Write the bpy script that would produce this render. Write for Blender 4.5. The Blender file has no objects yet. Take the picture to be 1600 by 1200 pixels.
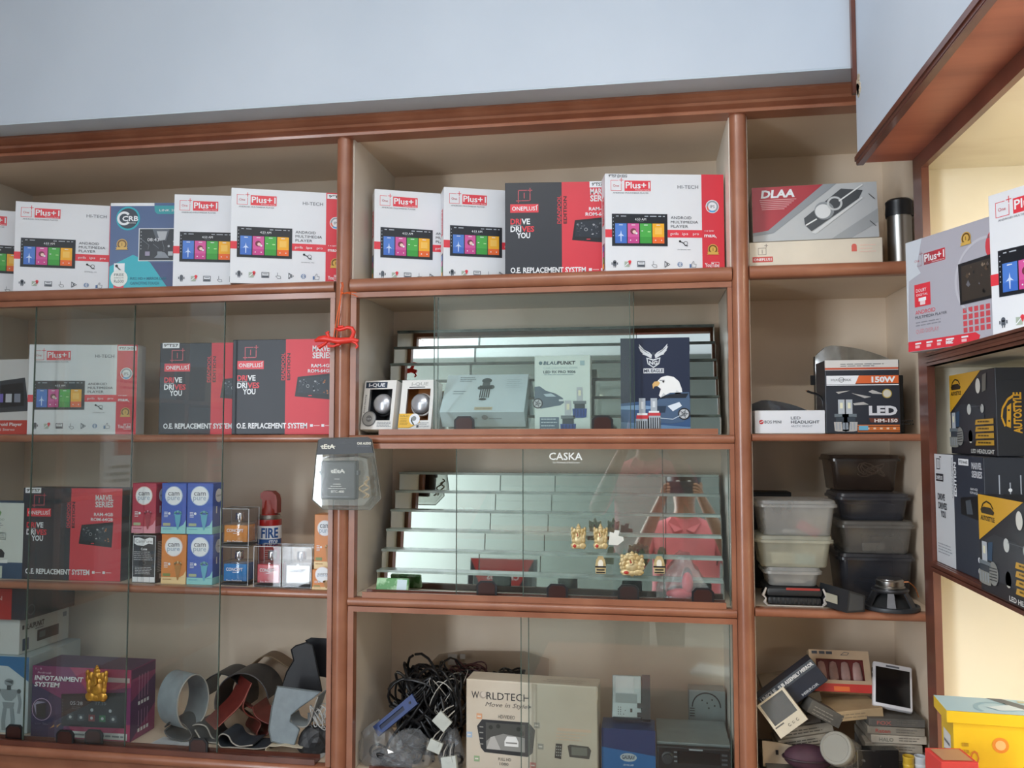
import bpy, bmesh, math, random
from mathutils import Vector, Matrix, Euler
SC = bpy.context.scene
COL = SC.collection
R = math.radians
rnd = random.Random(7)

# ---------------------------------------------------------------- camera (origin = lens, floor 1.55 m below)
FPX, YAW, PITCH, ROLL = 1305.7, 0.160284, 0.056869, -0.001209
def cam_axes():
    f = Vector((-math.sin(YAW)*math.cos(PITCH), math.cos(YAW)*math.cos(PITCH), math.sin(PITCH)))
    r = Vector((math.cos(YAW), math.sin(YAW), 0)); u = r.cross(f)
    c, s = math.cos(ROLL), math.sin(ROLL)
    return c*r + s*u, -s*r + c*u, f
CR, CU, CF = cam_axes()
cd = bpy.data.cameras.new('camera'); cd.sensor_width = 36; cd.lens = FPX/1600*36; cd.clip_start = 0.02
cam = bpy.data.objects.new('camera', cd); COL.objects.link(cam)
cam.matrix_world = Matrix(((CR.x, CU.x, -CF.x, 0), (CR.y, CU.y, -CF.y, 0), (CR.z, CU.z, -CF.z, 0), (0, 0, 0, 1)))
SC.camera = cam
def at(px, py, Y):
    """world point at depth Y that a measured picture point belongs to"""
    d = CF + (px-800)/FPX*CR - (py-600)/FPX*CU
    return d*(Y/d.y)
# ---------------------------------------------------------------- world, lights, exposure
w = bpy.data.worlds.new('World'); SC.world = w; w.use_nodes = True
w.node_tree.nodes['Background'].inputs[0].default_value = (0.80, 0.90, 1.0, 1)
w.node_tree.nodes['Background'].inputs[1].default_value = 0.5
def area(name, loc, rot, sx, sy, power, col, spread=180):
    l = bpy.data.lights.new(name, 'AREA'); l.shape = 'RECTANGLE'; l.size = sx; l.size_y = sy
    l.energy = power; l.color = col; l.spread = R(spread)
    o = bpy.data.objects.new(name, l); COL.objects.link(o); o.location = loc; o.rotation_euler = rot
    return o
# daylight coming in through the open shop front, in the side wall behind the photographer
area('shopfront_daylight', (-2.8, -2.35, 0.0), (0, R(-90), 0), 2.5, 1.7, 215, (0.84, 0.92, 1.0))
# the shop's two ceiling tube lamps (fixtures are built below)
TUBES = [(-0.35, 0.34, 14), (-0.9, -1.6, 8)]
for tx, ty, pw in TUBES:
    area('tube_lamp_light', (tx, ty, 1.37), (0, 0, 0), 1.15, 0.05, pw, (1.0, 0.98, 0.94))
SC.view_settings.view_transform = 'Standard'; SC.view_settings.look = 'None'
SC.view_settings.exposure = 0.38; SC.view_settings.gamma = 1; SC.view_settings.use_curve_mapping = False
SC.cycles.transparent_max_bounces = 24; SC.cycles.max_bounces = 8; SC.cycles.caustics_reflective = False

# ---------------------------------------------------------------- materials
def lin(c):
    if isinstance(c, str):
        c = c.lstrip('#'); c = [int(c[i:i+2], 16)/255 for i in (0, 2, 4)]
    return tuple(((x/12.92) if x <= 0.04045 else ((x+0.055)/1.055)**2.4) for x in c) + (1,)
MATS = {}
def mat(name, col, rough=0.5, metal=0.0, var=0.06, scale=12, stretch=(1, 1, 1), coat=0, bump=0, col2=None, spec=0.5, thr=(0.35, 0.7)):
    """principled material whose colour is broken up by a noise; col2 = second colour (stains, grain)"""
    if name in MATS: return MATS[name]
    m = bpy.data.materials.new(name); m.use_nodes = True; nt = m.node_tree; b = nt.nodes['Principled BSDF']
    b.inputs['Roughness'].default_value = rough; b.inputs['Metallic'].default_value = metal
    b.inputs['Specular IOR Level'].default_value = spec
    if coat: b.inputs['Coat Weight'].default_value = coat; b.inputs['Coat Roughness'].default_value = 0.12
    c1 = lin(col)
    if var or col2:
        tc = nt.nodes.new('ShaderNodeTexCoord'); mp = nt.nodes.new('ShaderNodeMapping'); mp.inputs['Scale'].default_value = stretch
        nz = nt.nodes.new('ShaderNodeTexNoise'); nz.inputs['Scale'].default_value = scale; nz.inputs['Detail'].default_value = 5
        cr = nt.nodes.new('ShaderNodeValToRGB')
        c2 = lin(col2) if col2 else tuple(x*(1-var*2.2) for x in c1[:3]) + (1,)
        cr.color_ramp.elements[0].position, cr.color_ramp.elements[1].position = thr
        cr.color_ramp.elements[0].color = c1; cr.color_ramp.elements[1].color = c2
        nt.links.new(tc.outputs['Object'], mp.inputs[0]); nt.links.new(mp.outputs[0], nz.inputs[0])
        nt.links.new(nz.outputs['Fac'], cr.inputs[0]); nt.links.new(cr.outputs[0], b.inputs['Base Color'])
        if bump:
            bp = nt.nodes.new('ShaderNodeBump'); bp.inputs['Strength'].default_value = bump; bp.inputs['Distance'].default_value = 0.002
            nt.links.new(nz.outputs['Fac'], bp.inputs['Height']); nt.links.new(bp.outputs[0], b.inputs['Normal'])
    else: b.inputs['Base Color'].default_value = c1
    MATS[name] = m; return m
def ink(col, rough=0.35):
    """printing ink"""
    return mat('ink_%s' % col.lstrip('#'), col, rough, var=0)
def glassy(name, tint, refl=1.0, haze=0.0, hcol='#d8dcd8', rough=0.0, ior=1.72):
    """thin clear sheet: straight-through transmission, fresnel reflection and a little dust"""
    if name in MATS: return MATS[name]
    m = bpy.data.materials.new(name); m.use_nodes = True; nt = m.node_tree; nt.nodes.clear()
    o = nt.nodes.new('ShaderNodeOutputMaterial'); t = nt.nodes.new('ShaderNodeBsdfTransparent'); t.inputs[0].default_value = tuple(tint)+(1,)
    g = nt.nodes.new('ShaderNodeBsdfGlossy'); g.inputs['Roughness'].default_value = rough; g.inputs[0].default_value = (refl, refl, refl, 1)
    f = nt.nodes.new('ShaderNodeFresnel'); f.inputs[0].default_value = ior
    ge = nt.nodes.new('ShaderNodeNewGeometry'); inv = nt.nodes.new('ShaderNodeMath'); inv.operation = 'SUBTRACT'; inv.inputs[0].default_value = 1.0; nt.links.new(ge.outputs['Backfacing'], inv.inputs[1])
    mu = nt.nodes.new('ShaderNodeMath'); mu.operation = 'MULTIPLY'; nt.links.new(f.outputs[0], mu.inputs[0]); nt.links.new(inv.outputs[0], mu.inputs[1])   # a sheet mirrors once, on the side it is seen from
    mx = nt.nodes.new('ShaderNodeMixShader'); nt.links.new(mu.outputs[0], mx.inputs[0]); nt.links.new(t.outputs[0], mx.inputs[1]); nt.links.new(g.outputs[0], mx.inputs[2])
    last = mx
    if haze:
        d = nt.nodes.new('ShaderNodeBsdfDiffuse'); d.inputs[0].default_value = lin(hcol)
        tc = nt.nodes.new('ShaderNodeTexCoord'); nz = nt.nodes.new('ShaderNodeTexNoise'); nz.inputs['Scale'].default_value = 6; nz.inputs['Detail'].default_value = 4
        mr = nt.nodes.new('ShaderNodeMapRange'); mr.inputs[1].default_value = 0.3; mr.inputs[2].default_value = 0.7; mr.inputs[3].default_value = haze*0.6; mr.inputs[4].default_value = haze*1.4
        nt.links.new(tc.outputs['Object'], nz.inputs[0]); nt.links.new(nz.outputs['Fac'], mr.inputs[0])
        m2 = nt.nodes.new('ShaderNodeMixShader'); nt.links.new(mr.outputs[0], m2.inputs[0]); nt.links.new(mx.outputs[0], m2.inputs[1]); nt.links.new(d.outputs[0], m2.inputs[2]); last = m2
    nt.links.new(last.outputs[0], o.inputs[0]); MATS[name] = m; return m
def emit(name, col, s):
    if name in MATS: return MATS[name]
    m = bpy.data.materials.new(name); m.use_nodes = True; b = m.node_tree.nodes['Principled BSDF']
    b.inputs['Base Color'].default_value = lin(col); b.inputs['Emission Color'].default_value = lin(col); b.inputs['Emission Strength'].default_value = s
    MATS[name] = m; return m
def worn_wood(name, c1, c2, chip, amount=0.74, scale=30):
    """varnished wood with fine grain and small chips that show pale wood"""
    if name in MATS: return MATS[name]
    m = mat(name, c1, 0.34, var=0.1, scale=9, stretch=(1, 1, 1), coat=0.25, col2=c2, bump=0.08)
    nt = m.node_tree; b = nt.nodes['Principled BSDF']; src = b.inputs['Base Color'].links[0].from_socket
    tc = nt.nodes.new('ShaderNodeTexCoord'); nz = nt.nodes.new('ShaderNodeTexNoise'); nz.inputs['Scale'].default_value = scale; nz.inputs['Detail'].default_value = 8; nz.inputs['Roughness'].default_value = 0.7
    st = nt.nodes.new('ShaderNodeMapRange'); st.inputs[1].default_value = amount; st.inputs[2].default_value = amount+0.02
    mx = nt.nodes.new('ShaderNodeMixRGB'); mx.inputs[2].default_value = lin(chip)
    nt.links.new(tc.outputs['Object'], nz.inputs[0]); nt.links.new(nz.outputs['Fac'], st.inputs[0]); nt.links.new(st.outputs[0], mx.inputs[0])
    nt.links.new(src, mx.inputs[1]); nt.links.new(mx.outputs[0], b.inputs['Base Color'])
    return m
WOOD = worn_wood('varnished_wood', '#a26b50', '#8a543c', '#c9a486')
WOODD = worn_wood('dark_varnished_wood', '#6e3f30', '#552d22', '#a07a62', 0.72)
SOFFITW = mat('orange_painted_ply', '#b87058', 0.45, col2='#955340', scale=3, stretch=(0.6, 5, 1), thr=(0.4, 0.75))
CREAM = mat('cream_laminate', '#e8d6c0', 0.45, col2='#d4bca3', scale=2.2, thr=(0.4, 0.85))
CREAML = mat('cream_side_laminate', '#e9e1d4', 0.4, col2='#d8cdbc', scale=2.5, thr=(0.4, 0.85))
CREAMY = mat('cream_cabinet_lining', '#e0d8c4', 0.5, col2='#c4b69c', scale=3, thr=(0.5, 0.9), stretch=(1, 3, 1))
PLASTER = mat('pale_blue_wall_paint', '#c6ced8', 0.75, col2='#b6c0cc', scale=1.4, thr=(0.4, 0.8), bump=0.05)
PLASTER2 = mat('bounce_lit_underside', '#c6d2dc', 0.8, var=0.05, scale=4)  # lightened to stand in for light bounced up onto the beam's underside
CEILM = mat('white_ceiling_paint', '#d8dadb', 0.8, var=0.03, scale=3)
FLOORM = mat('beige_floor_tile', '#b5aa9a', 0.35, var=0.08, scale=5)
GLASS = glassy('window_glass', (0.975, 0.988, 0.982), haze=0.012, hcol='#c4cfcc')
GEDGE = mat('glass_edge', '#54645c', 0.15, var=0.1, scale=40)
TREAD = mat('lit_look_tread', '#b4c4bc', 0.2, var=0.15, scale=20)  # treads seen from above: their lit look is put into the colour
TREADD = mat('edge_on_look_tread', '#5c665e', 0.2, var=0.3, scale=30)  # same glass seen edge-on, that dark look put into the colour
CLEAR = glassy('clear_plastic', (0.93, 0.93, 0.93), haze=0.05, rough=0.08)
MIRROR = mat('mirror', '#dfe6e2', 0.02, metal=1.0, var=0.02, scale=6)
BLACKP = mat('black_plastic', '#17181b', 0.4, var=0.1, scale=30)
DARKP = mat('dark_grey_plastic', '#33363a', 0.45, var=0.1, scale=30)
CHROME = mat('chrome', '#d8d8da', 0.12, metal=1.0, var=0.02)
STEEL = mat('brushed_steel', '#b4b2ae', 0.3, metal=1.0, var=0.1, scale=20, stretch=(1, 1, 0.1))
WHITEC = mat('white_card', '#e6e9ee', 0.4, var=0.015, scale=8)
BLACKC = mat('black_card', '#2b2f38', 0.4, var=0.04, scale=8)
REDC = mat('red_card', '#dc3a48', 0.4, var=0.03, scale=8)
KRAFT = mat('kraft_card', '#b39a76', 0.7, var=0.08, scale=20)

# ---------------------------------------------------------------- mesh helpers
class MB:
    """collects faces with material slots into one mesh"""
    def __init__(s): s.v = []; s.f = []; s.m = []; s.mats = []
    def slot(s, m):
        if m not in s.mats: s.mats.append(m)
        return s.mats.index(m)
    def add(s, verts, faces, m, T=None):
        k = len(s.v); i = s.slot(m)
        s.v += [tuple(T @ Vector(p)) if T else tuple(p) for p in verts]
        for f in faces: s.f.append(tuple(k+j for j in f)); s.m.append(i)
        return s
    def box(s, x0, y0, z0, x1, y1, z1, m, T=None, bev=0.0):
        if bev > 0:
            bm = bmesh.new(); bmesh.ops.create_cube(bm, size=1)
            for v in bm.verts: v.co = Vector(((x0+x1)/2+v.co.x*(x1-x0), (y0+y1)/2+v.co.y*(y1-y0), (z0+z1)/2+v.co.z*(z1-z0)))
            bmesh.ops.bevel(bm, geom=bm.edges[:], offset=bev, segments=2, profile=0.5, affect='EDGES')
            bm.verts.index_update(); s.add([v.co for v in bm.verts], [[v.index for v in f.verts] for f in bm.faces], m, T); bm.free(); return s
        P = [(x0, y0, z0), (x1, y0, z0), (x1, y1, z0), (x0, y1, z0), (x0, y0, z1), (x1, y0, z1), (x1, y1, z1), (x0, y1, z1)]
        return s.add(P, [(0, 3, 2, 1), (4, 5, 6, 7), (0, 1, 5, 4), (1, 2, 6, 5), (2, 3, 7, 6), (3, 0, 4, 7)], m, T)
    def prism(s, pts, y0, y1, m, T=None):
        """outline in x,z (counter-clockwise seen from -y) pushed from y0 to y1"""
        n = len(pts); V = [(x, y0, z) for x, z in pts] + [(x, y1, z) for x, z in pts]
        F = [tuple(range(n)), tuple(range(2*n-1, n-1, -1))] + [((i+1) % n, i, n+i, n+(i+1) % n) for i in range(n)]
        return s.add(V, F, m, T)
    def lathe(s, prof, m, n=24, T=None, a0=0, a1=2*math.pi):
        """profile of (radius, z) turned about z"""
        full = abs(a1-a0-2*math.pi) < 1e-6; k = n if full else n+1; V = []; F = []
        for i in range(k):
            a = a0+(a1-a0)*i/n
            for r, z in prof: V.append((r*math.cos(a), r*math.sin(a), z))
        L = len(prof)
        for i in range(n):
            j = (i+1) % k
            for q in range(L-1): F.append((i*L+q, j*L+q, j*L+q+1, i*L+q+1))
        return s.add(V, F, m, T)
    def tube(s, pts, r, m, n=8, closed=False, T=None, flat=1.0):
        pts = [Vector(p) for p in pts]; k = len(pts); V = []; F = []; up = None
        for i, p in enumerate(pts):
            a = pts[(i-1) % k] if (closed or i) else p; b = pts[(i+1) % k] if (closed or i < k-1) else p
            t = (b-a).normalized()
            if up is None: up = Vector((0, 0, 1)) if abs(t.z) < 0.9 else Vector((1, 0, 0))
            x = up.cross(t)
            if x.length < 1e-4: x = Vector((1, 0, 0)).cross(t)
            x.normalize(); up = t.cross(x)
            rr = r[i] if isinstance(r, (list, tuple)) else r
            for j in range(n):
                q = 2*math.pi*j/n; V.append(p + x*math.cos(q)*rr + up*math.sin(q)*rr*flat)
        for i in range(k if closed else k-1):
            b = (i+1) % k
            for j in range(n): F.append((i*n+j, i*n+(j+1) % n, b*n+(j+1) % n, b*n+j))
        if not closed: F += [tuple(range(n-1, -1, -1)), tuple((k-1)*n+j for j in range(n))]
        return s.add(V, F, m, T)
    def sheet(s, pts, wid, th, m, T=None):
        """band: a path in x,z given thickness th, running from y=0 to y=wid"""
        P = [Vector((a, b)) for a, b in pts]; L = []; Q = []
        for i, p in enumerate(P):
            t = (P[min(i+1, len(P)-1)]-P[max(i-1, 0)]).normalized(); nrm = Vector((-t.y, t.x))*th/2
            L.append(p+nrm); Q.append(p-nrm)
        O = L+Q[::-1]; n = len(L); V = [(p.x, 0, p.y) for p in O]+[(p.x, wid, p.y) for p in O]; k = 2*n; F = []
        for i in range(n-1):
            F.append((i, i+1, k-2-i, k-1-i)); F.append((k+i+1, k+i, k+k-1-i, k+k-2-i))
        F += [((i+1) % k, i, k+i, k+(i+1) % k) for i in range(k)]
        return s.add(V, F, m, T)
    def build(s, name, parent=None, smooth=None, loc=None, rot=None):
        me = bpy.data.meshes.new(name); me.from_pydata(s.v, [], s.f)
        for m in s.mats: me.materials.append(m)
        me.polygons.foreach_set('material_index', s.m); me.update()
        if smooth:
            me.polygons.foreach_set('use_smooth', [True]*len(me.polygons)); me.set_sharp_from_angle(angle=R(smooth))
        o = bpy.data.objects.new(name, me); COL.objects.link(o); o.parent = parent
        if loc is not None: o.location = loc
        if rot is not None: o.rotation_euler = rot
        return o
def fix_normals(o):
    bm = bmesh.new(); bm.from_mesh(o.data); bmesh.ops.recalc_face_normals(bm, faces=bm.faces[:]); bm.to_mesh(o.data); bm.free(); return o
def tag(o, label, cat, group=None, kind=None):
    if label: o['label'] = label
    if cat: o['category'] = cat
    if group: o['group'] = group
    if kind: o['kind'] = kind
    return o
def thing(name, label, cat, loc=(0, 0, 0), rot=(0, 0, 0), group=None):
    o = bpy.data.objects.new(name, None); COL.objects.link(o); o.empty_display_size = 0.05
    o.location = loc; o.rotation_euler = rot
    return tag(o, label, cat, group)
def copy_tree(root, label=None, loc=None, rot=None, scale=None):
    kids = {}
    for o in COL.objects:
        if o.parent: kids.setdefault(o.parent, []).append(o)
    def cp(o, par):
        c = o.copy(); COL.objects.link(c); c.parent = par
        for k in kids.get(o, []): cp(k, c)
        return c
    c = cp(root, None)
    if label: c['label'] = label
    if loc is not None: c.location = loc
    if rot is not None: c.rotation_euler = rot
    if scale is not None: c.scale = scale
    return c
def struct(o): o['kind'] = 'structure'; return o

# ---------------------------------------------------------------- flat print
TXT = {}
def glyphs(s, bold):
    key = (s, bold)
    if key not in TXT:
        cu = bpy.data.curves.new('t', 'FONT'); cu.body = s; cu.size = 1; cu.resolution_u = 2; cu.offset = bold; cu.fill_mode = 'FRONT'
        ob = bpy.data.objects.new('t', cu); me = bpy.data.meshes.new_from_object(ob)
        TXT[key] = ([tuple(v.co) for v in me.vertices], [tuple(p.vertices) for p in me.polygons])
        bpy.data.objects.remove(ob); bpy.data.meshes.remove(me); bpy.data.curves.remove(cu)
    return TXT[key]
CAP = max(v[1] for v in glyphs('H', 0)[0])
class Art:
    """print laid on one face; units run right and down from the face's upper left corner"""
    def __init__(s, wu, hu, W, H): s.ku = W/wu; s.kv = H/hu; s.parts = {}; s.wu = wu; s.hu = hu
    def _p(s, part): return s.parts.setdefault(part, [])
    def poly(s, part, pts, m, l=1): s._p(part).append(([(a, b) for a, b in pts], [tuple(range(len(pts)))], m, l)); return s
    def rect(s, part, a, b, c, d, m, l=1): return s.poly(part, [(a, b), (c, b), (c, d), (a, d)], m, l)
    def disc(s, part, a, b, r, m, l=1, n=24, ry=None):
        ry = ry or r*s.ku/s.kv
        return s.poly(part, [(a+r*math.cos(2*math.pi*i/n), b+ry*math.sin(2*math.pi*i/n)) for i in range(n)], m, l)
    def ring(s, part, a, b, r0, r1, m, l=1, n=24, t0=0, t1=360):
        k = s.ku/s.kv; P = []; F = []
        for i in range(n+1):
            t = R(t0+(t1-t0)*i/n); P += [(a+r0*math.cos(t), b+r0*k*math.sin(t)), (a+r1*math.cos(t), b+r1*k*math.sin(t))]
            if i: F.append((2*i-2, 2*i-1, 2*i+1, 2*i))
        s._p(part).append((P, F, m, l)); return s
    def frame(s, part, a, b, c, d, t, m, l=1):
        for q in ((a, b, c, b+t), (a, d-t, c, d), (a, b+t, a+t, d-t), (c-t, b+t, c, d-t)): s.rect(part, *q, m, l)
        return s
    def line(s, part, pts, t, m, l=1):
        for (a, b), (c, d) in zip(pts, pts[1:]):
            L = math.hypot(c-a, d-b) or 1; nx, ny = -(d-b)/L*t/2, (c-a)/L*t/2
            s.poly(part, [(a+nx, b+ny), (c+nx, d+ny), (c-nx, d-ny), (a-nx, b-ny)], m, l)
        return s
    def text(s, part, t, a, b, h, m, w=None, al='L', bold=0.0, rot=0, l=2, shear=0.0):
        """b = baseline, h = capital height, w = total width (stretched to fit)"""
        V, F = glyphs(t, bold)
        if not V: return s
        x0 = min(v[0] for v in V); x1 = max(v[0] for v in V); ky = h/CAP; kx = (w/(x1-x0)) if w else ky*s.kv/s.ku
        wd = (x1-x0)*kx; off = {'L': 0, 'C': -wd/2, 'R': -wd}[al]; c, sn = math.cos(R(rot)), math.sin(R(rot)); P = []
        for x, y, z in V:
            X = off+(x-x0)*kx+shear*y*kx; Yv = -y*ky
            P.append((a+X*c+Yv*sn, b-X*sn+Yv*c))
        s._p(part).append((P, [f[::-1] for f in F], m, l)); return s
    def greek(s, part, a, b, c, rows, h, gap, m, l=2, jit=0.25, words=5):
        """lines of small print too fine to read: rows of short strokes"""
        g = random.Random(int(a*7+b*13+c))
        for i in range(rows):
            x = a; y = b+i*gap; end = c-(c-a)*jit*g.random()
            while x < end:
                wd = (c-a)/words*(0.4+0.7*g.random()); s.rect(part, x, y, min(x+wd, end), y+h, m, l); x += wd+(c-a)*0.025
        return s
    def build(s, parent, O, U, V, N, step=0.0004):
        O, U, V, N = map(Vector, (O, U, V, N)); out = []
        for name, items in s.parts.items():
            # prints that stand well apart on the face become parts of their own
            bb = [(min(p[0] for p in i[0])*s.ku, min(p[1] for p in i[0])*s.kv, max(p[0] for p in i[0])*s.ku, max(p[1] for p in i[0])*s.kv) for i in items]
            grp = list(range(len(items)))
            def root(i):
                while grp[i] != i: i = grp[i]
                return i
            for i in range(len(items)):
                for j in range(i):
                    p, q = bb[i], bb[j]; gx = max(0, p[0]-q[2], q[0]-p[2]); gy = max(0, p[1]-q[3], q[1]-p[3])
                    if math.hypot(gx, gy) <= 0.017: grp[root(i)] = root(j)
            for k in sorted(set(root(i) for i in range(len(items)))):
                mb = MB()
                for i, (pts, faces, m, l) in enumerate(items):
                    if root(i) == k: mb.add([O+U*(a*s.ku)+V*(b*s.kv)+N*(step*l) for a, b in pts], [f[::-1] for f in faces], m)
                out.append(mb.build(name, parent))
        return out
def faces_of(W, H, D):
    """(origin, right, down, out) of each face of a carton whose base centre is the origin"""
    return {'front': ((-W/2, -D/2, H), (1, 0, 0), (0, 0, -1), (0, -1, 0)), 'back': ((W/2, D/2, H), (-1, 0, 0), (0, 0, -1), (0, 1, 0)),
            'left': ((-W/2, D/2, H), (0, -1, 0), (0, 0, -1), (-1, 0, 0)), 'right': ((W/2, -D/2, H), (0, 1, 0), (0, 0, -1), (1, 0, 0)),
            'top': ((-W/2, D/2, H), (1, 0, 0), (0, -1, 0), (0, 0, 1))}
def carton(name, label, W, H, D, m, corner=None, yaw=0.0, rot=None, loc=None, cat='box', group=None, arts=None, bev=0.0012, body='carton', flap=True):
    """a card box; corner = base point of its front left edge, or loc = base centre"""
    if loc is None:
        c, s = math.cos(yaw), math.sin(yaw); loc = (corner[0]+c*W/2-s*D/2, corner[1]+s*W/2+c*D/2, corner[2])
    t = thing(name, label, cat, loc, rot or (0, 0, yaw), group)
    MB().box(-W/2, -D/2, 0, W/2, D/2, H, m, bev=bev).build(body, t)
    if flap:   # tuck flap with its thumb notch on the right end
        MB().box(W/2-0.0004, -D/2+0.002, H*0.86, W/2+0.0006, D/2-0.002, H-0.002, m).build('tuck_flap', t)
    F = faces_of(W, H, D)
    for k, a in (arts or {}).items(): a.build(t, *F[k])
    return t

def pbox(name, label, xl, yt, xr, yb, Y, z, D, m, yaw=0.0, arts=None, side=None, **k):
    """carton from its measured outline: left, top, right, bottom picture lines at depth Y, standing at height z"""
    bl, tr = at(xl, yb, Y), at(xr, yt, Y); Wd = (tr.x-bl.x)/max(0.5, math.cos(yaw)); H = tr.z-z
    A = {}
    for key, fn in (arts or {}).items():
        a = Art(xr-xl, yb-yt, Wd, H) if key in ('front', 'back') else Art(100, 100, D if key in ('left', 'right') else Wd, H if key in ('left', 'right') else D)
        fn(a); A[key] = a
    return carton(name, label, Wd, H, D, m, (bl.x, Y, z), yaw, arts=A, **k)
def px_of(X, Y, py=600):
    lo, hi = -400.0, 2000.0
    for _ in range(40):
        m = (lo+hi)/2
        if at(m, py, Y).x < X: lo = m
        else: hi = m
    return lo
def ell(mb, c, r, m, n=10, k=7, T=None):
    """ellipsoid blob"""
    V = [(c[0], c[1], c[2]-r[2])]; F = []
    for i in range(1, k):
        p = -math.pi/2+math.pi*i/k
        for j in range(n): q = 2*math.pi*j/n; V.append((c[0]+r[0]*math.cos(p)*math.cos(q), c[1]+r[1]*math.cos(p)*math.sin(q), c[2]+r[2]*math.sin(p)))
    V.append((c[0], c[1], c[2]+r[2])); e = len(V)-1
    for j in range(n):
        F.append((0, 1+(j+1) % n, 1+j)); F.append((e, e-n+j, e-n+(j+1) % n))
        for i in range(k-2): a = 1+i*n; F.append((a+j, a+(j+1) % n, a+n+(j+1) % n, a+n+j))
    return mb.add(V, F, m, T)
def loops(c, r, n, turns, seed, wob=0.4, flat=0.6):
    """a tangle of cable: wandering coil of points"""
    g = random.Random(seed); P = []; ph = [g.random()*6.28 for _ in range(6)]
    for i in range(n):
        t = i/n*turns*2*math.pi; k = 1+wob*math.sin(t*0.37+ph[0])
        P.append((c[0]+r[0]*k*math.cos(t+ph[1]), c[1]+r[1]*k*math.sin(t*0.9+ph[2]), c[2]+r[2]*math.sin(t*1.3+ph[3])*k))
    return P
# ================================================================ the room
FL = -1.55; CE = 1.45
F, B = 1.90, 2.23                       # front plane and back of the built-in shelving
def slab(name, x0, y0, z0, x1, y1, z1, m): return struct(MB().box(x0, y0, z0, x1, y1, z1, m).build(name))
slab('floor', -2.9, -3.3, FL-0.1, 1.4, 2.4, FL, FLOORM)
slab('ceiling', -2.9, -3.3, CE, 1.4, 2.4, CE+0.1, CEILM)
slab('wall_back', -2.9, B+0.03, FL, 1.4, 2.4, CE, PLASTER)
slab('wall_left', -2.95, -1.5, FL, -2.75, B+0.03, CE, PLASTER)
slab('wall_left_head', -2.95, -3.2, 1.25, -2.75, -1.5, CE, PLASTER)
slab('wall_front', -2.95, -3.4, FL, 1.35, -3.2, CE, mat('grey_green_paint', '#62665f', 0.7, var=0.05, scale=3))
slab('wall_right', 1.15, -3.3, FL, 1.35, B+0.03, CE, PLASTER)
# the beam above the shelving: pale face, underside with bounced light in its colour
mb = MB(); mb.box(-2.75, 1.80, 0.762, 0.62, B+0.03, CE, PLASTER); mb.box(-2.75, 1.8005, 0.7585, 0.62, B+0.03, 0.762, PLASTER2)
struct(mb.build('wall_beam'))
# bulkhead over the side cabinet with its painted plywood soffit
BX, BY, BZ = 0.437, 1.80, 0.562
slab('wall_bulkhead', BX, -1.2, BZ+0.012, 1.15, BY, CE, PLASTER)
struct(MB().box(BX+0.012, -1.2, BZ-0.006, 0.56, BY, BZ+0.012, SOFFITW).build('trim_soffit'))
mb = MB()
for k, (d, z0, z1) in enumerate(((0.002, BZ-0.008, BZ+0.013), (0.005, BZ-0.002, BZ+0.008), (0.001, BZ-0.010, BZ-0.004))):
    mb.box(BX-d, -1.2, z0, BX+0.012, BY+0.004, z1, WOODD)
struct(mb.build('trim_soffit_edge'))
struct(MB().box(BX-0.009, 1.786, 0.70, BX-0.0005, 1.800, CE, WOODD).build('trim_corner'))
# broken plaster where the cornice dies into the bulkhead
mb = MB(); g = random.Random(3); PATCH = mat('bare_plaster', '#cdbda4', 0.9, var=0.15, scale=60, bump=0.6)
for k in range(9):
    y = 1.792-g.random()*0.030; z = 0.690+g.random()*0.04; r = 0.006+0.008*g.random()
    pts = [(math.cos(a)*r*(0.6+0.6*g.random()), math.sin(a)*r*(0.6+0.6*g.random())) for a in [i*math.pi/3 for i in range(6)]]
    mb.add([(BX-0.002, y+p, z+q) for p, q in pts]+[(BX+0.001, y+p, z+q) for p, q in pts], [(5, 4, 3, 2, 1, 0)]+[(i, (i+1) % 6, 6+(i+1) % 6, 6+i) for i in range(6)], PATCH)
struct(fix_normals(mb.build('trim_broken_plaster')))
# cornice: stepped moulding running along the head of the shelving
CP = [(1.925, 0.7585), (1.872, 0.7585), (1.868, 0.752), (1.876, 0.747), (1.886, 0.738), (1.872, 0.733), (1.876, 0.728), (1.890, 0.722), (1.886, 0.716), (1.874, 0.714), (1.876, 0.708), (1.925, 0.708)]
n = len(CP); V = [(-2.05, y, z) for y, z in CP]+[(0.52, y, z) for y, z in CP]
struct(fix_normals(MB().add(V, [tuple(range(n)), tuple(range(2*n-1, n-1, -1))]+[(i, (i+1) % n, n+(i+1) % n, n+i) for i in range(n)], WOOD).build('trim_cornice')))

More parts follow.
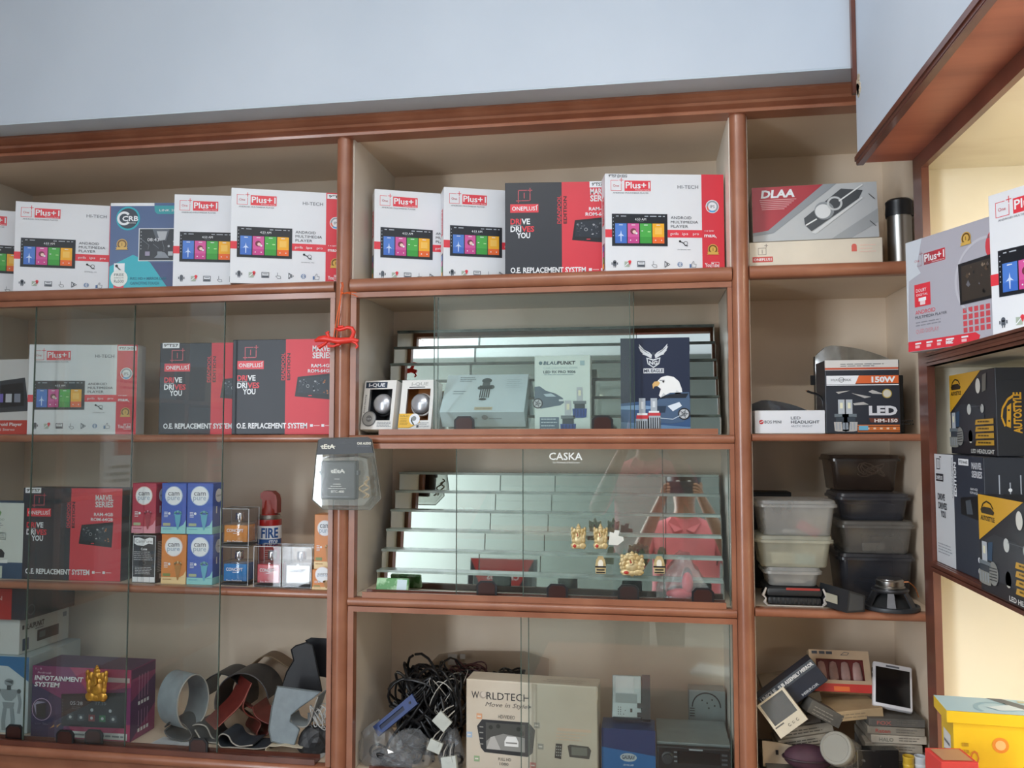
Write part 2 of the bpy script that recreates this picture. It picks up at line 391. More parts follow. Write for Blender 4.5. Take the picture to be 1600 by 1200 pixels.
# ================================================================ shelving
def cyl_rail(name, parent, x0, x1, z0, z1, m=None, y=F, dep=0.5):
    """half-round nosing along x"""
    m = m or WOOD; zc = (z0+z1)/2; h = (z1-z0)/2; P = [(y+0.02, z0), (y+0.02, z1)]
    P = [(y+0.02, z1)]+[(y-math.cos(a)*h*dep*1.6, zc+math.sin(a)*h) for a in [math.pi/2-i*math.pi/10 for i in range(11)]]+[(y+0.02, z0)]
    n = len(P); V = [(x0, a, b) for a, b in P]+[(x1, a, b) for a, b in P]
    mb = MB().add(V, [tuple(range(n)), tuple(range(2*n-1, n-1, -1))]+[(i, (i+1) % n, n+(i+1) % n, n+i) for i in range(n)], m)
    return fix_normals(mb.build(name, parent, 40))
def post(parent, xc, r, z0, z1, m=None):
    P = [(xc+r, F+0.005)]+[(xc+math.cos(a)*r, F-math.sin(a)*r*0.9) for a in [i*math.pi/12 for i in range(13)]]+[(xc-r, F+0.005)]
    n = len(P); V = [(a, b, z0) for a, b in P]+[(a, b, z1) for a, b in P]
    mb = MB().add(V, [tuple(range(n)), tuple(range(2*n-1, n-1, -1))]+[(i, (i+1) % n, n+(i+1) % n, n+i) for i in range(n)], m or WOOD)
    return fix_normals(mb.build('post', parent, 40))
def pull(parent, x, z, y, w=0.048, h=0.034):
    c = 0.009
    P = [(x-w/2, z), (x+w/2, z), (x+w/2, z+h-c), (x+w/2-c, z+h), (x-w/2+c, z+h), (x-w/2, z+h-c)]
    mb = MB().prism(P, y-0.004, y, BLACKP); Q = [(x+(a-x)*0.8, z+0.003+(b-z)*0.8) for a, b in P]
    mb.prism(Q, y-0.005, y-0.004, mat('brown_pull', '#3c211c', 0.3, var=0.1))
    return mb.build('finger_pull', parent)
def pane(parent, x0, x1, z0, z1, y, pulls=()):
    """sliding glass pane with polished edges"""
    p = MB().box(x0, y, z0, x1, y+0.004, z1, GLASS).build('glass_pane', parent)
    for x in (x0, x1): MB().box(x-0.0008, y-0.0002, z0, x+0.0008, y+0.0042, z1, GEDGE).build('polished_edge', p)
    for x in pulls: pull(p, x, z0+0.004, y-0.001)
    return p
X0L, XA0, XA1, XB0, XB1, XR = -1.83, -0.737, -0.694, 0.187, 0.228, 0.60
Z1, Z2, Z3, Z4, ZT = 0.366, -0.008, -0.388, -0.778, 0.714
ZL3 = -0.382
BOT = -1.0
# --- wide cabinet
cl = thing('display_cabinet', 'wide built-in cabinet with tall sliding glass, radio cartons along its open top shelf', 'cabinet', (X0L, F, FL))
def inv(par):
    """children are given in world coordinates"""
    return Matrix.Translation(-Vector(par.location))
def W2(o, par): o.location = -Vector(par.location); return o
def P(par, mb, name, smooth=None): return W2(mb.build(name, par, smooth), par)
P(cl, MB().box(X0L, B, FL, XA0, B+0.02, ZT, CREAM), 'back_panel')
P(cl, MB().box(X0L-0.02, F, FL, X0L, B, ZT, CREAML), 'side_panel')
P(cl, MB().box(XA0, F+0.006, FL, (XA0+XA1)/2, B, ZT, CREAML), 'side_panel')
P(cl, MB().box(X0L, F+0.004, ZT, XA0, B, ZT+0.018, CREAM), 'top_panel')
for zt, zb, y, g in ((Z1-0.004, 0.335, F, 0), (Z2+0.001, -0.026, F+0.035, 1), (ZL3, ZL3-0.018, F+0.035, 1), (Z4, Z4-0.024, F, 0)):
    P(cl, MB().box(X0L, y+0.018, zb, XA0-0.001, B, zt, CREAM), 'shelf')
    W2(cyl_rail('shelf_nosing', cl, X0L, XA0-0.0005, zb, zt, y=y), cl)
for q in ((X0L, 0.321, -0.7356, 0.3345),): P(cl, MB().box(q[0], F-0.004, q[1], q[2], F+0.02, q[3], WOOD), 'head_strip')
P(cl, MB().box(-0.748, F-0.003, Z4, -0.7365, F+0.02, 0.3345, WOOD), 'frame_strip')
P(cl, MB().box(X0L, F-0.002, Z4+0.0005, -0.775, F+0.004, Z4+0.013, WOODD).box(X0L, F+0.03, Z4+0.0005, -0.775, F+0.034, Z4+0.013, WOODD).box(X0L, F+0.004, Z4+0.0005, -0.775, F+0.03, Z4+0.004, WOODD), 'sliding_track')
xa = at(340, 1100, F+0.008).x; xb = at(203, 800, F+0.022).x
for p, q in ((pane(cl, xa-0.52, xa, Z4+0.006, 0.3205, F+0.008, (xa-0.40, xa-0.045)), 0), (pane(cl, xb-0.52, xb, Z4+0.006, 0.3205, F+0.022, (xb-0.30, xb-0.08)), 0)): W2(p, cl)
P(cl, MB().box(X0L, F+0.012, FL, XA0-0.002, F+0.03, Z4-0.03, WOOD), 'lower_front')
# --- middle cabinet
cm = thing('display_cabinet', 'middle built-in cabinet with mirrored step displays behind sliding glass', 'cabinet', (XA1, F, FL))
P(cm, MB().box(XA1, B, FL, XB0, B+0.02, ZT, CREAM), 'back_panel')
P(cm, MB().box((XA0+XA1)/2+0.0005, F+0.006, FL, XA1, B, ZT, CREAML), 'side_panel')
P(cm, MB().box(XB0, F+0.006, FL, (XB0+XB1)/2, B, ZT, CREAML), 'side_panel')
P(cm, MB().box(XA1, F+0.004, ZT, XB0, B, ZT+0.018, CREAM), 'top_panel')
for zt, zb in ((Z1, 0.333), (Z2, -0.027), (Z3, -0.407), (Z4-0.02, Z4-0.05)):
    P(cm, MB().box(XA1+0.001, F+0.018, zb, XB0-0.001, B, zt, CREAM), 'shelf')
    W2(cyl_rail('shelf_nosing', cm, XA1-0.003, 0.1885, zb, zt), cm)
    P(cm, MB().box(XA1-0.002, F-0.004, zb-0.0125, 0.1885, F+0.02, zb-0.0005, WOOD), 'head_strip')
for z0, z1 in ((Z2, 0.32), (Z3, -0.0395), (Z4-0.02, -0.4195)):
    P(cm, MB().box(XA1-0.003, F-0.003, z0, XA1+0.011, F+0.02, z1, WOOD), 'frame_strip')
    P(cm, MB().box(XB0-0.008, F-0.003, z0, 0.1885, F+0.02, z1, WOOD), 'frame_strip')
for x0, x1, z in ((at(592, 680, F).x, at(1122, 680, F).x, Z2), (at(566, 940, F).x, at(1135, 950, F).x, Z3), (at(570, 1180, F).x, at(1130, 1190, F).x, Z4-0.02)):
    P(cm, MB().box(x0, F-0.002, z+0.0005, x1, F+0.003, z+0.014, WOOD).box(x0, F+0.031, z+0.0005, x1, F+0.036, z+0.014, WOODD).box(x0, F+0.003, z+0.0005, x1, F+0.031, z+0.005, WOODD), 'sliding_track')
def Xp(px, py, y): return at(px, py, y).x
y1, y2 = F+0.008, F+0.021
z = Z2+0.006
W2(pane(cm, Xp(678, 600, y1), Xp(985, 600, y1), z, 0.3195, y1, (Xp(726, 600, y1), Xp(941, 600, y1))), cm)
W2(pane(cm, Xp(684, 600, y2), Xp(991, 600, y2), z, 0.3195, y2), cm)
z = Z3+0.006
pf = W2(pane(cm, Xp(817, 800, y1), Xp(1139, 800, y1), z, -0.0405, y1, (Xp(871, 925, y1), Xp(1098, 930, y1))), cm)
W2(pane(cm, Xp(713, 800, y2), Xp(1036, 800, y2), z, -0.0405, y2, (Xp(761, 925, y2), Xp(982, 925, y2))), cm)
z = Z4-0.014
W2(pane(cm, Xp(814, 1050, y1), Xp(1141, 1050, y1), z, -0.4205, y1), cm)
W2(pane(cm, Xp(826, 1050, y2), Xp(1141, 1050, y2), z, -0.4205, y2), cm)
# white lettering on the front pane
c0, c1 = at(858, 706, y1), at(911, 725, y1)
a = Art(53, 19, c1.x-c0.x, c0.z-c1.z)
a.text('lettering', 'CASKA', 0, 12.5, 11, ink('#eef2f0'), w=52, bold=0.012); a.text('lettering', 'Car Multimedia & Refill System', 6, 18, 2.6, ink('#eef2f0'), w=42)
for o in a.build(pf, (c0.x, y1-0.0002, c0.z), (1, 0, 0), (0, 0, -1), (0, -1, 0)): pass
W2(post(cm, -0.716, 0.0185, FL, 0.716), cm)
P(cm, MB().box(XA1, F+0.012, FL, XB0, F+0.03, Z4-0.064, WOOD), 'lower_front')
# --- narrow corner cabinet
cn = thing('corner_cabinet', 'narrow open shelf cabinet in the corner, holding headlight boxes and plastic tubs', 'cabinet', (XB1, F, FL))
P(cn, MB().box(XB1, B, FL, XR, B+0.02, ZT, CREAM), 'back_panel')
P(cn, MB().box((XB0+XB1)/2+0.0005, F+0.006, FL, XB1, B, ZT, CREAML), 'side_panel')
P(cn, MB().box(XR, 1.81, FL, XR+0.02, B, ZT, CREAM), 'side_panel')
P(cn, MB().box(XB1, F+0.004, ZT, XR, B, ZT+0.018, CREAM), 'top_panel')
for zt, zb in ((0.367, 0.338), (-0.006, -0.0215), (-0.383, -0.401), (Z4-0.02, Z4-0.05)):
    P(cn, MB().box(XB1+0.001, F+0.018, zb, XR-0.001, B, zt, CREAM), 'shelf')
    W2(cyl_rail('shelf_nosing', cn, 0.2265, XR-0.001, zb, zt), cn)
W2(post(cn, 0.2075, 0.0185, FL, 0.716), cn)
P(cn, MB().box(XB1, F+0.012, FL, XR, F+0.03, Z4-0.064, WOOD), 'lower_front')
# --- side cabinet on the return wall
SX = 0.55
cs = thing('side_cabinet', 'cream-lined side cabinet with ribbed shelf edges on the return wall', 'cabinet', (SX, 1.3, FL))
P(cs, MB().box(SX, 1.795, FL, 0.595, 1.81, 0.545, CREAMY).box(0.595, 1.795, FL, 0.92, 1.808, 0.545, CREAMY), 'end_panel')
P(cs, MB().box(0.92, 0.2, FL, 0.94, 1.81, 0.545, CREAMY), 'back_panel')
P(cs, MB().box(SX+0.004, 0.2, 0.533, 0.92, 1.795, 0.545, CREAMY), 'top_panel')
P(cs, MB().box(SX-0.006, 1.748, FL, SX+0.008, 1.80, 0.556, WOODD), 'stile')
P(cs, MB().box(SX-0.006, 0.2, 0.525, SX+0.006, 1.748, 0.556, WOODD), 'head_rail')
for zt, zb in ((0.152, 0.127), (-0.252, -0.271), (-0.80, -0.83)):
    P(cs, MB().box(SX+0.01, 0.2, zb, 0.92, 1.795, zt, CREAMY), 'shelf')
    mb = MB(); h = (zt-zb)/4
    for k in range(4): mb.box(SX-0.008-0.003*(k % 2), 0.2, zb+k*h, SX+0.01, 1.747, zb+(k+0.82)*h, WOODD)
    mb.box(SX-0.005, 0.2, zb, SX+0.01, 1.747, zt, WOODD); P(cs, mb, 'ribbed_edge')
# warm lamps inside the side cabinet, under its top and under the shelf
LAMPM = emit('lamp_diffuser', '#ffe9c0', 6)
for z, lab in ((0.528, 'warm strip lamp under the top of the side cabinet'), (-0.273, 'warm strip lamp under the lower shelf of the side cabinet')):
    t = thing('strip_lamp', lab, 'lamp', (0.80, 1.15, z))
    MB().box(-0.012, -0.25, -0.006, 0.012, 0.25, 0.0, mat('lamp_housing', '#d8d8d4', 0.5)).build('housing', t)
    MB().box(-0.009, -0.245, -0.012, 0.009, 0.245, -0.006, LAMPM).build('diffuser', t)
    l = area('strip_lamp_light', (0.80, 1.15, z-0.014), (0, 0, 0), 0.02, 0.5, 3.3, (1.0, 0.93, 0.80))
# ceiling tube lamps (behind the photographer)
for i, (tx, ty, pw) in enumerate(TUBES):
    t = thing('tube_lamp', 'ceiling tube lamp %s' % ('above the photographer' if i == 0 else 'near the open shop front'), 'lamp', (tx, ty, CE))
    MB().box(-0.6, -0.03, -0.05, 0.6, 0.03, 0, mat('lamp_housing', '#d8d8d4', 0.5)).build('housing', t)
    MB().lathe([(0.0, -0.57), (0.013, -0.57), (0.013, 0.57), (0.0, 0.57)], emit('tube_glow', '#fff6e8', 5), 12, Matrix.Translation((0, 0, -0.066)) @ Matrix.Rotation(R(90), 4, 'Y')).build('tube', t, 40)
# ================================================================ radio cartons
RW, RH, RD = 0.28, 0.236, 0.055
WHT, RED, DRED, GRY, BLK, DGY = ink('#eef1f5'), ink('#e23b48'), ink('#c4505a'), ink('#6b7078'), ink('#15171b'), ink('#3c4048')
GOLD, GOLDD = ink('#d9b056'), ink('#6d4a1c')
SHADES = [ink(c) for c in ('#20242c', '#343a44', '#555c66', '#8a9098', '#b4b8bc')]
def medal(a, part, x, y, r, l=2):
    a.disc(part, x, y, r, GOLDD, l).ring(part, x, y, r*0.86, r, GOLD, l+1).disc(part, x, y, r*0.6, GOLD, l+1).text(part, '1', x, y+r*0.3, r*0.55, GOLDD, al='C', l=l+2, bold=0.02)
    a.poly(part, [(x-r*1.15, y+r*0.55), (x+r*1.15, y+r*0.55), (x+r*0.95, y+r*0.8), (x+r*1.2, y+r*1.05), (x-r*1.2, y+r*1.05), (x-r*0.95, y+r*0.8)], GOLD, l+3)
def logo_one_plus(a, k=1.0, dx=0, dy=0):
    p = 'logo'; t = 0.35
    a.rect(p, 4.8+dx, 5.6+dy, 11.2+dx, 5.6+t+dy, RED); a.rect(p, 4.8+dx, 5.6+dy, 4.8+t+dx, 14.6+dy, RED); a.rect(p, 4.8+dx, 14.6-t+dy, 13.9+dx, 14.6+dy, RED); a.rect(p, 13.9-t+dx, 8.2+dy, 13.9+dx, 14.6+dy, RED)
    a.rect(p, 11.9+dx, 5.3+dy, 15.5+dx, 5.8+dy, RED); a.rect(p, 13.5+dx, 3.5+dy, 14.0+dx, 7.5+dy, RED)
    a.text(p, 'One', 9.2+dx, 11.2+dy, 2.0, DRED, al='C')
    a.rect(p, 16.4+dx, 5.9+dy, 38.4+dx, 14.7+dy, RED); a.text(p, 'Plus+1', 17.3+dx, 12.4+dy, 5.2, WHT, w=20.3, bold=0.018); a.text(p, 'Premium Series', 25.5+dx, 14.2+dy, 1.0, WHT, w=12)
def art_white():
    a = Art(100, 84.3, RW, RH)
    a.rect('red_panel', 81.3, 0, 100, 84.3, REDC, 1)
    logo_one_plus(a)
    a.text('lettering', 'ANDROID MULTIMEDIA PLAYER', 6.5, 17, 1.2, GRY, w=30)
    a.text('lettering', 'HI-TECH', 61, 12.3, 2.9, GRY, w=17.5)
    for i, t in enumerate(('ANDROID', 'MULTIMEDIA', 'PLAYER')): a.text('lettering', t, 55, 38.2+3.7*i, 2.3, DGY, w=(17.5, 23, 14.6)[i])
    a.rect('red_band', 0, 47.3, 5.6, 54, RED); a.rect('red_band', 52, 47.3, 81.3, 53.8, RED)
    for t, x, w in (('gorilla', 54.5, 7), ('ips', 64.5, 5), ('pro', 73.6, 5)): a.text('red_band', t, x, 51.6, 2.1, WHT, w=w)
    s = 'screen_picture'
    a.rect(s, 5.5, 34.1, 52.2, 61.3, ink('#171a21')); a.frame(s, 5.5, 34.1, 52.2, 61.3, 0.35, ink('#3b404a'), 2)
    for x0, x1, c, c2 in ((8.2, 17.9, '#4f7fd0', '#3f6fc6'), (18.7, 28.3, '#d65a9e', '#c9458e'), (29.1, 38.8, '#4cae4a', '#3b9c3c'), (39.5, 49.4, '#f6b326', '#ee6a28')):
        a.rect(s, x0, 42.2, x1, 58.9, ink(c), 2); a.rect(s, x0, 53.6, x1, 58.9, ink(c2), 3)
        a.rect(s, (x0+x1)/2-1.6, 43.2, (x0+x1)/2+1.6, 43.8, WHT, 3)
    a.poly(s, [(13, 48), (13.5, 51), (15.6, 53), (13.5, 52.6), (13.3, 57.5), (12.7, 57.5), (12.5, 52.6), (10.4, 53), (12.5, 51)], ink('#cfe0ff'), 4)
    a.disc(s, 23.4, 48.8, 2.5, ink('#7a3344'), 4).disc(s, 24.2, 49.4, 1.5, ink('#f3d0c8'), 5).disc(s, 26, 50.6, 0.9, WHT, 5)
    a.rect(s, 30.2, 48.2, 31.6, 48.8, WHT, 4).rect(s, 35.4, 48.8, 37.8, 49.6, ink('#b9e8a0'), 4).rect(s, 41.5, 45.6, 47.4, 51.4, ink('#f9c65a'), 4)
    for x in (21, 26, 42, 47): a.disc(s, x, 56.4, 0.5, WHT, 4, 8)
    a.text(s, '4:53 AM', 29.5, 39.6, 1.9, WHT, al='C', l=2); a.rect(s, 27, 40.4, 32, 40.7, GRY, 2)
    for x, w in ((9, 2.2), (13, 4.5), (33, 3), (37.5, 5.5), (44.5, 2.5), (48.4, 1.6)): a.rect(s, x, 35.7, x+w, 36.4, ink('#b4bac4'), 2)
    for i in range(6): a.disc(s, 6.7, 37.5+3*i, 0.42, ink('#aab0bb'), 2, 8)
    i = 'icons'
    a.line(i, [(62.5, 57.2), (65.2, 58.2), (67, 60.6), (69.2, 60.8)], 0.7, BLK, 2); a.disc(i, 62.6, 57, 1.0, BLK, 2, 10); a.ring(i, 67.4, 58.6, 1.4, 1.8, DGY, 2, 14); a.text(i, 'EXTERNAL MIC', 66, 64.4, 0.9, GRY, al='C', w=11)
    y = 76.3; c = ink('#565c66')
    a.rect(i, 6.2, y-1.4, 9, y+1.6, c, 2).rect(i, 4.9, y-1.2, 5.7, y+0.8, c, 2).rect(i, 9.5, y-1.2, 10.3, y+0.8, c, 2).disc(i, 7.6, y-1.7, 1.4, c, 2, 12).rect(i, 6.6, y+1.6, 7.3, y+3, c, 2).rect(i, 7.9, y+1.6, 8.6, y+3, c, 2)
    a.rect(i, 15.8, y-2, 20, y+2.6, ink('#a9b6a8'), 2).line(i, [(16, y+2), (19.6, y-1.5)], 0.6, WHT, 3).disc(i, 20.2, y-1.8, 1.3, RED, 4, 12).poly(i, [(19.2, y-1.2), (21.2, y-1.2), (20.2, y+1.2)], RED, 4)
    a.frame(i, 26.5, y-2.4, 33, y+2.6, 0.5, c, 2).rect(i, 27.2, y+0.6, 32.4, y+2, c, 3).rect(i, 28, y-1.2, 31.6, y-0.7, GRY, 2)
    a.line(i, [(40, y-2.4), (40, y+0.4), (42.6, y+0.6), (43, y+2.6), (40.6, y+3), (38.6, y+0.8), (40, y+0.6)], 0.35, GRY, 2)
    a.line(i, [(49.6, y-2.4), (54, y+0.2), (49.6, y+2.8), (49.6, y-2.4), (52.4, y+1), (51, y+0.2), (52.4, y-0.9), (49.6, y+2.8)], 0.4, c, 2)
    a.disc(i, 62.3, y+0.2, 2.2, ink('#7d93b5'), 2, 18).line(i, [(61.2, y-0.8), (63.3, y+1.1), (62.2, y+2), (62.2, y-1.6), (63.3, y-0.6), (61.2, y+1.2)], 0.3, WHT, 3)
    a.rect(i, 70.4, y-0.2, 71.8, y+2.8, ink('#5878a8'), 2).line(i, [(72.2, y), (73.4, y-2.4), (74.2, y-2.2), (73.9, y-0.2), (76, y-0.1), (75.6, y+2.6), (72.2, y+2.6), (72.2, y)], 0.35, GRY, 2)
    b = 'badges'
    a.disc(b, 90.2, 27.3, 5.6, WHT, 2).ring(b, 90.2, 27.3, 3.6, 5.0, ink('#9aa4ac'), 3, t0=-180, t1=60).ring(b, 90.2, 27.3, 3.6, 5.0, ink('#4aa0d8'), 3, t0=60, t1=130).ring(b, 90.2, 27.3, 3.6, 5.0, ink('#e07060'), 3, t0=130, t1=180).text(b, 'IPS', 90.2, 28.6, 2.4, GRY, al='C', l=4)
    medal(a, b, 90.2, 63.5, 4.3)
    a.text(b, '4 X 50W', 83.2, 48.6, 1.2, WHT, w=8).text(b, 'max', 83.2, 53.2, 3, WHT, w=9, bold=0.02).line(b, [(91, 51), (93.4, 54)], 0.5, WHT, 2)
    a.text(b, 'You', 83.4, 78.4, 3.2, WHT, w=5, bold=0.015).frame(b, 88.8, 74.3, 95.4, 79.6, 0.3, WHT, 2).text(b, 'Tube', 89.3, 78.4, 3.2, WHT, w=5.6, bold=0.015)
    return a
def art_white_side():
    a = Art(25, 84.3, RD, RH)
    a.rect('side_print', 6, 18, 18, 42, RED, 1).text('side_print', 'Plus+1', 15, 40, 5, WHT, w=20, rot=90, bold=0.02)
    a.rect('side_print', 6, 58, 19, 80, BLK, 1)
    for i, c in enumerate(('#4f7fd0', '#d65a9e', '#4cae4a', '#f6b326')): a.rect('side_print', 7.5, 59.5+5*i, 17.5, 64+5*i, ink(c), 2)
    return a
def tag_label(a, x0, y0, x1, y1, t, part='paper_label'):
    a.rect(part, x0, y0, x1, y1, WHT, 3).text(part, t, (x0+x1)/2, y1-(y1-y0)*0.26, (y1-y0)*0.48, BLK, al='C', l=4, w=(x1-x0)*0.85, bold=0.02)
RG = 'white radio cartons with four coloured tiles'
def radio(label, x, y, yaw, z, lab=None, s=1.0):
    global WHITE0
    if WHITE0 is None:
        WHITE0 = carton('radio_carton', label, RW, RH, RD, WHITEC, (x, y, z), yaw, group=RG, arts={'front': art_white(), 'left': art_white_side()}); o = WHITE0
    else:
        c, sn = math.cos(yaw), math.sin(yaw)
        o = copy_tree(WHITE0, label, (x+c*RW/2*s-sn*RD/2, y+sn*RW/2*s+c*RD/2, z), (0, 0, yaw))
    if lab:
        a = Art(100, 84.3, RW, RH)
        if lab == 'top': a.text('model_code', '9"TS7 (2+32G', 3, 3.2, 2.2, DGY, w=15.5, bold=0.015)
        else: tag_label(a, 82.2, 1.2, 99, 5.6, lab)
        a.build(o, *faces_of(RW, RH, RD)['front'])
    return o
WHITE0 = None
zs = Z1+0.001; zl = Z1-0.003
radio('white radio carton squeezed between the blue carton and another white carton', -1.171, 1.914, 0.27, zl)
radio('white radio carton overlapped on its right by the blue and teal carton', -1.612, 1.905, 0.37, zl)
radio('white radio carton cut off by the picture edge, only green and orange tiles showing', -1.80, 1.935, 0.5, zl)
radio('white radio carton standing next to the round post on the middle top shelf', -0.663, 1.965, 0.42, zs)
radio('white radio carton between its twin and the black and red carton', -0.489, 1.976, 0.37, zs)
radio('white radio carton next to the round post on top of the wide cabinet', -1.002, 1.885, 0.36, zl, '9"TS7')
radio('white radio carton behind the sliding glass, clear of other cartons on its row', -1.600, 1.955, 0.20, Z2+0.002, '9"TS7 (2+32G')
radio('white radio carton showing its red end panel, a small code printed above its logo', -0.092, 1.935, 0.20, zs, 'top')
# --- black and red carton
def art_black():
    a = Art(100, 84.3, RW, RH); BKI = BLACKC; k = 84.3/82
    a.rect('red_panel', 49, 0, 100, 84.3, REDC, 1)
    p = 'logo'; c = ink('#c95560'); t = 0.7
    a.rect(p, 11.2, 6.5, 19, 6.5+t, c).rect(p, 11.2, 6.5, 11.2+t, 14.5, c).rect(p, 14, 16.3-t, 22, 16.3, c).rect(p, 22-t, 9.5, 22, 16.3, c)
    a.rect(p, 19.6, 6.5, 23.6, 7.2, c).rect(p, 21.3, 4.8, 22, 8.8, c).rect(p, 9.7, 15.7, 13.6, 16.4, c).rect(p, 11.2, 14, 11.9, 18, c)
    a.text(p, '1', 16.6, 14, 5, c, al='C')
    a.rect(p, 4.5, 19, 28.9, 26.4, RED).text(p, 'ONEPLUS1', 6, 24.6, 3.4, WHT, w=21.5, bold=0.012).line(p, [(26.4, 21.2), (28.2, 19.8)], 0.5, WHT, 2)
    q = 'slogan'
    a.text(q, 'DRI', 4.7, 36.5, 4.6, RED, w=9.2, bold=0.03).text(q, 'VE', 14.2, 36.5, 4.6, WHT, w=7.4, bold=0.03).text(q, 'ANYWHERE', 4.7, 38, 0.9, WHT, w=9.2)
    a.text(q, 'DRI', 4.7, 43.1, 4.6, WHT, w=9.2, bold=0.03).text(q, 'VES', 14.2, 43.1, 4.6, RED, w=11, bold=0.03).text(q, 'YOU', 10, 48.7, 4.6, WHT, w=11.7, bold=0.03)
    a.text(q, 'O.E. REPLACEMENT SYSTEM', 4.7, 79, 4.5, WHT, w=64.7, bold=0.028)
    v = 'edition_lettering'
    a.text(v, 'DEADPOOL', 48.3, 36.5, 3.1, RED, w=24.5, rot=90, bold=0.012).text(v, 'EDITION', 53.2, 36.5, 2.7, ink('#2a1418'), w=24, rot=90, bold=0.03)
    m = 'series_lettering'
    a.text(m, 'MARVEL', 73.5, 11.1, 4.9, ink('#dfe2e4'), w=17.8, bold=0.03).text(m, 'SERIES', 73.5, 17.1, 4.9, ink('#dfe2e4'), w=17.8, bold=0.03)
    a.text(m, 'RAM-4GB', 91.4, 25.2, 2.8, WHT, w=19, al='R', bold=0.02).text(m, 'ROM-64GB', 91.4, 29.8, 2.8, WHT, w=22, al='R', bold=0.02)
    s = 'screen_picture'
    A, Bq, C, D = (60.2, 33.6), (91.8, 30.6), (90.8, 53.8), (57.8, 50.8)
    a.poly(s, [A, Bq, C, D], ink('#10131a'), 2)
    g = random.Random(5)
    def q4(u, w):
        t0 = (A[0]+(Bq[0]-A[0])*u, A[1]+(Bq[1]-A[1])*u); b0 = (D[0]+(C[0]-D[0])*u, D[1]+(C[1]-D[1])*u)
        return (t0[0]+(b0[0]-t0[0])*w, t0[1]+(b0[1]-t0[1])*w)
    a.poly(s, [q4(0.05, 0.1), q4(0.95, 0.08), q4(0.95, 0.82), q4(0.06, 0.82)], ink('#1c2632'), 3)
    for i in range(46):
        u, w2 = 0.08+0.84*g.random(), 0.18+0.58*g.random(); x, y = q4(u, w2); r = 0.25+0.75*g.random()
        a.poly(s, [(x+r*math.cos(t+0.4)*(0.5+g.random()), y+r*math.sin(t+0.4)*(0.5+g.random())) for t in (0, 1.3, 2.6, 3.9, 5.2)], SHADES[g.randrange(5)] if u < 0.78 else ink('#b06a34'), 4)
    x, y = q4(0.33, 0.48); a.ring(s, x, y, 1.1, 1.5, SHADES[4], 5, 14)
    x, y = q4(0.42, 0.91); a.rect(s, x-1.6, y-0.4, x+1.6, y+0.4, RED, 4)
    i = 'icons'
    for x in (73.3, 83.6): a.rect(i, x-1.3, 75.4, x+1.3, 77.8, WHT, 2).rect(i, x+2, 76.3, x+7.4, 77, ink('#f2b4b8'), 2)
    return a
BG = 'black and red radio cartons'
BLACK0 = carton('radio_carton', 'black and red radio carton on the open middle shelf beside a white carton', RW, RH, RD, BLACKC, (-0.335, 1.970, zs), 0.12, group=BG, arts={'front': art_black()})
def black(label, x, y, yaw, z, code=None):
    c, sn = math.cos(yaw), math.sin(yaw)
    o = copy_tree(BLACK0, label, (x+c*RW/2-sn*RD/2, y+sn*RW/2+c*RD/2, z), (0, 0, yaw))
    if code:
        a = Art(100, 84.3, RW, RH); tag_label(a, 2.5, -0.2, 18.5, 4.8, code); a.build(o, *faces_of(RW, RH, RD)['front'])
    return o
black('black and red radio carton next to the post, below the hanging red lizard', -1.022, 1.945, 0.06, Z2+0.002)
black('black and red radio carton behind glass beside its open twin, code label on its corner', -1.245, 1.985, 0.10, Z2+0.002, '9"TS7')
black('black and red radio carton on the lower shelf beside the small tall boxes', -1.612, 1.965, 0.02, ZL3+0.001, '9"TS7')
a = Art(100, 84.3, RW, RH); tag_label(a, 73, -0.3, 99, 5.2, '9"TS7 (4+64G'); a.build(BLACK0, *faces_of(RW, RH, RD)['front'])
# --- blue and teal carton
a = Art(100, 84.3, RW, RH); TEAL, SLATE = ink('#1fb0c0'), ink('#4c6490')
a.rect('background', 0, 0, 100, 84.3, SLATE, 1).rect('background', 0, 0, 41, 2.8, WHT, 2).poly('background', [(41, 2.6), (100, 2.6), (100, 10.5), (44, 10.5), (41.5, 8)], ink('#2fa0a8'), 2)
a.poly('background', [(0, 60), (22, 49), (38, 56), (58, 84.3), (0, 84.3)], TEAL, 2).poly('background', [(38, 56), (60, 56), (62, 84.3), (58, 84.3)], ink('#3a4678'), 2)
a.disc('logo', 16.5, 14.6, 11.2, TEAL, 2).disc('logo', 16.5, 14.6, 9.6, ink('#2a3644'), 3).ring('logo', 13, 14.6, 4.4, 6.6, WHT, 4, t0=40, t1=320).text('logo', 'CRB', 11.4, 17, 4.4, WHT, w=15, bold=0.03, l=5).text('logo', 'TRONICS', 17, 19.6, 1.2, WHT, w=7, l=5)
medal(a, 'badges', 11.5, 39, 5)
a.rect('badges', 4.5, 57, 14.5, 70, WHT, 3).line('badges', [(7, 59.5), (9, 62), (11, 63.5)], 1, BLK, 4).disc('badges', 7, 59.5, 1.4, BLK, 4, 10)
a.rect('badges', 4.5, 72, 14, 80.5, RED, 3).disc('badges', 9.6, 71, 8, ink('#e9ece6'), 4).text('badges', 'FREE', 9.6, 69, 2.4, DGY, al='C', l=5, w=9).text('badges', 'EXTERNAL MIC', 9.6, 71.2, 1, DGY, al='C', l=5, w=9).text('badges', 'Rs500', 9.6, 75.2, 2.6, DGY, al='C', l=5, w=9)
a.text('lettering', 'FULL HD + MIRROR LINK', 20, 72.6, 2.6, ink('#147890'), w=34, bold=0.015, l=4).text('lettering', 'CAPACITIVE TOUCH', 20, 77, 2.6, ink('#147890'), w=27, bold=0.015, l=4).text('lettering', 'LINK 2MM', 46, 8, 2, WHT, w=20, l=4)
s = 'screen_picture'; a.rect(s, 27, 24, 82, 55, WHT, 3).rect(s, 27.8, 24.8, 81.2, 54.2, ink('#1b1f27'), 4)
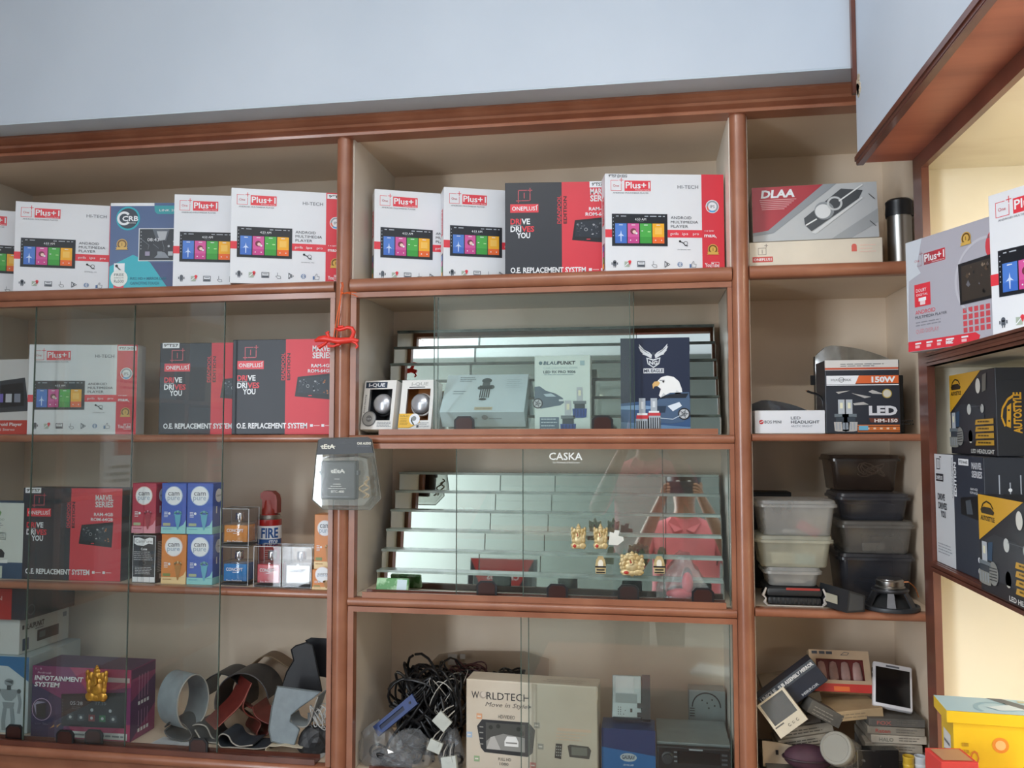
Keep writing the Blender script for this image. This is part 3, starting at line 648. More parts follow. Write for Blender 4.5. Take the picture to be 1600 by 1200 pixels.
a.poly(s, [(40, 25), (56, 25), (53, 36), (43, 33)], SHADES[2], 5).poly(s, [(44, 27), (54, 27), (52, 35), (47, 36)], SHADES[4], 6).poly(s, [(48, 46), (52, 47), (56, 52), (42, 52)], SHADES[3], 5)
for p in ([(28, 33), (37, 40), (36, 44)], [(49, 36), (51, 42), (51, 46)], [(41, 39), (46, 43)]): a.line(s, p, 0.25, SHADES[3], 5)
a.text(s, '08:43', 35.5, 36.4, 3, WHT, l=7, w=11).text(s, '91', 59.5, 38.5, 2.6, WHT, l=7).disc(s, 55.5, 41, 1.1, SHADES[4], 6)
for x, c in ((33.5, '#9a90a8'), (45, '#8c949c'), (55, '#b4bcc0'), (62, '#70849a')): a.rect(s, x, 46, x+4.4, 50, ink(c), 6)
for i in range(6): a.disc(s, 29.4, 27.5+3.2*i, 0.5, SHADES[4], 5, 8)
carton('radio_carton', 'blue and teal radio carton with a round emblem between white cartons', RW, RH, 0.024, WHITEC, (-1.382, 1.965, zl), 0.15, arts={'front': a})
# ================================================================ middle cabinet: mirrored steps
def steps(label, xl, xr, ztop, zbot, ytop, ybot, n, yaw=0.0, lean=3.5, tread=None):
    t = thing('step_display', label, 'display stand', ((xl+xr)/2, ybot, zbot), (0, 0, yaw))
    h = (ztop-zbot)/n; d = (ytop-ybot)/n; w = (xr-xl)/2; ln = math.tan(R(lean))*h
    EDGE = mat('step_edge', '#aebcb4', 0.3, var=0.15, scale=30); BK = mat('step_back', '#2c2620', 0.7)
    for i in range(n):
        y = d*i; z0, z1 = h*i, h*(i+1)-0.006
        mb = MB(); P = [(y, z0), (y+ln, z1), (y+ln+0.004, z1), (y+0.004, z0)]
        V = [(-w, a, b) for a, b in P]+[(w, a, b) for a, b in P]
        mb.add(V, [(0, 4, 5, 1)], MIRROR); mb.add(V, [(1, 5, 6, 2), (3, 7, 4, 0), (0, 1, 2, 3), (7, 6, 5, 4)], EDGE); mb.add(V, [(2, 6, 7, 3)], BK)
        mb.build('mirror_riser', t)
        mb = MB().box(-w, y-0.004, z1+0.0005, w, y+d+0.012 if i < n-1 else y+d+0.02, h*(i+1), tread)
        mb.build('glass_tread', t)
    for s in (-1, 1):
        pts = [(0.004, 0)]
        for i in range(n): pts += [(d*i+0.005, h*i), (d*i+0.005, h*(i+1)-0.007)]
        pts += [(d*n+0.018, h*n-0.007), (d*n+0.018, 0)]
        k = len(pts); V = [(s*w-s*0.004, a, b) for a, b in pts]+[(s*w-s*0.001, a, b) for a, b in pts]
        mb = MB()
        for i in range(n):
            mb.box(s*w-0.002, d*i+0.005, h*i, s*w+0.002, d*n+0.018, h*(i+1)-0.007, mat('step_end', '#c9c8bd', 0.5, var=0.2, scale=25))
        mb.build('step_end', t)
    return t
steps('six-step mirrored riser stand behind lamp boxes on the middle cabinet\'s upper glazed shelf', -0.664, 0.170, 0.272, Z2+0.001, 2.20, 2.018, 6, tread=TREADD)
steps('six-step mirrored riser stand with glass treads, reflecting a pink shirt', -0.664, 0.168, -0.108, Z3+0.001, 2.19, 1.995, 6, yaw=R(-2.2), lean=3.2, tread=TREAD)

# ================================================================ upper glazed shelf of the middle cabinet
zs2 = Z2+0.001
WCARD = mat('window_carton_card', '#e9e8e4', 0.4, var=0.03)
def knob_box(label, px, py, yaw, dark):
    Wd, H, D = 0.086, 0.122, 0.05; p = at(px, py, 1.952); c, s = math.cos(yaw), math.sin(yaw)
    t = thing('spinner_knob_box', label, 'box', (p.x+0.009+c*Wd/2-s*D/2, p.y+s*Wd/2+c*D/2, zs2+0.008), (-0.2, 0, yaw), 'steering spinner knob boxes with a window')
    # window carton: front frame with an opening, back and sides
    inner = ink('#20242a') if dark else ink('#a4652c'); x0, x1, z0, z1 = (-0.027, 0.034, 0.022, 0.100)
    mb = MB(); y = -D/2
    for a, b, cc, d in ((-Wd/2, 0, x0, H), (x1, 0, Wd/2, H), (x0, 0, x1, z0), (x0, z1, x1, H)): mb.box(a, y, b, cc, y+0.001, d, WCARD)
    mb.box(-Wd/2, y+0.001, 0, -Wd/2+0.001, D/2, H, WCARD).box(Wd/2-0.001, y+0.001, 0, Wd/2, D/2, H, WCARD).box(-Wd/2+0.001, y+0.001, 0, Wd/2-0.001, D/2, 0.001, WCARD).box(-Wd/2+0.001, y+0.001, H-0.001, Wd/2-0.001, D/2, H, WCARD if dark else ink('#e8b640'))
    mb.build('carton', t)
    MB().box(-Wd/2+0.001, D/2-0.012, 0.001, Wd/2-0.001, D/2-0.011, H-0.001, inner).build('liner', t)
    kn = MB().lathe([(0, 0.016), (0.018, 0.015), (0.0235, 0.010), (0.025, 0.004), (0.025, 0), (0.020, -0.004), (0.012, -0.012), (0, -0.012)], mat('silver_plastic', '#c9ccd2', 0.25, metal=0.6), 28, Matrix.Translation((0.006, -D/2+0.016, 0.066)) @ Matrix.Rotation(R(90), 4, 'X')).build('spinner_knob', t, 40)
    MB().lathe([(0.0255, 0.003), (0.0285, 0.001), (0.0285, -0.006), (0.022, -0.008)], BLACKP if dark else mat('clear_ring', '#d8d6d2', 0.15, var=0.1), 28, Matrix.Translation((0.007, -D/2+0.017, 0.064)) @ Matrix.Rotation(R(90), 4, 'X')).build('knob_rim', kn, 40)
    a = Art(86, 122, Wd, H)
    if dark:
        a.rect('logo', 4, 4, 62, 19, ink('#2c3c50')).text('logo', 'I-QUE', 12, 15.5, 8, WHT, w=44, bold=0.03)
        a.disc('round_picture', 22, 96, 19, ink('#6d6f70'), 4).disc('round_picture', 22, 96, 16.5, ink('#a3a3a0'), 5).disc('round_picture', 22, 96, 8, ink('#777'+'878'), 6).text('round_picture', 'I-QUE', 22, 98, 3, WHT, al='C', w=12, l=7)
        a.text('lettering', 'Smart Steering', 8, 82, 4, DGY, w=46, rot=90, shear=0.2); a.greek('lettering', 44, 104, 82, 4, 1.2, 3.6, GRY)
    else:
        a.text('logo', 'I-QUE', 26, 14, 8, ink('#b9b9b6'), w=44, bold=0.02).rect('logo', 20, 17, 62, 19, DGY)
        a.poly('yellow_label', [(0, 84), (46, 84), (56, 92), (56, 106), (44, 112), (30, 119), (0, 119)], ink('#eebb3c'), 4).disc('yellow_label', 42, 98, 14, WHT, 5).disc('yellow_label', 41, 96, 6, ink('#8d9290'), 6).poly('yellow_label', [(34, 92), (38, 104), (44, 112), (40, 112), (33, 102)], ink('#3c4438'), 6).text('yellow_label', '0-25-12', 4, 92, 4, DGY, w=22, l=5).greek('yellow_label', 4, 96, 26, 5, 1.2, 3.6, ink('#a07a20'), 5)
        a.greek('lettering', 52, 106, 82, 2, 1.2, 3.4, GRY).rect('lettering', 48, 112, 54, 118, DGY).text('lettering', 'AUTOSPORT', 56, 117, 3.4, GRY, w=26)
    a.build(t, *faces_of(Wd, H, D)['front'])
    return t
knob_box('white window box holding a silver spinner knob, dark blue name bar across its top', 557, 669, -0.16, True)
knob_box('white window box holding a silver spinner knob, yellow label at its lower corner', 616, 671, -0.16, False)
PALEB = mat('pale_blue_card', '#cfe2e8', 0.45, var=0.03)
def back_print(a): a.text('back_print', 'Houstonn', a.wu*0.12, a.hu*0.26, a.hu*0.10, ink('#5a6066'), w=a.wu*0.46).rect('back_print', a.wu*0.06, a.hu*0.14, a.wu*0.09, a.hu*0.27, ink('#b03a40'), 1).ring('back_print', a.wu*0.86, a.hu*0.2, a.wu*0.03, a.wu*0.04, GRY)
# tilted pale blue carton
Wd, H, D = 0.205, 0.138, 0.050
a = Art(132, 100, Wd, H); f = 'lamp_picture'
a.disc(f, 66, 18, 8, ink('#3d4a4c'), 2, ry=7).rect(f, 60, 24, 72, 32, ink('#4a5658'), 3).rect(f, 56, 32, 76, 42, ink('#2f3a3c'), 4).disc(f, 57, 38, 4, ink('#3d4a4c'), 3).disc(f, 75, 36, 5, ink('#5c686a'), 3)
for i in range(5): a.rect(f, 58+3.4*i, 42, 60+3.4*i, 64, ink('#354042'), 3)
a.disc(f, 64, 68, 6, ink('#2e383a'), 3, ry=3)
a.greek('lettering', 15, 46, 36, 2, 1.6, 6, ink('#6a7c82')).greek('lettering', 22, 8, 48, 3, 1.8, 5, ink('#4d5c62'), words=8).greek('lettering', 98, 16, 124, 5, 0.8, 5, ink('#8fa6ae')).rect('lettering', 54, 88, 82, 96, ink('#c9c0a4'), 2).text('lettering', 'CAR LED HEADLAMP', 56, 94, 3.4, ink('#6a6a5c'), w=24, l=3)
ab = Art(132, 100, Wd, H); back_print(ab)
pb = at(690, 657, 1.985)
t = carton('lamp_carton', 'pale blue lamp carton tilted back behind the sliding glass', Wd, H, D, PALEB, loc=(pb.x+Wd/2+0.002, 1.972, zs2+0.036), rot=(-0.80, 0, 0.02), arts={'front': a, 'back': ab})
b2 = Art(132, 34, Wd, D); b2.text('base_lettering', 'ALLOW NOW', 34, 16, 4, GRY, w=24).disc('base_lettering', 70, 12, 5, ink('#8a8f90')).greek('base_lettering', 76, 14, 100, 1, 1.4, 3, GRY)
b2.build(t, (-Wd/2, -D/2, 0), (1, 0, 0), (0, 1, 0), (0, 0, -1))
def bulb_pic(a, part, x, y, h, base, l=3):
    w = h*0.22
    a.rect(part, x-w*0.45, y-h, x+w*0.45, y-h*0.52, ink('#b9c0c6'), l).rect(part, x-w*0.2, y-h*0.9, x+w*0.2, y-h*0.72, ink('#e8e6c8'), l+1).rect(part, x-w, y-h*0.55, x+w, y-h*0.45, ink('#6f7a80'), l+1).rect(part, x-w*0.8, y-h*0.46, x+w*0.8, y-h*0.3, ink('#3a434c'), l+1).poly(part, [(x-w*1.1, y-h*0.3), (x+w*1.1, y-h*0.3), (x+w, y-h*0.02), (x+w*0.5, y), (x-w*0.5, y), (x-w, y-h*0.02)], base, l+1)
    for i in range(4): a.rect(part, x-w*0.8+i*w*0.45, y-h*0.28, x-w*0.65+i*w*0.45, y-h*0.06, ink('#9aa4ae') if base != ink('#2c4c94') else ink('#20386e'), l+2)
def car_pic(a, part, pts, m, wheel, r, l=2):
    a.poly(part, pts, m, l).disc(part, wheel[0], wheel[1], r, ink('#20242a'), l+1).disc(part, wheel[0], wheel[1], r*0.78, ink('#c4c8cc'), l+2).ring(part, wheel[0], wheel[1], r*0.3, r*0.4, ink('#5a6066'), l+3)
    for i in range(5):
        t = i*2*math.pi/5; a.line(part, [wheel, (wheel[0]+r*0.7*math.cos(t), wheel[1]+r*0.7*math.sin(t))], r*0.12, ink('#5a6066'), l+4)
def f_led(a):
    a.disc('logo', 9.5, 11, 2.8, ink('#5a7a82'), 2).text('logo', 'BLAU', 14, 13.5, 5, ink('#2e5468'), w=22, bold=0.02, shear=0.15).text('logo', 'PUNKT', 36, 13.5, 5, ink('#1c2a34'), w=27, bold=0.03, shear=0.15).rect('logo', 71, 8, 78, 15, ink('#a4c0c6'), 2)
    a.text('lettering', 'CAR LIGHTING 6000K', 14, 20, 3, ink('#a9c4c6'), w=54).text('lettering', 'LED 9X PRO 9006', 14, 26.5, 3.8, ink('#3c5058'), w=50, bold=0.02).greek('lettering', 15, 28.4, 64, 1, 0.8, 3, ink('#8aa4aa'))
    car_pic(a, 'car_picture', [(0, 47), (8, 46), (18, 53), (32, 57), (44, 64), (46, 71), (40, 75), (10, 80), (0, 78)], ink('#5d6f7e'), (5, 72), 8)
    a.poly('car_picture', [(14, 58), (26, 57), (34, 62), (18, 62)], ink('#b8ccd6'), 4).rect('car_picture', 38, 66, 45, 69, ink('#cfdade'), 4)
    bulb_pic(a, 'bulb_picture', 70, 94, 46, ink('#2c4c94')); bulb_pic(a, 'bulb_picture', 52, 118, 50, ink('#2c4c94'))
    a.rect('feature_panel', 8, 93, 38, 118, ink('#5e7486'), 2); a.greek('feature_panel', 10, 95, 36, 5, 1.6, 5, ink('#c2d2da'), 3)
pbox('lamp_carton', 'pale green lamp carton with two blue bulbs and a car, behind the sliding glass', 835.5, 555, 922, 674, 1.952, zs2, 0.06, mat('pale_green_card', '#d9e8e2', 0.4, var=0.02), arts={'front': f_led, 'back': back_print})
def f_eagle(a):
    b = 'background'; a.rect(b, 0, 0, 106.5, 147, ink('#1d2740'), 1).poly(b, [(0, 100), (40, 96), (106.5, 92), (106.5, 147), (0, 147)], ink('#3a5a86'), 2).poly(b, [(0, 104), (30, 102), (60, 106), (30, 110), (0, 109)], ink('#7ea0c4'), 3).poly(b, [(0, 128), (106.5, 136), (106.5, 147), (0, 147)], ink('#6d8fb4'), 3)
    w = 'emblem'; LG = ink('#d4d9de')
    for s in (1, -1):
        def m(x, y): return (51+s*x, y)
        a.poly(w, [m(2, 26), m(6, 22), m(14, 18), m(22, 9), m(21, 14), m(23, 13), m(20, 19), m(21, 19), m(16, 24), m(17, 25), m(11, 27), m(6, 30), m(3, 31)], LG, 2)
        for q in range(4): a.line(w, [m(7+q*3, 24-q*2), m(14+q*2, 20-q*2)], 0.5, ink('#1d2740'), 3)
    a.disc(w, 51, 24, 2.2, ink('#3b4450'), 4).poly(w, [(40, 30), (45, 31), (51, 33), (57, 31), (62, 30), (60, 40), (51, 46), (42, 40)], LG, 3).poly(w, [(42, 32), (51, 35), (60, 32), (58.5, 39), (51, 44), (43.5, 39)], ink('#1d2740'), 4).text(w, 'NG', 51, 41, 5.5, LG, al='C', w=13, bold=0.04, l=5)
    a.rect(w, 35.5, 46.5, 67, 54, LG, 2).text(w, 'MR EAGLE', 51, 52.6, 4.6, ink('#1d2740'), al='C', w=29, bold=0.02, l=3)
    e = 'eagle_picture'; a.poly(e, [(59, 88), (62, 78), (56, 73), (57, 66), (63, 60), (72, 58), (82, 60), (90, 67), (94, 78), (95, 86), (92, 90), (70, 93), (64, 94)], ink('#eef0f0'), 3).poly(e, [(58, 66), (52, 67), (49, 71), (50, 78), (52.5, 74), (58, 73.5), (61, 69)], ink('#d8b070'), 4).disc(e, 66, 67, 1.6, ink('#2a2a2a'), 5, 10).line(e, [(60, 65), (68, 65)], 1, ink('#8a8f94'), 5).poly(e, [(60, 93), (66, 84), (74, 92)], ink('#c2c8ce'), 4).poly(e, [(80, 92), (86, 80), (94, 86), (92, 92)], ink('#ccd2d8'), 4)
    c = 'car_picture'; car_pic(a, c, [(53, 100), (60, 92), (76, 84), (105, 83), (106.5, 104), (106, 118), (96, 128), (76, 131), (60, 129), (54, 118)], ink('#4a6280'), (97, 116), 9.4, 4)
    a.poly(c, [(62, 92), (76, 86), (104, 85), (100, 92)], ink('#1c2430'), 6).poly(c, [(72, 104), (90, 98), (94, 104), (80, 112)], ink('#dfeaf4'), 6).poly(c, [(55, 104), (70, 104), (68, 114), (56, 114)], ink('#26384e'), 6).line(c, [(58, 122), (80, 124), (92, 118)], 1.2, ink('#c0cfdd'), 6)
    for x, y, h in ((51, 138, 46), (33, 146, 54)):
        a.rect('bulb_picture', x-5, y-h, x+5, y-h*0.52, ink('#aab4be'), 8).rect('bulb_picture', x-2, y-h*0.9, x+2, y-h*0.7, ink('#d6dde2'), 9).rect('bulb_picture', x-9, y-h*0.52, x+10, y-h*0.42, ink('#cc3c44'), 9).rect('bulb_picture', x-8, y-h*0.58, x+8, y-h*0.52, ink('#e8ecee'), 9).rect('bulb_picture', x-10, y-h*0.42, x+10, y, ink('#b0b8c0'), 8)
        for i in range(6): a.rect('bulb_picture', x-9+i*3.4, y-h*0.36, x-7.5+i*3.4, y, ink('#22262c'), 9)
pbox('lamp_carton', 'dark blue lamp carton with a white eagle head and a car front', 970.5, 527, 1077, 674, 1.950, zs2, 0.06, BLACKC, arts={'front': f_eagle})
# ================================================================ lower glazed shelf: stickers on the pane
GOLDM = mat('gold_sticker', '#c99a3c', 0.3, metal=0.6, var=0.15, scale=60, col2='#8a5a1c')
PALEG = mat('pale_gold', '#d8c79a', 0.35, metal=0.3, var=0.15, scale=60, col2='#a88a50')
REDS = mat('red_enamel', '#b8382c', 0.35)
def deity(label, x0, yt, x1, yb, y, seated_round=False, big=False):
    a, b = at(x0, yb, y), at(x1, yt, y); w, h = b.x-a.x, b.z-a.z; g = GOLDM if big else PALEG
    t = thing('elephant_god_sticker', label, 'sticker', ((a.x+b.x)/2, y-0.0045, a.z)); u = lambda X, Z: (X*w, 0, Z*h)
    E = lambda mb, X, Z, rx, rz, m, ry=0.0035: ell(mb, (X*w, 0, Z*h), (rx*w, ry, rz*h), m)
    mb = MB()
    E(mb, 0, .36, .36, .22, g, .004); E(mb, 0, .54, .30, .14, g); E(mb, -.24, .13, .26, .13, g); E(mb, .24, .13, .26, .13, g); E(mb, 0, .10, .34, .10, g, .003)   # belly, chest, folded legs
    for s in (-1, 1): E(mb, s*.34, .46, .12, .16, g); E(mb, s*.40, .62, .10, .13, g); E(mb, s*.32, .32, .13, .11, g); E(mb, s*.41, .78, .09, .09, g); E(mb, s*.30, .04, .12, .05, g, .003)
    mb.build('body', t, 60)
    mb = MB(); E(mb, 0, .70, .22, .13, g, .0042)
    for s in (-1, 1): E(mb, s*.26, .70, .14, .12, g, .003)
    mb.tube([(0, -.0035, .68*h), (.02*w, -.0045, .60*h), (.05*w, -.0045, .52*h), (-.02*w, -.0045, .46*h), (-.1*w, -.0045, .46*h)], [w*.075, w*.065, w*.055, w*.045, w*.035], g, 8)
    mb.build('head', t, 60)
    mb = MB(); E(mb, 0, .84, .16, .08, g); E(mb, 0, .92, .10, .06, g); E(mb, 0, .97, .04, .04, g); mb.build('crown', t, 60)
    if not big:
        mb = MB(); E(mb, -.02, .60, .09, .17, REDS, .0048); mb.build('red_robe', t, 60); mb = MB(); E(mb, -.24, .12, .15, .09, REDS, .0048); mb.build('red_offering', t, 60)
    if seated_round:
        mb = MB()
        for i in range(16): q = i*math.pi/8; ell(mb, (math.cos(q)*w*.44, .001, (.45+.40*math.sin(q))*h), (w*.11, .002, h*.1), g)
        mb.build('halo', t, 60)
    return t
deity('gold elephant-headed deity sticker on the tall sliding glass above the purple box', 134.5, 1039.5, 171, 1094, at(0, 0, F+0.008).y, big=True)
deity('small pale gold deity sticker with red robe, nearer the lettering on the glass', 892, 818, 916, 857, y1)
deity('small red and gold deity sticker with a torn white scrap beside it', 927, 818, 950, 857, y1)
deity('round pale gold deity sticker with a ring of petals between two striped stickers', 969, 861, 1006, 898, y1, seated_round=True)
for lab, x0, x1 in (('small gold and black striped dome sticker below the red deity sticker', 930, 947), ('small gold and black striped dome sticker beside the plastic bag', 1021, 1039)):
    a, b = at(x0, 896, y1), at(x1, 868, y1); w, h = b.x-a.x, b.z-a.z
    t = thing('dome_sticker', lab, 'sticker', ((a.x+b.x)/2, y1-0.002, a.z), group='gold and black dome stickers')
    MB().prism([(-w*.45, .0), (w*.45, 0), (w*.5, h*.4), (w*.4, h*.75), (w*.2, h*.97), (-w*.2, h*.97), (-w*.4, h*.75), (-w*.5, h*.4)], 0, 0.002, PALEG).build('backing', t)
    MB().prism([(-w*.22, h*.4), (w*.22, h*.4), (w*.22, h*.62), (w*.12, h*.76), (-w*.12, h*.76), (-w*.22, h*.62)], -0.001, 0, ink('#e9e4d4')).build('dome', t)
    mb = MB()
    for z0, z1, q in ((.34, .42, .5), (.18, .25, .36), (.04, .1, .4)): mb.box(-w*q, -0.0012, h*z0, w*q, 0, h*z1, BLACKP)
    mb.build('stripe', t)
p = at(962, 840, y1)
t = tag(MB().prism([(-.016, -.016), (.004, -.017), (.018, -.006), (.017, .002), (.006, .004), (.009, .016), (-.002, .017), (-.004, .010), (-.013, .013)], -0.0015, -0.0004, mat('white_tape', '#dfe0d8', 0.6, var=0.05)).build('tape_scrap', loc=(p.x, y1, p.z)), 'torn scrap of white tape stuck on the glass', 'tape')
# clear bag holding something pink, at the foot of the steps
p = at(1066, 935, 1.955)
BAGM = glassy('thin_polythene', (0.95, 0.95, 0.95), haze=0.16, hcol='#e6e6e6', rough=0.15)
def crumple(label, name, c, size, seed, m, inner=None, group=None, rotz=0, pointy=0.0, cat='bag'):
    """crumpled thin plastic bag"""
    t = thing(name, label, cat, c, (0, 0, rotz), group); g = random.Random(seed)
    bm = bmesh.new(); bmesh.ops.create_icosphere(bm, subdivisions=3, radius=1)
    ph = [(Vector((g.uniform(-1, 1), g.uniform(-1, 1), g.uniform(-1, 1))).normalized(), g.uniform(3, 9), g.random()*6) for _ in range(9)]
    for v in bm.verts:
        n = v.co.normalized(); k = 1.0
        for d, f, o in ph: k += 0.095*abs(math.sin(n.dot(d)*f+o))-.03
        z = max(n.z, -0.55)*k; q = 1-pointy*max(0, n.z)
        v.co = Vector((n.x*k*q*size[0], n.y*k*q*size[1], max(0.0, (z+0.55)/1.6*size[2])))
    me = bpy.data.meshes.new('sheet'); bm.to_mesh(me); bm.free(); me.materials.append(m)
    o = bpy.data.objects.new('bag_film', me); COL.objects.link(o); o.parent = t
    if inner: inner(t)
    return t
def pink_in(t):
    mb = MB(); m = mat('pink_rubber', '#e0606a', 0.4); ell(mb, (-.006, 0, .018), (.03, .010, .013), m); ell(mb, (.012, 0, .042), (.013, .009, .026), m); mb.build('pink_content', t, 60)
crumple('clear polythene bag with something pink inside, at the foot of the mirrored steps', 'polythene_bag', (p.x, 1.954, Z3+0.002), (0.046, 0.014, 0.088), 4, BAGM, pink_in, pointy=0.55)
# green packet on the lowest step
p = at(615, 905, 1.965)
t = thing('leaf_packet', 'small green and white packet lying at the foot of the mirrored steps', 'packet', (p.x, 1.955, Z3+0.003), (-0.35, 0, 0))
MB().box(-.04, -.008, 0, .04, .004, .034, mat('green_film', '#5e9a5c', 0.3, col2='#a8d0a4', scale=40, thr=(0.45, 0.55)), bev=.003).build('packet_body', t)
MB().box(.012, -.0085, .004, .036, -.008, .03, ink('#cfe2e8')).build('printed_patch', t)
# ================================================================ corner cabinet, top shelf
zc1, zc2, zc3, zc4 = 0.368, -0.005, -0.382, Z4-0.019
CREAMC = mat('cream_card', '#dcd3c2', 0.5, var=0.05, scale=10)
def f_flat(a):
    p = 'logo'; c = ink('#8a7f76')
    a.frame(p, 14, 9, 27, 20, 0.8, c).rect(p, 24, 5, 30, 6, c).rect(p, 26.5, 3, 27.5, 8.5, c).text(p, '1', 20.5, 18, 6, c, al='C')
    a.rect(p, 5, 23, 37, 31.5, ink('#c9544a')).text(p, 'ONEPLUS1', 7, 29.3, 4, WHT, w=28, bold=0.015)
    a.disc('icons', 163, 12, 4, ink('#d2645a')).rect('icons', 159, 13, 167, 20, ink('#d2645a'), 2).greek('icons', 172, 10, 196, 3, 1.6, 5, ink('#e3c4b6'))
pbox('flat_carton', 'flat cream carton with a red name bar lying under the headlamp box', 1171, 372, 1377, 411, 1.925, zc1, 0.24, CREAMC, yaw=-0.03, arts={'front': f_flat})
bl = at(1176, 362, 1.955); W_, H_, D_ = 0.272, 0.130, 0.105
a = Art(178, 82, W_, H_)
a.poly('background', [(0, 0), (178, 0), (178, 82), (0, 82)], ink('#b9bcbe'), 1).poly('background', [(0, 0), (103, 0), (22, 66), (0, 70)], ink('#a8353e'), 2).poly('background', [(103, 0), (122, 0), (30, 70), (0, 74), (0, 69), (22, 66)], ink('#8f9499'), 3).poly('background', [(112, 82), (178, 40), (178, 60), (140, 82)], ink('#9fa3a6'), 3)
a.text('logo', 'DLAA', 13, 16.5, 11, ink('#dfe3e8'), w=49, bold=0.04, shear=0.12, l=4)
for i in range(6): a.rect('logo', 11+i*0.6, 19.5+i*2.8, 64-i*3.5, 20.6+i*2.8, ink('#d8a0a2'), 4)
a.poly('lamp_picture', [(75, 60), (74, 50), (128, 8), (158, 12), (152, 24), (84, 70)], ink('#4a4e52'), 4).disc('lamp_picture', 103, 40, 14, ink('#8d9296'), 5).disc('lamp_picture', 101, 41, 11, ink('#d9dcde'), 6).ring('lamp_picture', 118, 30, 8, 11, ink('#c2c6c8'), 6).line('lamp_picture', [(76, 61), (92, 52)], 2, ink('#e4e6e6'), 7).line('lamp_picture', [(124, 27), (158, 4)], 2, ink('#e4e6e6'), 7).poly('lamp_picture', [(84, 72), (156, 22), (158, 24), (90, 74)], ink('#d0d3d4'), 5)
for x, y in ((166, 18), (166, 58)): a.line('staple', [(x, y), (x+8, y+8)], 1, ink('#3a3a3a'), 6)
carton('headlamp_box', 'worn headlamp box with a red corner and silver lamp picture, tilted on the flat carton', W_, H_, D_, mat('worn_card', '#cfcac2', 0.55, col2='#a89c8c', scale=14, thr=(0.5, 0.9)), loc=(bl.x+W_/2+0.003, 1.955+0.055, 0.368+0.0545+0.006), rot=(-0.10, 0, -0.03), arts={'front': a}, bev=0.003)
p = at(1411, 400, 1.985)
t = thing('steel_canister', 'steel canister with a crumpled black lid beside the flat carton', 'canister', (p.x-0.006, 1.985, zc1))
MB().lathe([(0, 0), (.0265, 0), (.0268, .004), (.0262, .008), (.0262, .118), (.0268, .121), (0, .121)], STEEL, 28).build('body', t, 40)
MB().lathe([(.0285, .116), (.0295, .125), (.028, .142), (.029, .150), (.024, .155), (0, .153)], BLACKP, 20).build('lid', t, 30)
# ================================================================ corner cabinet, second shelf
def f_bos(a):
    a.disc('logo', 10, 18, 3.6, ink('#c23a3e')).line('logo', [(7.5, 19), (12.5, 17)], 1, WHT, 3).text('logo', 'BOS MINI', 15, 20.2, 4.6, ink('#3a3f48'), w=26)
    a.text('lettering', 'LED', 56, 14, 4.4, ink('#3f444c'), w=15).text('lettering', 'HEADLIGHT', 56, 20.3, 4.4, ink('#3f444c'), w=44, bold=0.012).text('lettering', 'ARCTIC BRIGHT', 56, 26, 3, ink('#9aa0a8'), w=33)
pbox('headlight_box', 'small white headlight box in front of a dark glossy lamp', 1180, 641, 1289, 677, 1.925, zc2, 0.055, WHITEC, arts={'front': f_bos})
LENS = mat('smoked_lens', '#3a3d42', 0.08, var=0.2, scale=14, col2='#6a6d70', coat=0.6)
def lamp_unit(label, px0, px1, ytop, ybot, Y, m, seed, zb, drop=0.42):
    """wrap-round car lamp: swept lens in front of a dark housing"""
    a, b = at(px0, ybot, Y), at(px1, ytop, Y); w, h = b.x-a.x, b.z-zb
    t = thing('car_lamp', label, 'car lamp', ((a.x+b.x)/2, Y, zb)); n = 14; V = []; F = []
    for i in range(n+1):
        u = i/n; x = -w/2+w*u; top = h*(1-drop*u**2.2)*(0.88+0.12*min(1, u*6)); bow = 0.03*math.sin(math.pi*min(1, u*1.1))
        for k in range(6):
            v = k/5; V.append((x, -bow*math.sin(math.pi*(0.15+0.75*v)), top*v))
    for i in range(n):
        for k in range(5): q = i*6+k; F.append((q, q+6, q+7, q+1))
    MB().add(V, F, m).build('lens', t, 50)
    V2 = [(x*0.97, 0.035 if k else 0.035, z) for k, (x, y, z) in enumerate(V)]; mb = MB(); n6 = len(V)
    rim = [i*6+5 for i in range(n+1)]; base = [i*6 for i in range(n+1)]
    mb.add(V+V2, [(a, b, b+n6, a+n6) for a, b in zip(rim, rim[1:])]+[(b, a, a+n6, b+n6) for a, b in zip(base, base[1:])]+[tuple([k+n6 for k in base]+[k+n6 for k in rim[::-1]])]+[(0, n6, n6+5, 5)]+[(n*6+5, n6+n*6+5, n6+n*6, n*6)], BLACKP)
    fix_normals(mb.build('housing', t))
    MB().box(-w/2-0.010, 0.004, h*0.55, -w/2+0.006, 0.012, h*0.66, BLACKP).build('mounting_tab', t)
    return t
lamp_unit('dark glossy car lamp lying behind the small white headlight box', 1176, 1272, 624, 672, 2.022, LENS, 1, zc2)
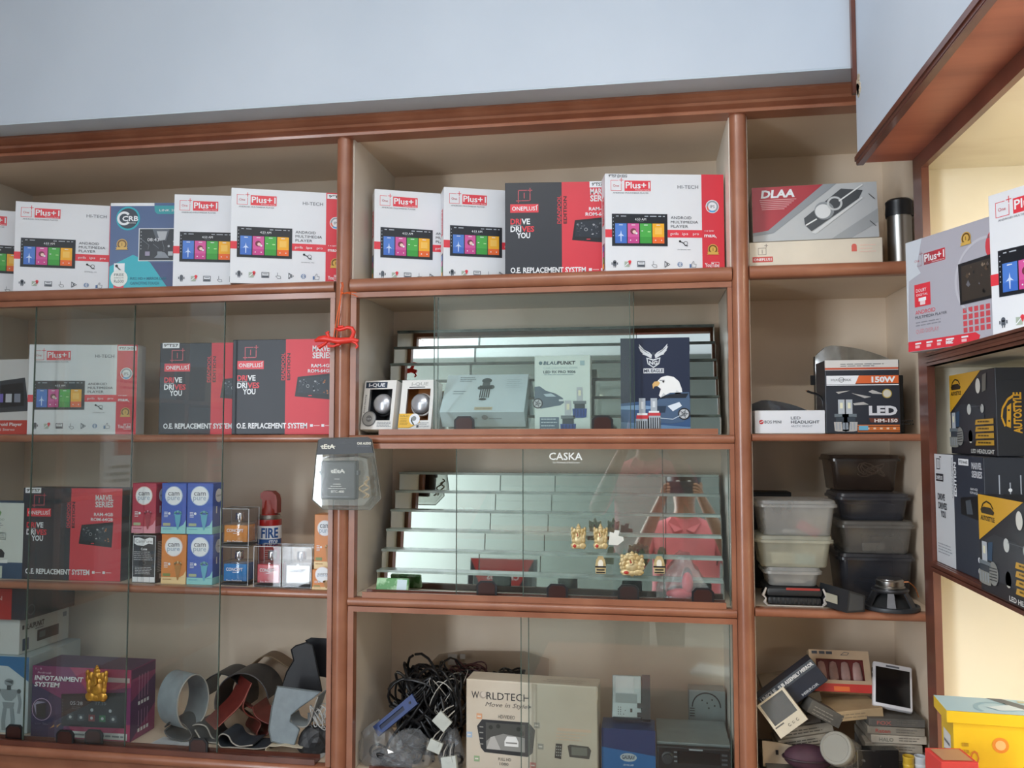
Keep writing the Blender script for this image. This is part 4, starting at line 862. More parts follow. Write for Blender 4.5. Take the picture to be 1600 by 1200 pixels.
def f_hug(a):
    b = 'background'; a.rect(b, 0, 0, 112, 16, ink('#d9d6d2'), 1).rect(b, 0, 12, 112, 15, ink('#c4573a'), 2).greek(b, 24, 6, 92, 2, 1, 3, ink('#5a5a5c'))
    a.poly('banner', [(2, 24.5), (52, 24.5), (46, 38), (2, 38)], WHT, 2).poly('banner', [(52, 24.5), (112, 24.5), (112, 37), (46.5, 37)], ink('#dd6a38'), 2).rect('banner', 2, 38.5, 112, 40, WHT, 2)
    a.text('banner', 'HUGOMAX', 9, 33, 3.6, ink('#4a4a50'), w=31, l=3).ring('banner', 25, 31, 3.6, 4.2, ink('#4a4a50'), 3).text('banner', '150W', 71, 35, 8, WHT, w=36, bold=0.045, l=3)
    s = 'light_picture'
    for p in ([(16, 50), (38, 48), (20, 53)], [(66, 50), (72, 47), (90, 54), (72, 53)], [(40, 52), (70, 58), (60, 60)], [(42, 68), (58, 66), (66, 70), (44, 71)]): a.poly(s, p, ink('#b6b4b0'), 2)
    a.disc(s, 94, 53, 7.4, ink('#b9a24c'), 2).disc(s, 94, 53, 6, ink('#cfcbbd'), 3)
    a.text('lettering', 'LED', 66, 86, 13, ink('#d9dade'), w=43, bold=0.05).poly('lettering', [(66, 91), (110, 91), (110, 98), (68, 98)], ink('#6a3a2c'), 1).text('lettering', 'HM-150', 74, 97.5, 5, ink('#f0e6e0'), w=35, bold=0.03)
    a.rect('orange_strip', 48, 101.5, 112, 113, ink('#c86f38'), 2).rect('orange_strip', 48, 103.5, 112, 104.5, ink('#2a2a2c'), 3).rect('orange_strip', 48, 110.5, 112, 111.3, ink('#2a2a2c'), 3)
    for i in range(5): a.rect('orange_strip', 62+10*i, 106, 66+10*i, 108.5, ink('#ecd2b8'), 3)
    a.rect('orange_strip', 50, 103, 64, 110, ink('#6fb4d2'), 4)
    for x in (24, 36): bulb_pic(a, 'bulb_picture', x, 112, 50, ink('#b9b6b2'))
pbox('headlight_box', 'black and orange headlight box marked 150W with two silver bulbs', 1291, 561.5, 1404.5, 676.5, 1.930, zc2, 0.10, BLACKC, arts={'front': f_hug})
lamp_unit('clear car lamp with a pale lens showing above the orange headlight box', 1276, 1388, 538, 672, 2.095, mat('clear_lens', '#8a867c', 0.1, var=0.2, scale=10, col2='#5c564e', coat=0.5), 2, zc2, 0.16)
pbox('black_carton', 'plain black carton pushed behind the orange headlight box', 1394, 586, 1411, 676, 2.03, zc2, 0.10, mat('matte_black_card', '#141519', 0.5, var=0.08), flap=True, arts={'front': lambda a: a.greek('lettering', 4, 70, 34, 2, 1.6, 5, ink('#3a3c40'))})
mb = MB(); P_ = [at(x, y, 1.96) for x, y in ((1261, 611), (1266, 613), (1274, 615), (1282, 620), (1286, 628), (1288, 640), (1289, 655), (1288.5, 672))]
mb.tube(P_, 0.0028, BLACKP, 6); mb.tube([P_[0]+Vector((-.003, 0, .001)), P_[0]+Vector((.004, 0, -.001))], 0.0012, mat('copper_wire', '#b06a3c', 0.4, metal=0.7), 6)
tag(mb.build('cable', smooth=50), 'black cable end rising beside the orange headlight box', 'cable')
# ================================================================ corner cabinet, third shelf: plastic tubs
def tub(label, xl, yt, xr, yb, Y, zb, D, m, lidm, seed=0, content=None, rim=0.006, taper=0.9, lidh=0.011, group='plastic tubs stacked on the corner shelf'):
    a, b = at(xl, yb, Y), at(xr, yt, Y); w, h = (b.x-a.x)/2, b.z-zb; x = (a.x+b.x)/2
    t = thing('plastic_tub', label, 'tub', (x, Y+D/2, zb), (0, 0, 0), group); hb = h-lidh
    def ring(sx, sy, z, r, n=5):
        P = []
        for cx, cy, a0 in ((sx-r, sy-r, 0), (-sx+r, sy-r, 90), (-sx+r, -sy+r, 180), (sx-r, -sy+r, 270)):
            for i in range(n): q = R(a0+90*i/(n-1)); P.append((cx+r*math.cos(q), cy+r*math.sin(q), z))
        return P
    def loft(mb, rings, m, cap0=True, cap1=True):
        V = sum(rings, []); n = len(rings[0]); F = []
        for k in range(len(rings)-1): F += [(k*n+i, k*n+(i+1) % n, (k+1)*n+(i+1) % n, (k+1)*n+i) for i in range(n)]
        if cap0: F.append(tuple(range(n-1, -1, -1)))
        if cap1: F.append(tuple((len(rings)-1)*n+i for i in range(n)))
        return mb.add(V, F, m)
    w0, d0 = w-rim, D/2-rim
    loft(MB(), [ring(w0*taper-.003, d0*taper-.003, 0, .012), ring(w0*taper, d0*taper, .003, .014), ring(w0, d0, hb, .016), ring(w0+.003, d0+.003, hb, .017)], m, True, False).build('tub_body', t, 50)
    loft(MB(), [ring(w, D/2, hb-.004, .018), ring(w, D/2, hb+.002, .018), ring(w-.003, D/2-.003, hb+.003, .016), ring(w-.005, D/2-.005, hb+lidh-.001, .015), ring(w-.009, D/2-.009, hb+lidh, .012)], lidm, False, True).build('tub_lid', t, 50)
    if content: content(t, w0*taper, d0*taper, hb)
    return t
TUBC = glassy('frosted_tub', (0.80, 0.80, 0.79), haze=0.34, hcol='#c6c6c2', rough=0.25)
TUBY = glassy('yellowed_tub', (0.80, 0.80, 0.75), haze=0.40, hcol='#cccbb8', rough=0.25)
TUBG = glassy('grey_tub', (0.50, 0.49, 0.47), haze=0.34, hcol='#8a8680', rough=0.25)
TUBD = glassy('smoky_tub', (0.30, 0.30, 0.32), haze=0.34, hcol='#4c4d54', rough=0.25)
TUBB = glassy('brown_tub', (0.45, 0.40, 0.37), haze=0.20, hcol='#5a4c44', rough=0.25)
def stuffing(pieces):
    def f(t, w, d, h):
        g = random.Random(len(pieces)*3+int(w*1e4))
        for i, (nm, col, u, v, s) in enumerate(pieces):
            m = mat('content_%s' % col.lstrip('#'), col, 0.5, var=0.15, scale=30)
            MB().box(-s[0]/2, -s[1]/2, 0, s[0]/2, s[1]/2, s[2], m, Matrix.Rotation(g.uniform(-.4, .4), 4, 'Z') @ Matrix.Rotation(s[3] if len(s) > 3 else 0, 4, 'Y'), bev=.002).build(nm, t, loc=(u*w, v*d, .005))
    return f
RIBB = mat('ribbed_black', '#26282a', 0.5, var=0.12, scale=20)
# black ribbed case in a torn wrapper
a_, b_ = at(1196, 950, 1.925), at(1289, 921, 1.925); w, h = (b_.x-a_.x), b_.z-zc3
t = thing('ribbed_case', 'black ribbed plastic case in a torn red and white wrapper under the tubs', 'case', ((a_.x+b_.x)/2, 1.985, zc3))
MB().box(-w/2+.006, -.055, .002, w/2-.006, .055, h*.48, RIBB, bev=.005).box(-w/2+.004, -.057, h*.52, w/2-.004, .057, h, RIBB, bev=.006).build('case_shell', t, 40)
for i in range(11): MB().box(-w/2+.012+i*(w-.024)/10.5, -.0565, .004, -w/2+.016+i*(w-.024)/10.5, -.0545, h*.44, RIBB).build('rib', t)
WRAP = mat('torn_wrapper', '#c9c2ba', 0.6, var=0.15, scale=40)
for s in (-1, 1):
    MB().tube([(s*(w/2-.004), -.056, 0.002), (s*(w/2+.001), -.058, .008), (s*(w/2-.002), -.058, .016), (s*(w/2+.004), -.057, .022), (s*(w/2-.003), -.056, h)], [.0025, .004, .002, .0035, .002], WRAP, 6).build('torn_edge', t, 50)
MB().box(-w/2+.004, -.062, 0, w/2-.004, -.0585, .0022, WRAP).build('wrapper_base', t); MB().box(-w/2+.045, -.0585, h-.004, w/2-.01, -.0572, h+.001, mat('red_wrapper', '#a63a34', 0.5)).build('wrapper_top', t)
zz = zc3+h+.0015
ta = tub('small cloudy tub with a lid on the black ribbed case', 1194, 888, 1287, 919, 1.932, zz, 0.11, TUBC, TUBC, content=stuffing([('metal_clip', '#c8c0b0', .3, -.5, (.03, .02, .008)), ('screw_pack', '#a09890', -.3, -.4, (.04, .03, .008))]))
z2 = at(0, 888, 1.932).z; z2 = at(1240, 888, 1.932).z+.001
tub('yellowed tub with a pale blue card inside, middle of the short stack', 1181, 839, 1305, 889, 1.925, z2, 0.125, TUBY, TUBY, content=stuffing([('blue_card', '#7fb4c0', .35, -.75, (.042, .006, .024)), ('white_card', '#c6c4b4', -.3, -.6, (.05, .01, .026))]))
z3 = at(1240, 839, 1.925).z+.001
tub('cloudy tub with a red and white packet inside, top of the short stack', 1183, 783, 1311, 839, 1.925, z3, 0.125, TUBC, TUBC, content=stuffing([('red_packet', '#c4505a', .28, -.8, (.05, .004, .022, .5)), ('dark_part', '#4a4e50', -.45, -.4, (.05, .03, .02)), ('white_part', '#c4c4be', -.2, -.7, (.03, .012, .008))]))
zr = zc3
for lab, x0, x1, yt, yb, Y, D, m, cont in (
    ('dark smoky tub at the foot of the tall stack, behind the speaker', 1311, 1433, 867, 936, 1.995, .15, TUBD, stuffing([('blue_bundle', '#20283c', 0, -.3, (.07, .05, .035))])),
    ('grey tub with a crumpled white bag inside', 1311, 1433, 816, 866, 1.99, .15, TUBG, stuffing([('white_bag', '#cac6ba', -.05, -.8, (.05, .008, .018)), ('dark_cloth', '#4a4844', .3, .1, (.06, .05, .03))])),
    ('near-black tub second from the top of the tall stack', 1308, 1426, 772, 816, 2.0, .15, TUBD, stuffing([('black_part', '#1c1d22', 0, -.2, (.10, .07, .03))])),
    ('dim brownish tub holding a tangle of string, top of the tall stack', 1297, 1410, 711, 771, 2.06, .14, TUBB, None)):
    t = tub(lab, x0, yt, x1, yb, Y, zr, D, m, m, content=cont); zr = at(1370, yt, Y).z+.001
    if cont is None: MB().tube(loops((.018, -.045, .05), (.022, .008, .012), 90, 7, 3), .0011, mat('pale_string', '#b9aa98', 0.7), 5).build('string_tangle', t, 60)
# loudspeaker face down
p = at(1391, 950, 1.94)
t = thing('loudspeaker', 'bare car loudspeaker lying face down at the front of the corner shelf', 'speaker', (p.x, 1.938, zc3))
SPK = mat('speaker_metal', '#55565a', 0.35, metal=0.7, var=0.15, scale=30)
MB().lathe([(.040, 0), (.0585, 0), (.0595, .003), (.0585, .008), (.052, .009), (.05, .006), (.04, .006)], DARKP, 36).build('rim', t, 40)
MB().lathe([(.030, .036), (.036, .036), (.038, .040), (.036, .043), (.020, .044), (.02, .036)], SPK, 32).build('basket_plate', t, 40)
for i in range(6):
    q = i*math.pi/3+.3; T = Matrix.Rotation(q, 4, 'Z')
    mb = MB().add([(.034, -.006, .040), (.034, .006, .040), (.053, .009, .007), (.053, -.009, .007), (.031, -.006, .038), (.031, .006, .038), (.050, .009, .005), (.050, -.009, .005)], [(0, 1, 2, 3), (7, 6, 5, 4), (0, 3, 7, 4), (1, 5, 6, 2)], SPK, T); fix_normals(mb.build('basket_spoke', t))
MB().lathe([(.046, .007), (.043, .010), (.014, .034)], mat('paper_cone', '#1b1b1c', 0.8), 28).build('cone', t, 40)
MB().lathe([(0, .044), (.030, .044), (.0305, .047), (.0275, .049), (.0285, .052), (.0285, .060), (.026, .062), (.026, .064), (0, .064)], STEEL, 32).build('magnet', t, 40)
MB().tube([(.02, -.01, .058), (.033, -.018, .060), (.043, -.014, .052), (.05, -.008, .044), (.056, -.006, .026)], .0012, mat('copper_wire', '#b06a3c', 0.4, metal=0.7), 5).build('lead_wire', t, 50)
# black wedge box pointing over the edge
p = at(1337, 962, 1.872)
t = thing('sun_visor_box', 'long black box poking over the shelf edge beside the speaker', 'box', (p.x, 1.872, zc3+.002), (0, 0, R(24)))
MB().prism([(-.022, 0), (.022, 0), (.024, .034), (-.014, .046)], 0, .10, mat('satin_black_card', '#2e3033', 0.4, var=0.1)).build('carton', t)
MB().prism([(-.018, .004), (.018, .004), (.019, .032), (-.012, .041)], -.001, 0, mat('grey_end', '#45484c', 0.45)).build('end_flap', t)
MB().box(-.0225, .03, .012, -.0215, .07, .030, ink('#b4b09c')).build('side_label', t)
# dark case far back
pbox('dark_case', 'dark case standing in the shadow behind the short stack', 1174, 769, 1236, 936, 2.14, zc3, .06, mat('matte_black_card', '#141519', 0.5, var=0.08), flap=True, arts={'front': lambda a: a.frame('seam', 4, 4, 58, 160, 1, ink('#2c2c30'))})
# ================================================================ corner cabinet, bottom shelf: heap of boxes
def slab_box(name, label, c, size, rot, m, arts=None, cat='box', group=None, bev=.0012):
    """box given by the middle of its underside"""
    return carton(name, label, size[0], size[2], size[1], m, loc=c, rot=rot, cat=cat, group=group, arts=arts, bev=bev)
g = random.Random(21)
OLDC = [mat('old_card_%d' % i, c, 0.7, col2=d, scale=24, thr=(0.45, 0.8)) for i, (c, d) in enumerate((('#8d8578', '#6d665c'), ('#a39a8c', '#80776a'), ('#5d5a55', '#474541'), ('#b5ab9c', '#8f8678'), ('#77706a', '#5a544e')))]
words_ = (('FOX', '#a8625a'), ('Raten', '#a05048'), ('LED', '#5a6a78'), ('AUTO', '#6d6a66'), ('HALO', '#7a7a70'), ('LAMP', '#5c6670'))
zb = zc4
# neat pile by the right wall
for i in range(9):
    x0 = at(1352+g.uniform(-3, 4), 1150, 1.99).x; h = .0195-.0004*i; wd = .118-.004*g.random(); dp = .12
    a = Art(100, 20, wd, h); wv, wc = words_[2+i % 4]
    if i == 8: wv, wc = ('FOX', '#a8625a')
    if i == 7: wv, wc = ('Raten', '#a05048')
    a.text('lettering', wv, 14, 15, 9, ink(wc), w=26, bold=.02); a.greek('lettering', 50, 5, 92, 2, 2, 6, ink('#6a655c'))
    lab = ('bottom', 'second from the bottom', 'third from the bottom', 'fourth from the bottom', 'middle', 'fourth from the top', 'third from the top', 'second from the top', 'top')[i]
    slab_box('bulb_box', 'worn flat bulb box, %s of the neat pile under the tablet' % lab, (x0+wd/2, 2.032, zb), (wd, dp, h), (0, 0, g.uniform(-.05, .05)), OLDC[(i*2+1) % 5], {'front': a}, group='worn flat boxes in a neat pile'); zb += h+.001
ztab = zb
# tablet-like navigator leaning on the pile
c = at(1396, 1070, 1.985); TW, TH, TD = .083, .103, .016
t = thing('navigator', 'white-framed portable screen lying tilted on the neat pile of boxes', 'screen', (c.x+.0, 2.0, ztab+.010), (-0.62, 0.12, -0.12))
mb = MB(); mb.box(-TW/2, -TD/2, 0, TW/2, TD/2, TH, mat('white_plastic', '#d4d2d4', 0.35, var=.05), bev=.005); mb.build('case', t, 40)
MB().box(-TW/2+.006, -TD/2-.0012, .008, TW/2-.006, -TD/2-.0002, TH-.013, mat('black_screen', '#0d0e10', 0.12)).build('screen', t)
MB().box(-.014, -TD/2-.0008, TH-.010, .014, -TD/2-.0002, TH-.006, ink('#5a5c62')).build('maker_mark', t)
for z in (.066, .080): MB().box(-TW/2-.0008, -.004, z, -TW/2, .003, z+.008, BLACKP).build('side_button', t)
# loose flat boxes under the heap, on a big worn carton
slab_box('worn_carton', 'large worn carton at the base of the slumped pile', (at(1250, 1150, 2.0).x+.02, 2.08, zc4), (.19, .17, .046), (0, 0, R(3)), OLDC[4], {'front': Art(100, 30, .19, .046).greek('lettering', 10, 8, 60, 2, 3, 8, ink('#8a8378'))})
zb = zc4+.047; px_, pz_ = at(1262, 1150, 2.0).x, zb+.016
for i in range(7):
    wd = .10+.02*g.random(); h = .019+.004*g.random(); x = at(1222+6*i, 1150, 2.0).x; lab = ('lowest', 'second', 'third', 'fourth', 'fifth', 'sixth', 'topmost')[i]
    a = Art(100, 20, wd, h); a.greek('lettering', 10, 6, 90, 2, 2.4, 6, ink('#5f5a52'))
    slab_box('flat_carton', 'dusty flat carton, %s of the slumped pile beneath the window box' % lab, (px_+.009*(i % 3)-.006, 2.075+.004*i, pz_+.0019*(i % 3)), (wd, .12, h), (0, R(-12), 0), OLDC[(i*3) % 5], {'front': a}, group='dusty cartons in the slumped pile'); px_ += -.208*(h+.0012); pz_ += .978*(h+.0012); zb = pz_
ztop = zb
# kraft box with four plugs
c = at(1317, 1086, 2.03); KW, KH, KD = .132, .092, .030
t = thing('spark_plug_box', 'kraft window box with four pale plugs and a red lower edge', 'box', (c.x, 2.045, c.z), (-.42, 0, .0))
KR = mat('kraft_print', '#b79d80', 0.6, var=.08, scale=20); x0, x1, z0, z1 = -.052, .052, .026, .072; mb = MB(); y = -KD/2
for q in ((-KW/2, .018, x0, KH), (x1, .018, KW/2, KH), (x0, .018, x1, z0), (x0, z1, x1, KH)): mb.box(q[0], y, q[1], q[2], y+.001, q[3], KR)
mb.box(-KW/2, y+.001, 0, -KW/2+.001, KD/2, KH, KR).box(KW/2-.001, y+.001, 0, KW/2, KD/2, KH, KR).box(-KW/2+.001, KD/2-.001, 0, KW/2-.001, KD/2, KH, KR).box(-KW/2+.001, y+.001, KH-.001, KW/2-.001, KD/2-.001, KH, KR).box(-KW/2+.001, y+.001, 0, KW/2-.001, KD/2-.001, .001, KR); mb.build('carton', t)
MB().box(-KW/2, y, 0, KW/2, y+.001, .018, ink('#b8352e')).build('red_edge', t); MB().box(-.018, y-.0008, .002, .016, y-.0001, .012, ink('#d86a34')).build('orange_tab', t)
MB().box(-KW/2+.002, y+.014, .004, KW/2-.002, y+.015, KH-.004, ink('#6d2c28')).build('liner', t)
for i in range(4):
    MB().lathe([(0, 0), (.0095, .001), (.0105, .010), (.0095, .030), (.007, .042), (0, .045)], mat('plug_ceramic', '#b08c84', 0.4, var=.15, scale=40), 14, Matrix.Translation((-.039+.026*i, y+.0105, .024)) @ Matrix.Diagonal((1, .3, 1, 1))).build('plug', t, 40)
a = Art(128, 88, KW, KH); a.rect('print', 6, 3, 18, 9, DGY).rect('print', 22, 3, 34, 9, DGY).rect('print', 37, 3, 50, 9, DGY).line('print', [(68, 10), (76, 4), (86, 5), (82, 10), (68, 10)], 1, DGY); a.build(t, *faces_of(KW, KH, KD)['front'])
# card under it
slab_box('card_folder', 'brown open carton wedged under the kraft window box', (at(1330, 1100, 2.02).x, 2.03, ztop-.052), (.11, .10, .022), (0, R(-6), R(8)), KRAFT, {'front': Art(100, 20, .11, .022).greek('lettering', 10, 6, 80, 2, 2, 6, ink('#8a7860'))})
# dark blue mirror box, leaning
c0, c1 = at(1184, 1094, 1.965), at(1268, 1031, 1.965); L = (c1-c0).length; ang = math.atan2(c1.z-c0.z, c1.x-c0.x)
NAVY = mat('navy_card', '#262d3c', 0.45, var=.08, scale=16)
t = thing('mirror_box', 'dark blue box with white block letters along its spine, leaning steeply', 'box', ((c0.x+c1.x)/2, 1.972, (c0.z+c1.z)/2), (0, -ang, 0))
MB().box(-L/2, 0, -.058, L/2, .045, 0, NAVY, bev=.002).build('carton', t)
MB().box(-L/2, -.002, -.017, L/2, 0, .001, mat('slate_card', '#4a525c', 0.5, var=.1)).build('spine', t)
a = Art(200, 18, L, .018); a.text('lettering', 'UNIQUE', 6, 14, 10, ink('#c9ccd0'), w=56, bold=.04).text('lettering', 'SUB ASSEMBLY MIRROR', 70, 12.5, 7.5, ink('#dfe1e2'), w=126, bold=.03); a.build(t, (-L/2, -.002, .001), (1, 0, 0), (0, 0, -1), (0, -1, 0))
a = Art(100, 45, L, .041); a.text('lettering', 'MIRROR', 56, 38, 6, ink('#aab0b6'), w=30, bold=.03); a.build(t, (-L/2, 0, -.018), (1, 0, 0), (0, 0, -1), (0, -1, 0))
# beige window box with the recycling mark
c = at(1221, 1117, 1.93); BW, BH, BD = .072, .080, .028
t = thing('window_box', 'beige window box with a recycling mark, slumped at an angle in front', 'box', (c.x+.028, 1.935, c.z-.030), (-.35, R(-38), 0))
BE = mat('beige_card', '#cfc4ae', 0.55, var=.06); mb = MB(); y = -BD/2; x0, x1, z0, z1 = -.030, .030, .026, .076
for q in ((-BW/2, 0, x0, BH), (x1, 0, BW/2, BH), (x0, 0, x1, z0), (x0, z1, x1, BH)): mb.box(q[0], y, q[1], q[2], y+.001, q[3], BE)
mb.box(-BW/2, y+.001, 0, -BW/2+.001, BD/2, BH, BE).box(BW/2-.001, y+.001, 0, BW/2, BD/2, BH, BE).box(-BW/2+.001, y+.001, 0, BW/2-.001, BD/2, .001, BE).box(-BW/2+.001, y+.001, BH-.001, BW/2-.001, BD/2, BH, BE); mb.build('carton', t)
MB().box(-BW/2+.001, y+.012, .001, BW/2-.001, y+.013, BH-.001, mat('dark_content', '#4e423c', 0.4, var=.3, scale=18)).build('content', t)
MB().box(x0, y+.0005, z0, x1, y+.0008, z1, CLEAR).build('window_film', t)
a = Art(72, 80, BW, BH); a.rect('print', 4, 57, 26, 60, ink('#5a544c'))
for x in (34, 44, 55): a.ring('print', x, 68, 2.2, 3.2, ink('#3c3a38'), 2, 3 if x == 44 else 12, 20, 300)
a.build(t, *faces_of(BW, BH, BD)['front'])
slab_box('grey_carton', 'grey carton corner showing between the window box and the plug box', (at(1277, 1095, 2.0).x, 1.985, ztop-.052), (.08, .04, .03), (0, R(28), R(12)), OLDC[2], {'front': Art(100, 40, .10, .04).greek('lettering', 10, 10, 70, 3, 2, 7, ink('#8a867e'))})
# jar
c = at(1313, 1165, 1.915)
t = thing('plastic_jar', 'clear plastic jar with a frosted grey lid tipped towards the viewer', 'jar', (at(1330, 1196, 1.98).x, 1.965, zc4+.085), (R(62), R(-18), R(-25)))
JR = glassy('jar_plastic', (0.82, 0.82, 0.80), haze=0.12, hcol='#c9c6bd', rough=0.1)
MB().lathe([(0, 0), (.030, 0), (.033, .004), (.033, .072), (.030, .080), (.030, .086)], JR, 28).build('body', t, 40)
MB().lathe([(.0335, .080), (.0345, .082), (.0345, .097), (.0325, .100), (.028, .1005), (.027, .0995), (0, .0995)], mat('frosted_lid', '#8f8d84', 0.55, var=.06), 32).build('lid', t, 40)
# purple rounded case, pale board, black box, cups
c = at(1265, 1195, 1.93)
t = thing('round_case', 'dark purple rounded case at the front of the heap', 'case', (c.x, 1.945, at(1265, 1166, 1.93).z-.057), (0, 0, 0))
PU = mat('purple_fabric', '#4a2c3a', 0.7, var=.12, scale=40)
mb = MB(); ell(mb, (0, 0, .028), (.052, .03, .027), PU, 20, 10); mb.build('shell', t, 60); MB().tube([(.0535*math.cos(i*math.pi/16), .0315*math.sin(i*math.pi/16), .028) for i in range(32)], .0022, mat('case_piping', '#332028', 0.5), 6, True).build('piping', t, 60)
c = at(1225, 1180, 1.955)
t = thing('pale_board', 'pale curved board with a slot hole behind the purple case', 'board', (c.x+.01, 1.978, at(1225, 1160, 1.98).z-.054), (-.12, 0, 0))
slab_box('grey_carton', 'grey carton mostly below the picture under the purple case', (at(1258, 1195, 1.95).x, 1.95, zc4), (.16, .06, at(1265, 1166, 1.93).z-.059-zc4), (0, 0, 0), OLDC[2], {'front': Art(100, 30, .16, .03).greek('lettering', 10, 8, 60, 2, 3, 8, ink('#8a8378'))})
MB().prism([(-.052, 0), (.085, 0), (.082, .018), (.06, .034), (.02, .046), (-.02, .052), (-.052, .054)], 0, .004, mat('pale_pvc', '#b7a48c', 0.5, var=.1, scale=12)).build('panel', t); MB().box(-.024, -.0006, .026, -.018, 0, .036, BLACKP).build('slot', t)
pbox('black_carton', 'scuffed glossy black carton at the bottom of the heap beside the cups', 1340, 1176, 1407, 1200, 1.925, zc4, .028, mat('scuffed_black', '#1b1c1e', 0.25, col2='#5a5a58', scale=60, thr=(0.66, 0.72)), yaw=R(8), arts={'front': lambda a: a.rect('pale_edge', 0, 0, 1, 24, ink('#b9b7b2'))})
for lab, px, col in (('small yellow plastic cup beside the black carton', 1418, '#d9b23c'), ('small white plastic cup at the end of the corner shelf', 1436, '#cfd4da')):
    c = at(px, 1195, 1.94); hc = (at(px, 1181, 1.932).z-zc4)/.063; t = thing('plastic_cup', lab, 'cup', (c.x, 1.932, zc4)); m = mat('cup_%s' % col.lstrip('#'), col, 0.4, var=.05)
    MB().lathe([(0, .001), (.0095, 0), (.0102, .004*hc), (.0110, .060*hc), (.0118, .061*hc), (.0118, .063*hc), (.0105, .063*hc), (.0095, .004*hc), (0, .004*hc)], m, 20).build('cup_body', t, 40)
    MB().lathe([(.0108, .050*hc), (.0116, .051*hc), (.0116, .053*hc), (.0109, .054*hc)], m, 20).build('cup_band', t, 40)
# ================================================================ side cabinet
# top shelf: two radio cartons facing into the room
GRW, GRH, GRD = .255, .216, .03
a = Art(100, 84.3, GRW, GRH)
a.rect('background', 0, 0, 100, 84.3, ink('#b4b3bd'), 1).poly('background', [(0, 0), (18, 0), (12, 20), (16, 26), (3, 30), (0, 84)], ink('#cdd4dc'), 2).ring('background', 78, 40, 26, 28, ink('#c6c6ce'), 2, 30, 120, 300).disc('background', 92, 20, 13, ink('#d6444e'), 2)
logo_one_plus(a, dx=3, dy=6)
medal(a, 'badges', 62, 10, 4.5)
a.rect('badges', 8.5, 34, 25.5, 51, RED, 2).text('badges', 'DOLBY', 16, 40, 2.4, WHT, al='C', w=11, l=3).text('badges', 'DIGITAL', 17, 43, 1.6, WHT, al='C', w=12, l=3).rect('badges', 13, 44.5, 21, 47, WHT, 3).rect('badges', 14.5, 47, 20, 50, ink('#f0d8da'), 3)
a.text('lettering', 'ANDROID', 9, 56.6, 2.9, RED, w=21).text('lettering', 'MULTIMEDIA PLAYER', 8.6, 59.9, 2.0, DGY, w=33).text('lettering', 'QLED DISPLAY', 9, 71, 3, ink('#d08a90'), w=24).greek('lettering', 9, 62.5, 42, 2, .8, 2.2, ink('#8f8f98'))
s = 'screen_picture'; a.poly(s, [(54, 27), (98, 25), (98, 55), (55, 56)], ink('#1a1c20'), 4).poly(s, [(57, 29), (97, 28), (97, 53), (57, 54)], ink('#3a342e'), 5); g = random.Random(9)
for i in range(26): x, y, r = 59+36*g.random(), 31+20*g.random(), .6+1.5*g.random(); a.poly(s, [(x-r, y), (x, y-r*1.5), (x+r, y+r*.4), (x, y+r)], [ink('#5a4a3a'), ink('#8a7a68'), ink('#242424'), ink('#6a6a70')][i % 4], 6)
for i in range(5):
    for j in range(4): a.rect('icons', 57+5.2*i, 58.5+4.6*j, 60.6+5.2*i, 62+4.6*j, ink('#d2515a'), 2)
a.poly('red_band', [(0, 76.5), (68, 76.5), (72, 79), (70, 84), (0, 84)], RED, 2)
for x, w_ in ((8, 8), (20, 8), (31, 6), (40, 10), (55, 8)): a.rect('red_band', x, 78, x+w_*.8, 79.2, WHT, 3).rect('red_band', x, 80, x+w_*.6, 82, ink('#f4c0c4'), 3)
a.text('red_band', 'MIC', 40, 82, 2.4, WHT, w=7, l=4, bold=.03)
carton('radio_carton', 'grey radio carton with a dark screen picture on the ribbed side shelf', GRW, GRH, GRD, WHITEC, (at(1423, 554, 1.735).x-.004, 1.733, .1535), R(-68), arts={'front': a})
bpos = at(1551, 522, 1.475)
c_, s_ = math.cos(R(-62)), math.sin(R(-62))
o = copy_tree(WHITE0, 'white radio carton overlapping the grey one on the side shelf', (bpos.x+c_*RW/2-s_*RD/2, bpos.y+s_*RW/2+c_*RD/2, .153), (0, 0, R(-62)))
for ch in list(COL.objects):
    if ch.parent == o and ch.name.startswith(('model_code', 'paper_label')): bpy.data.objects.remove(ch)
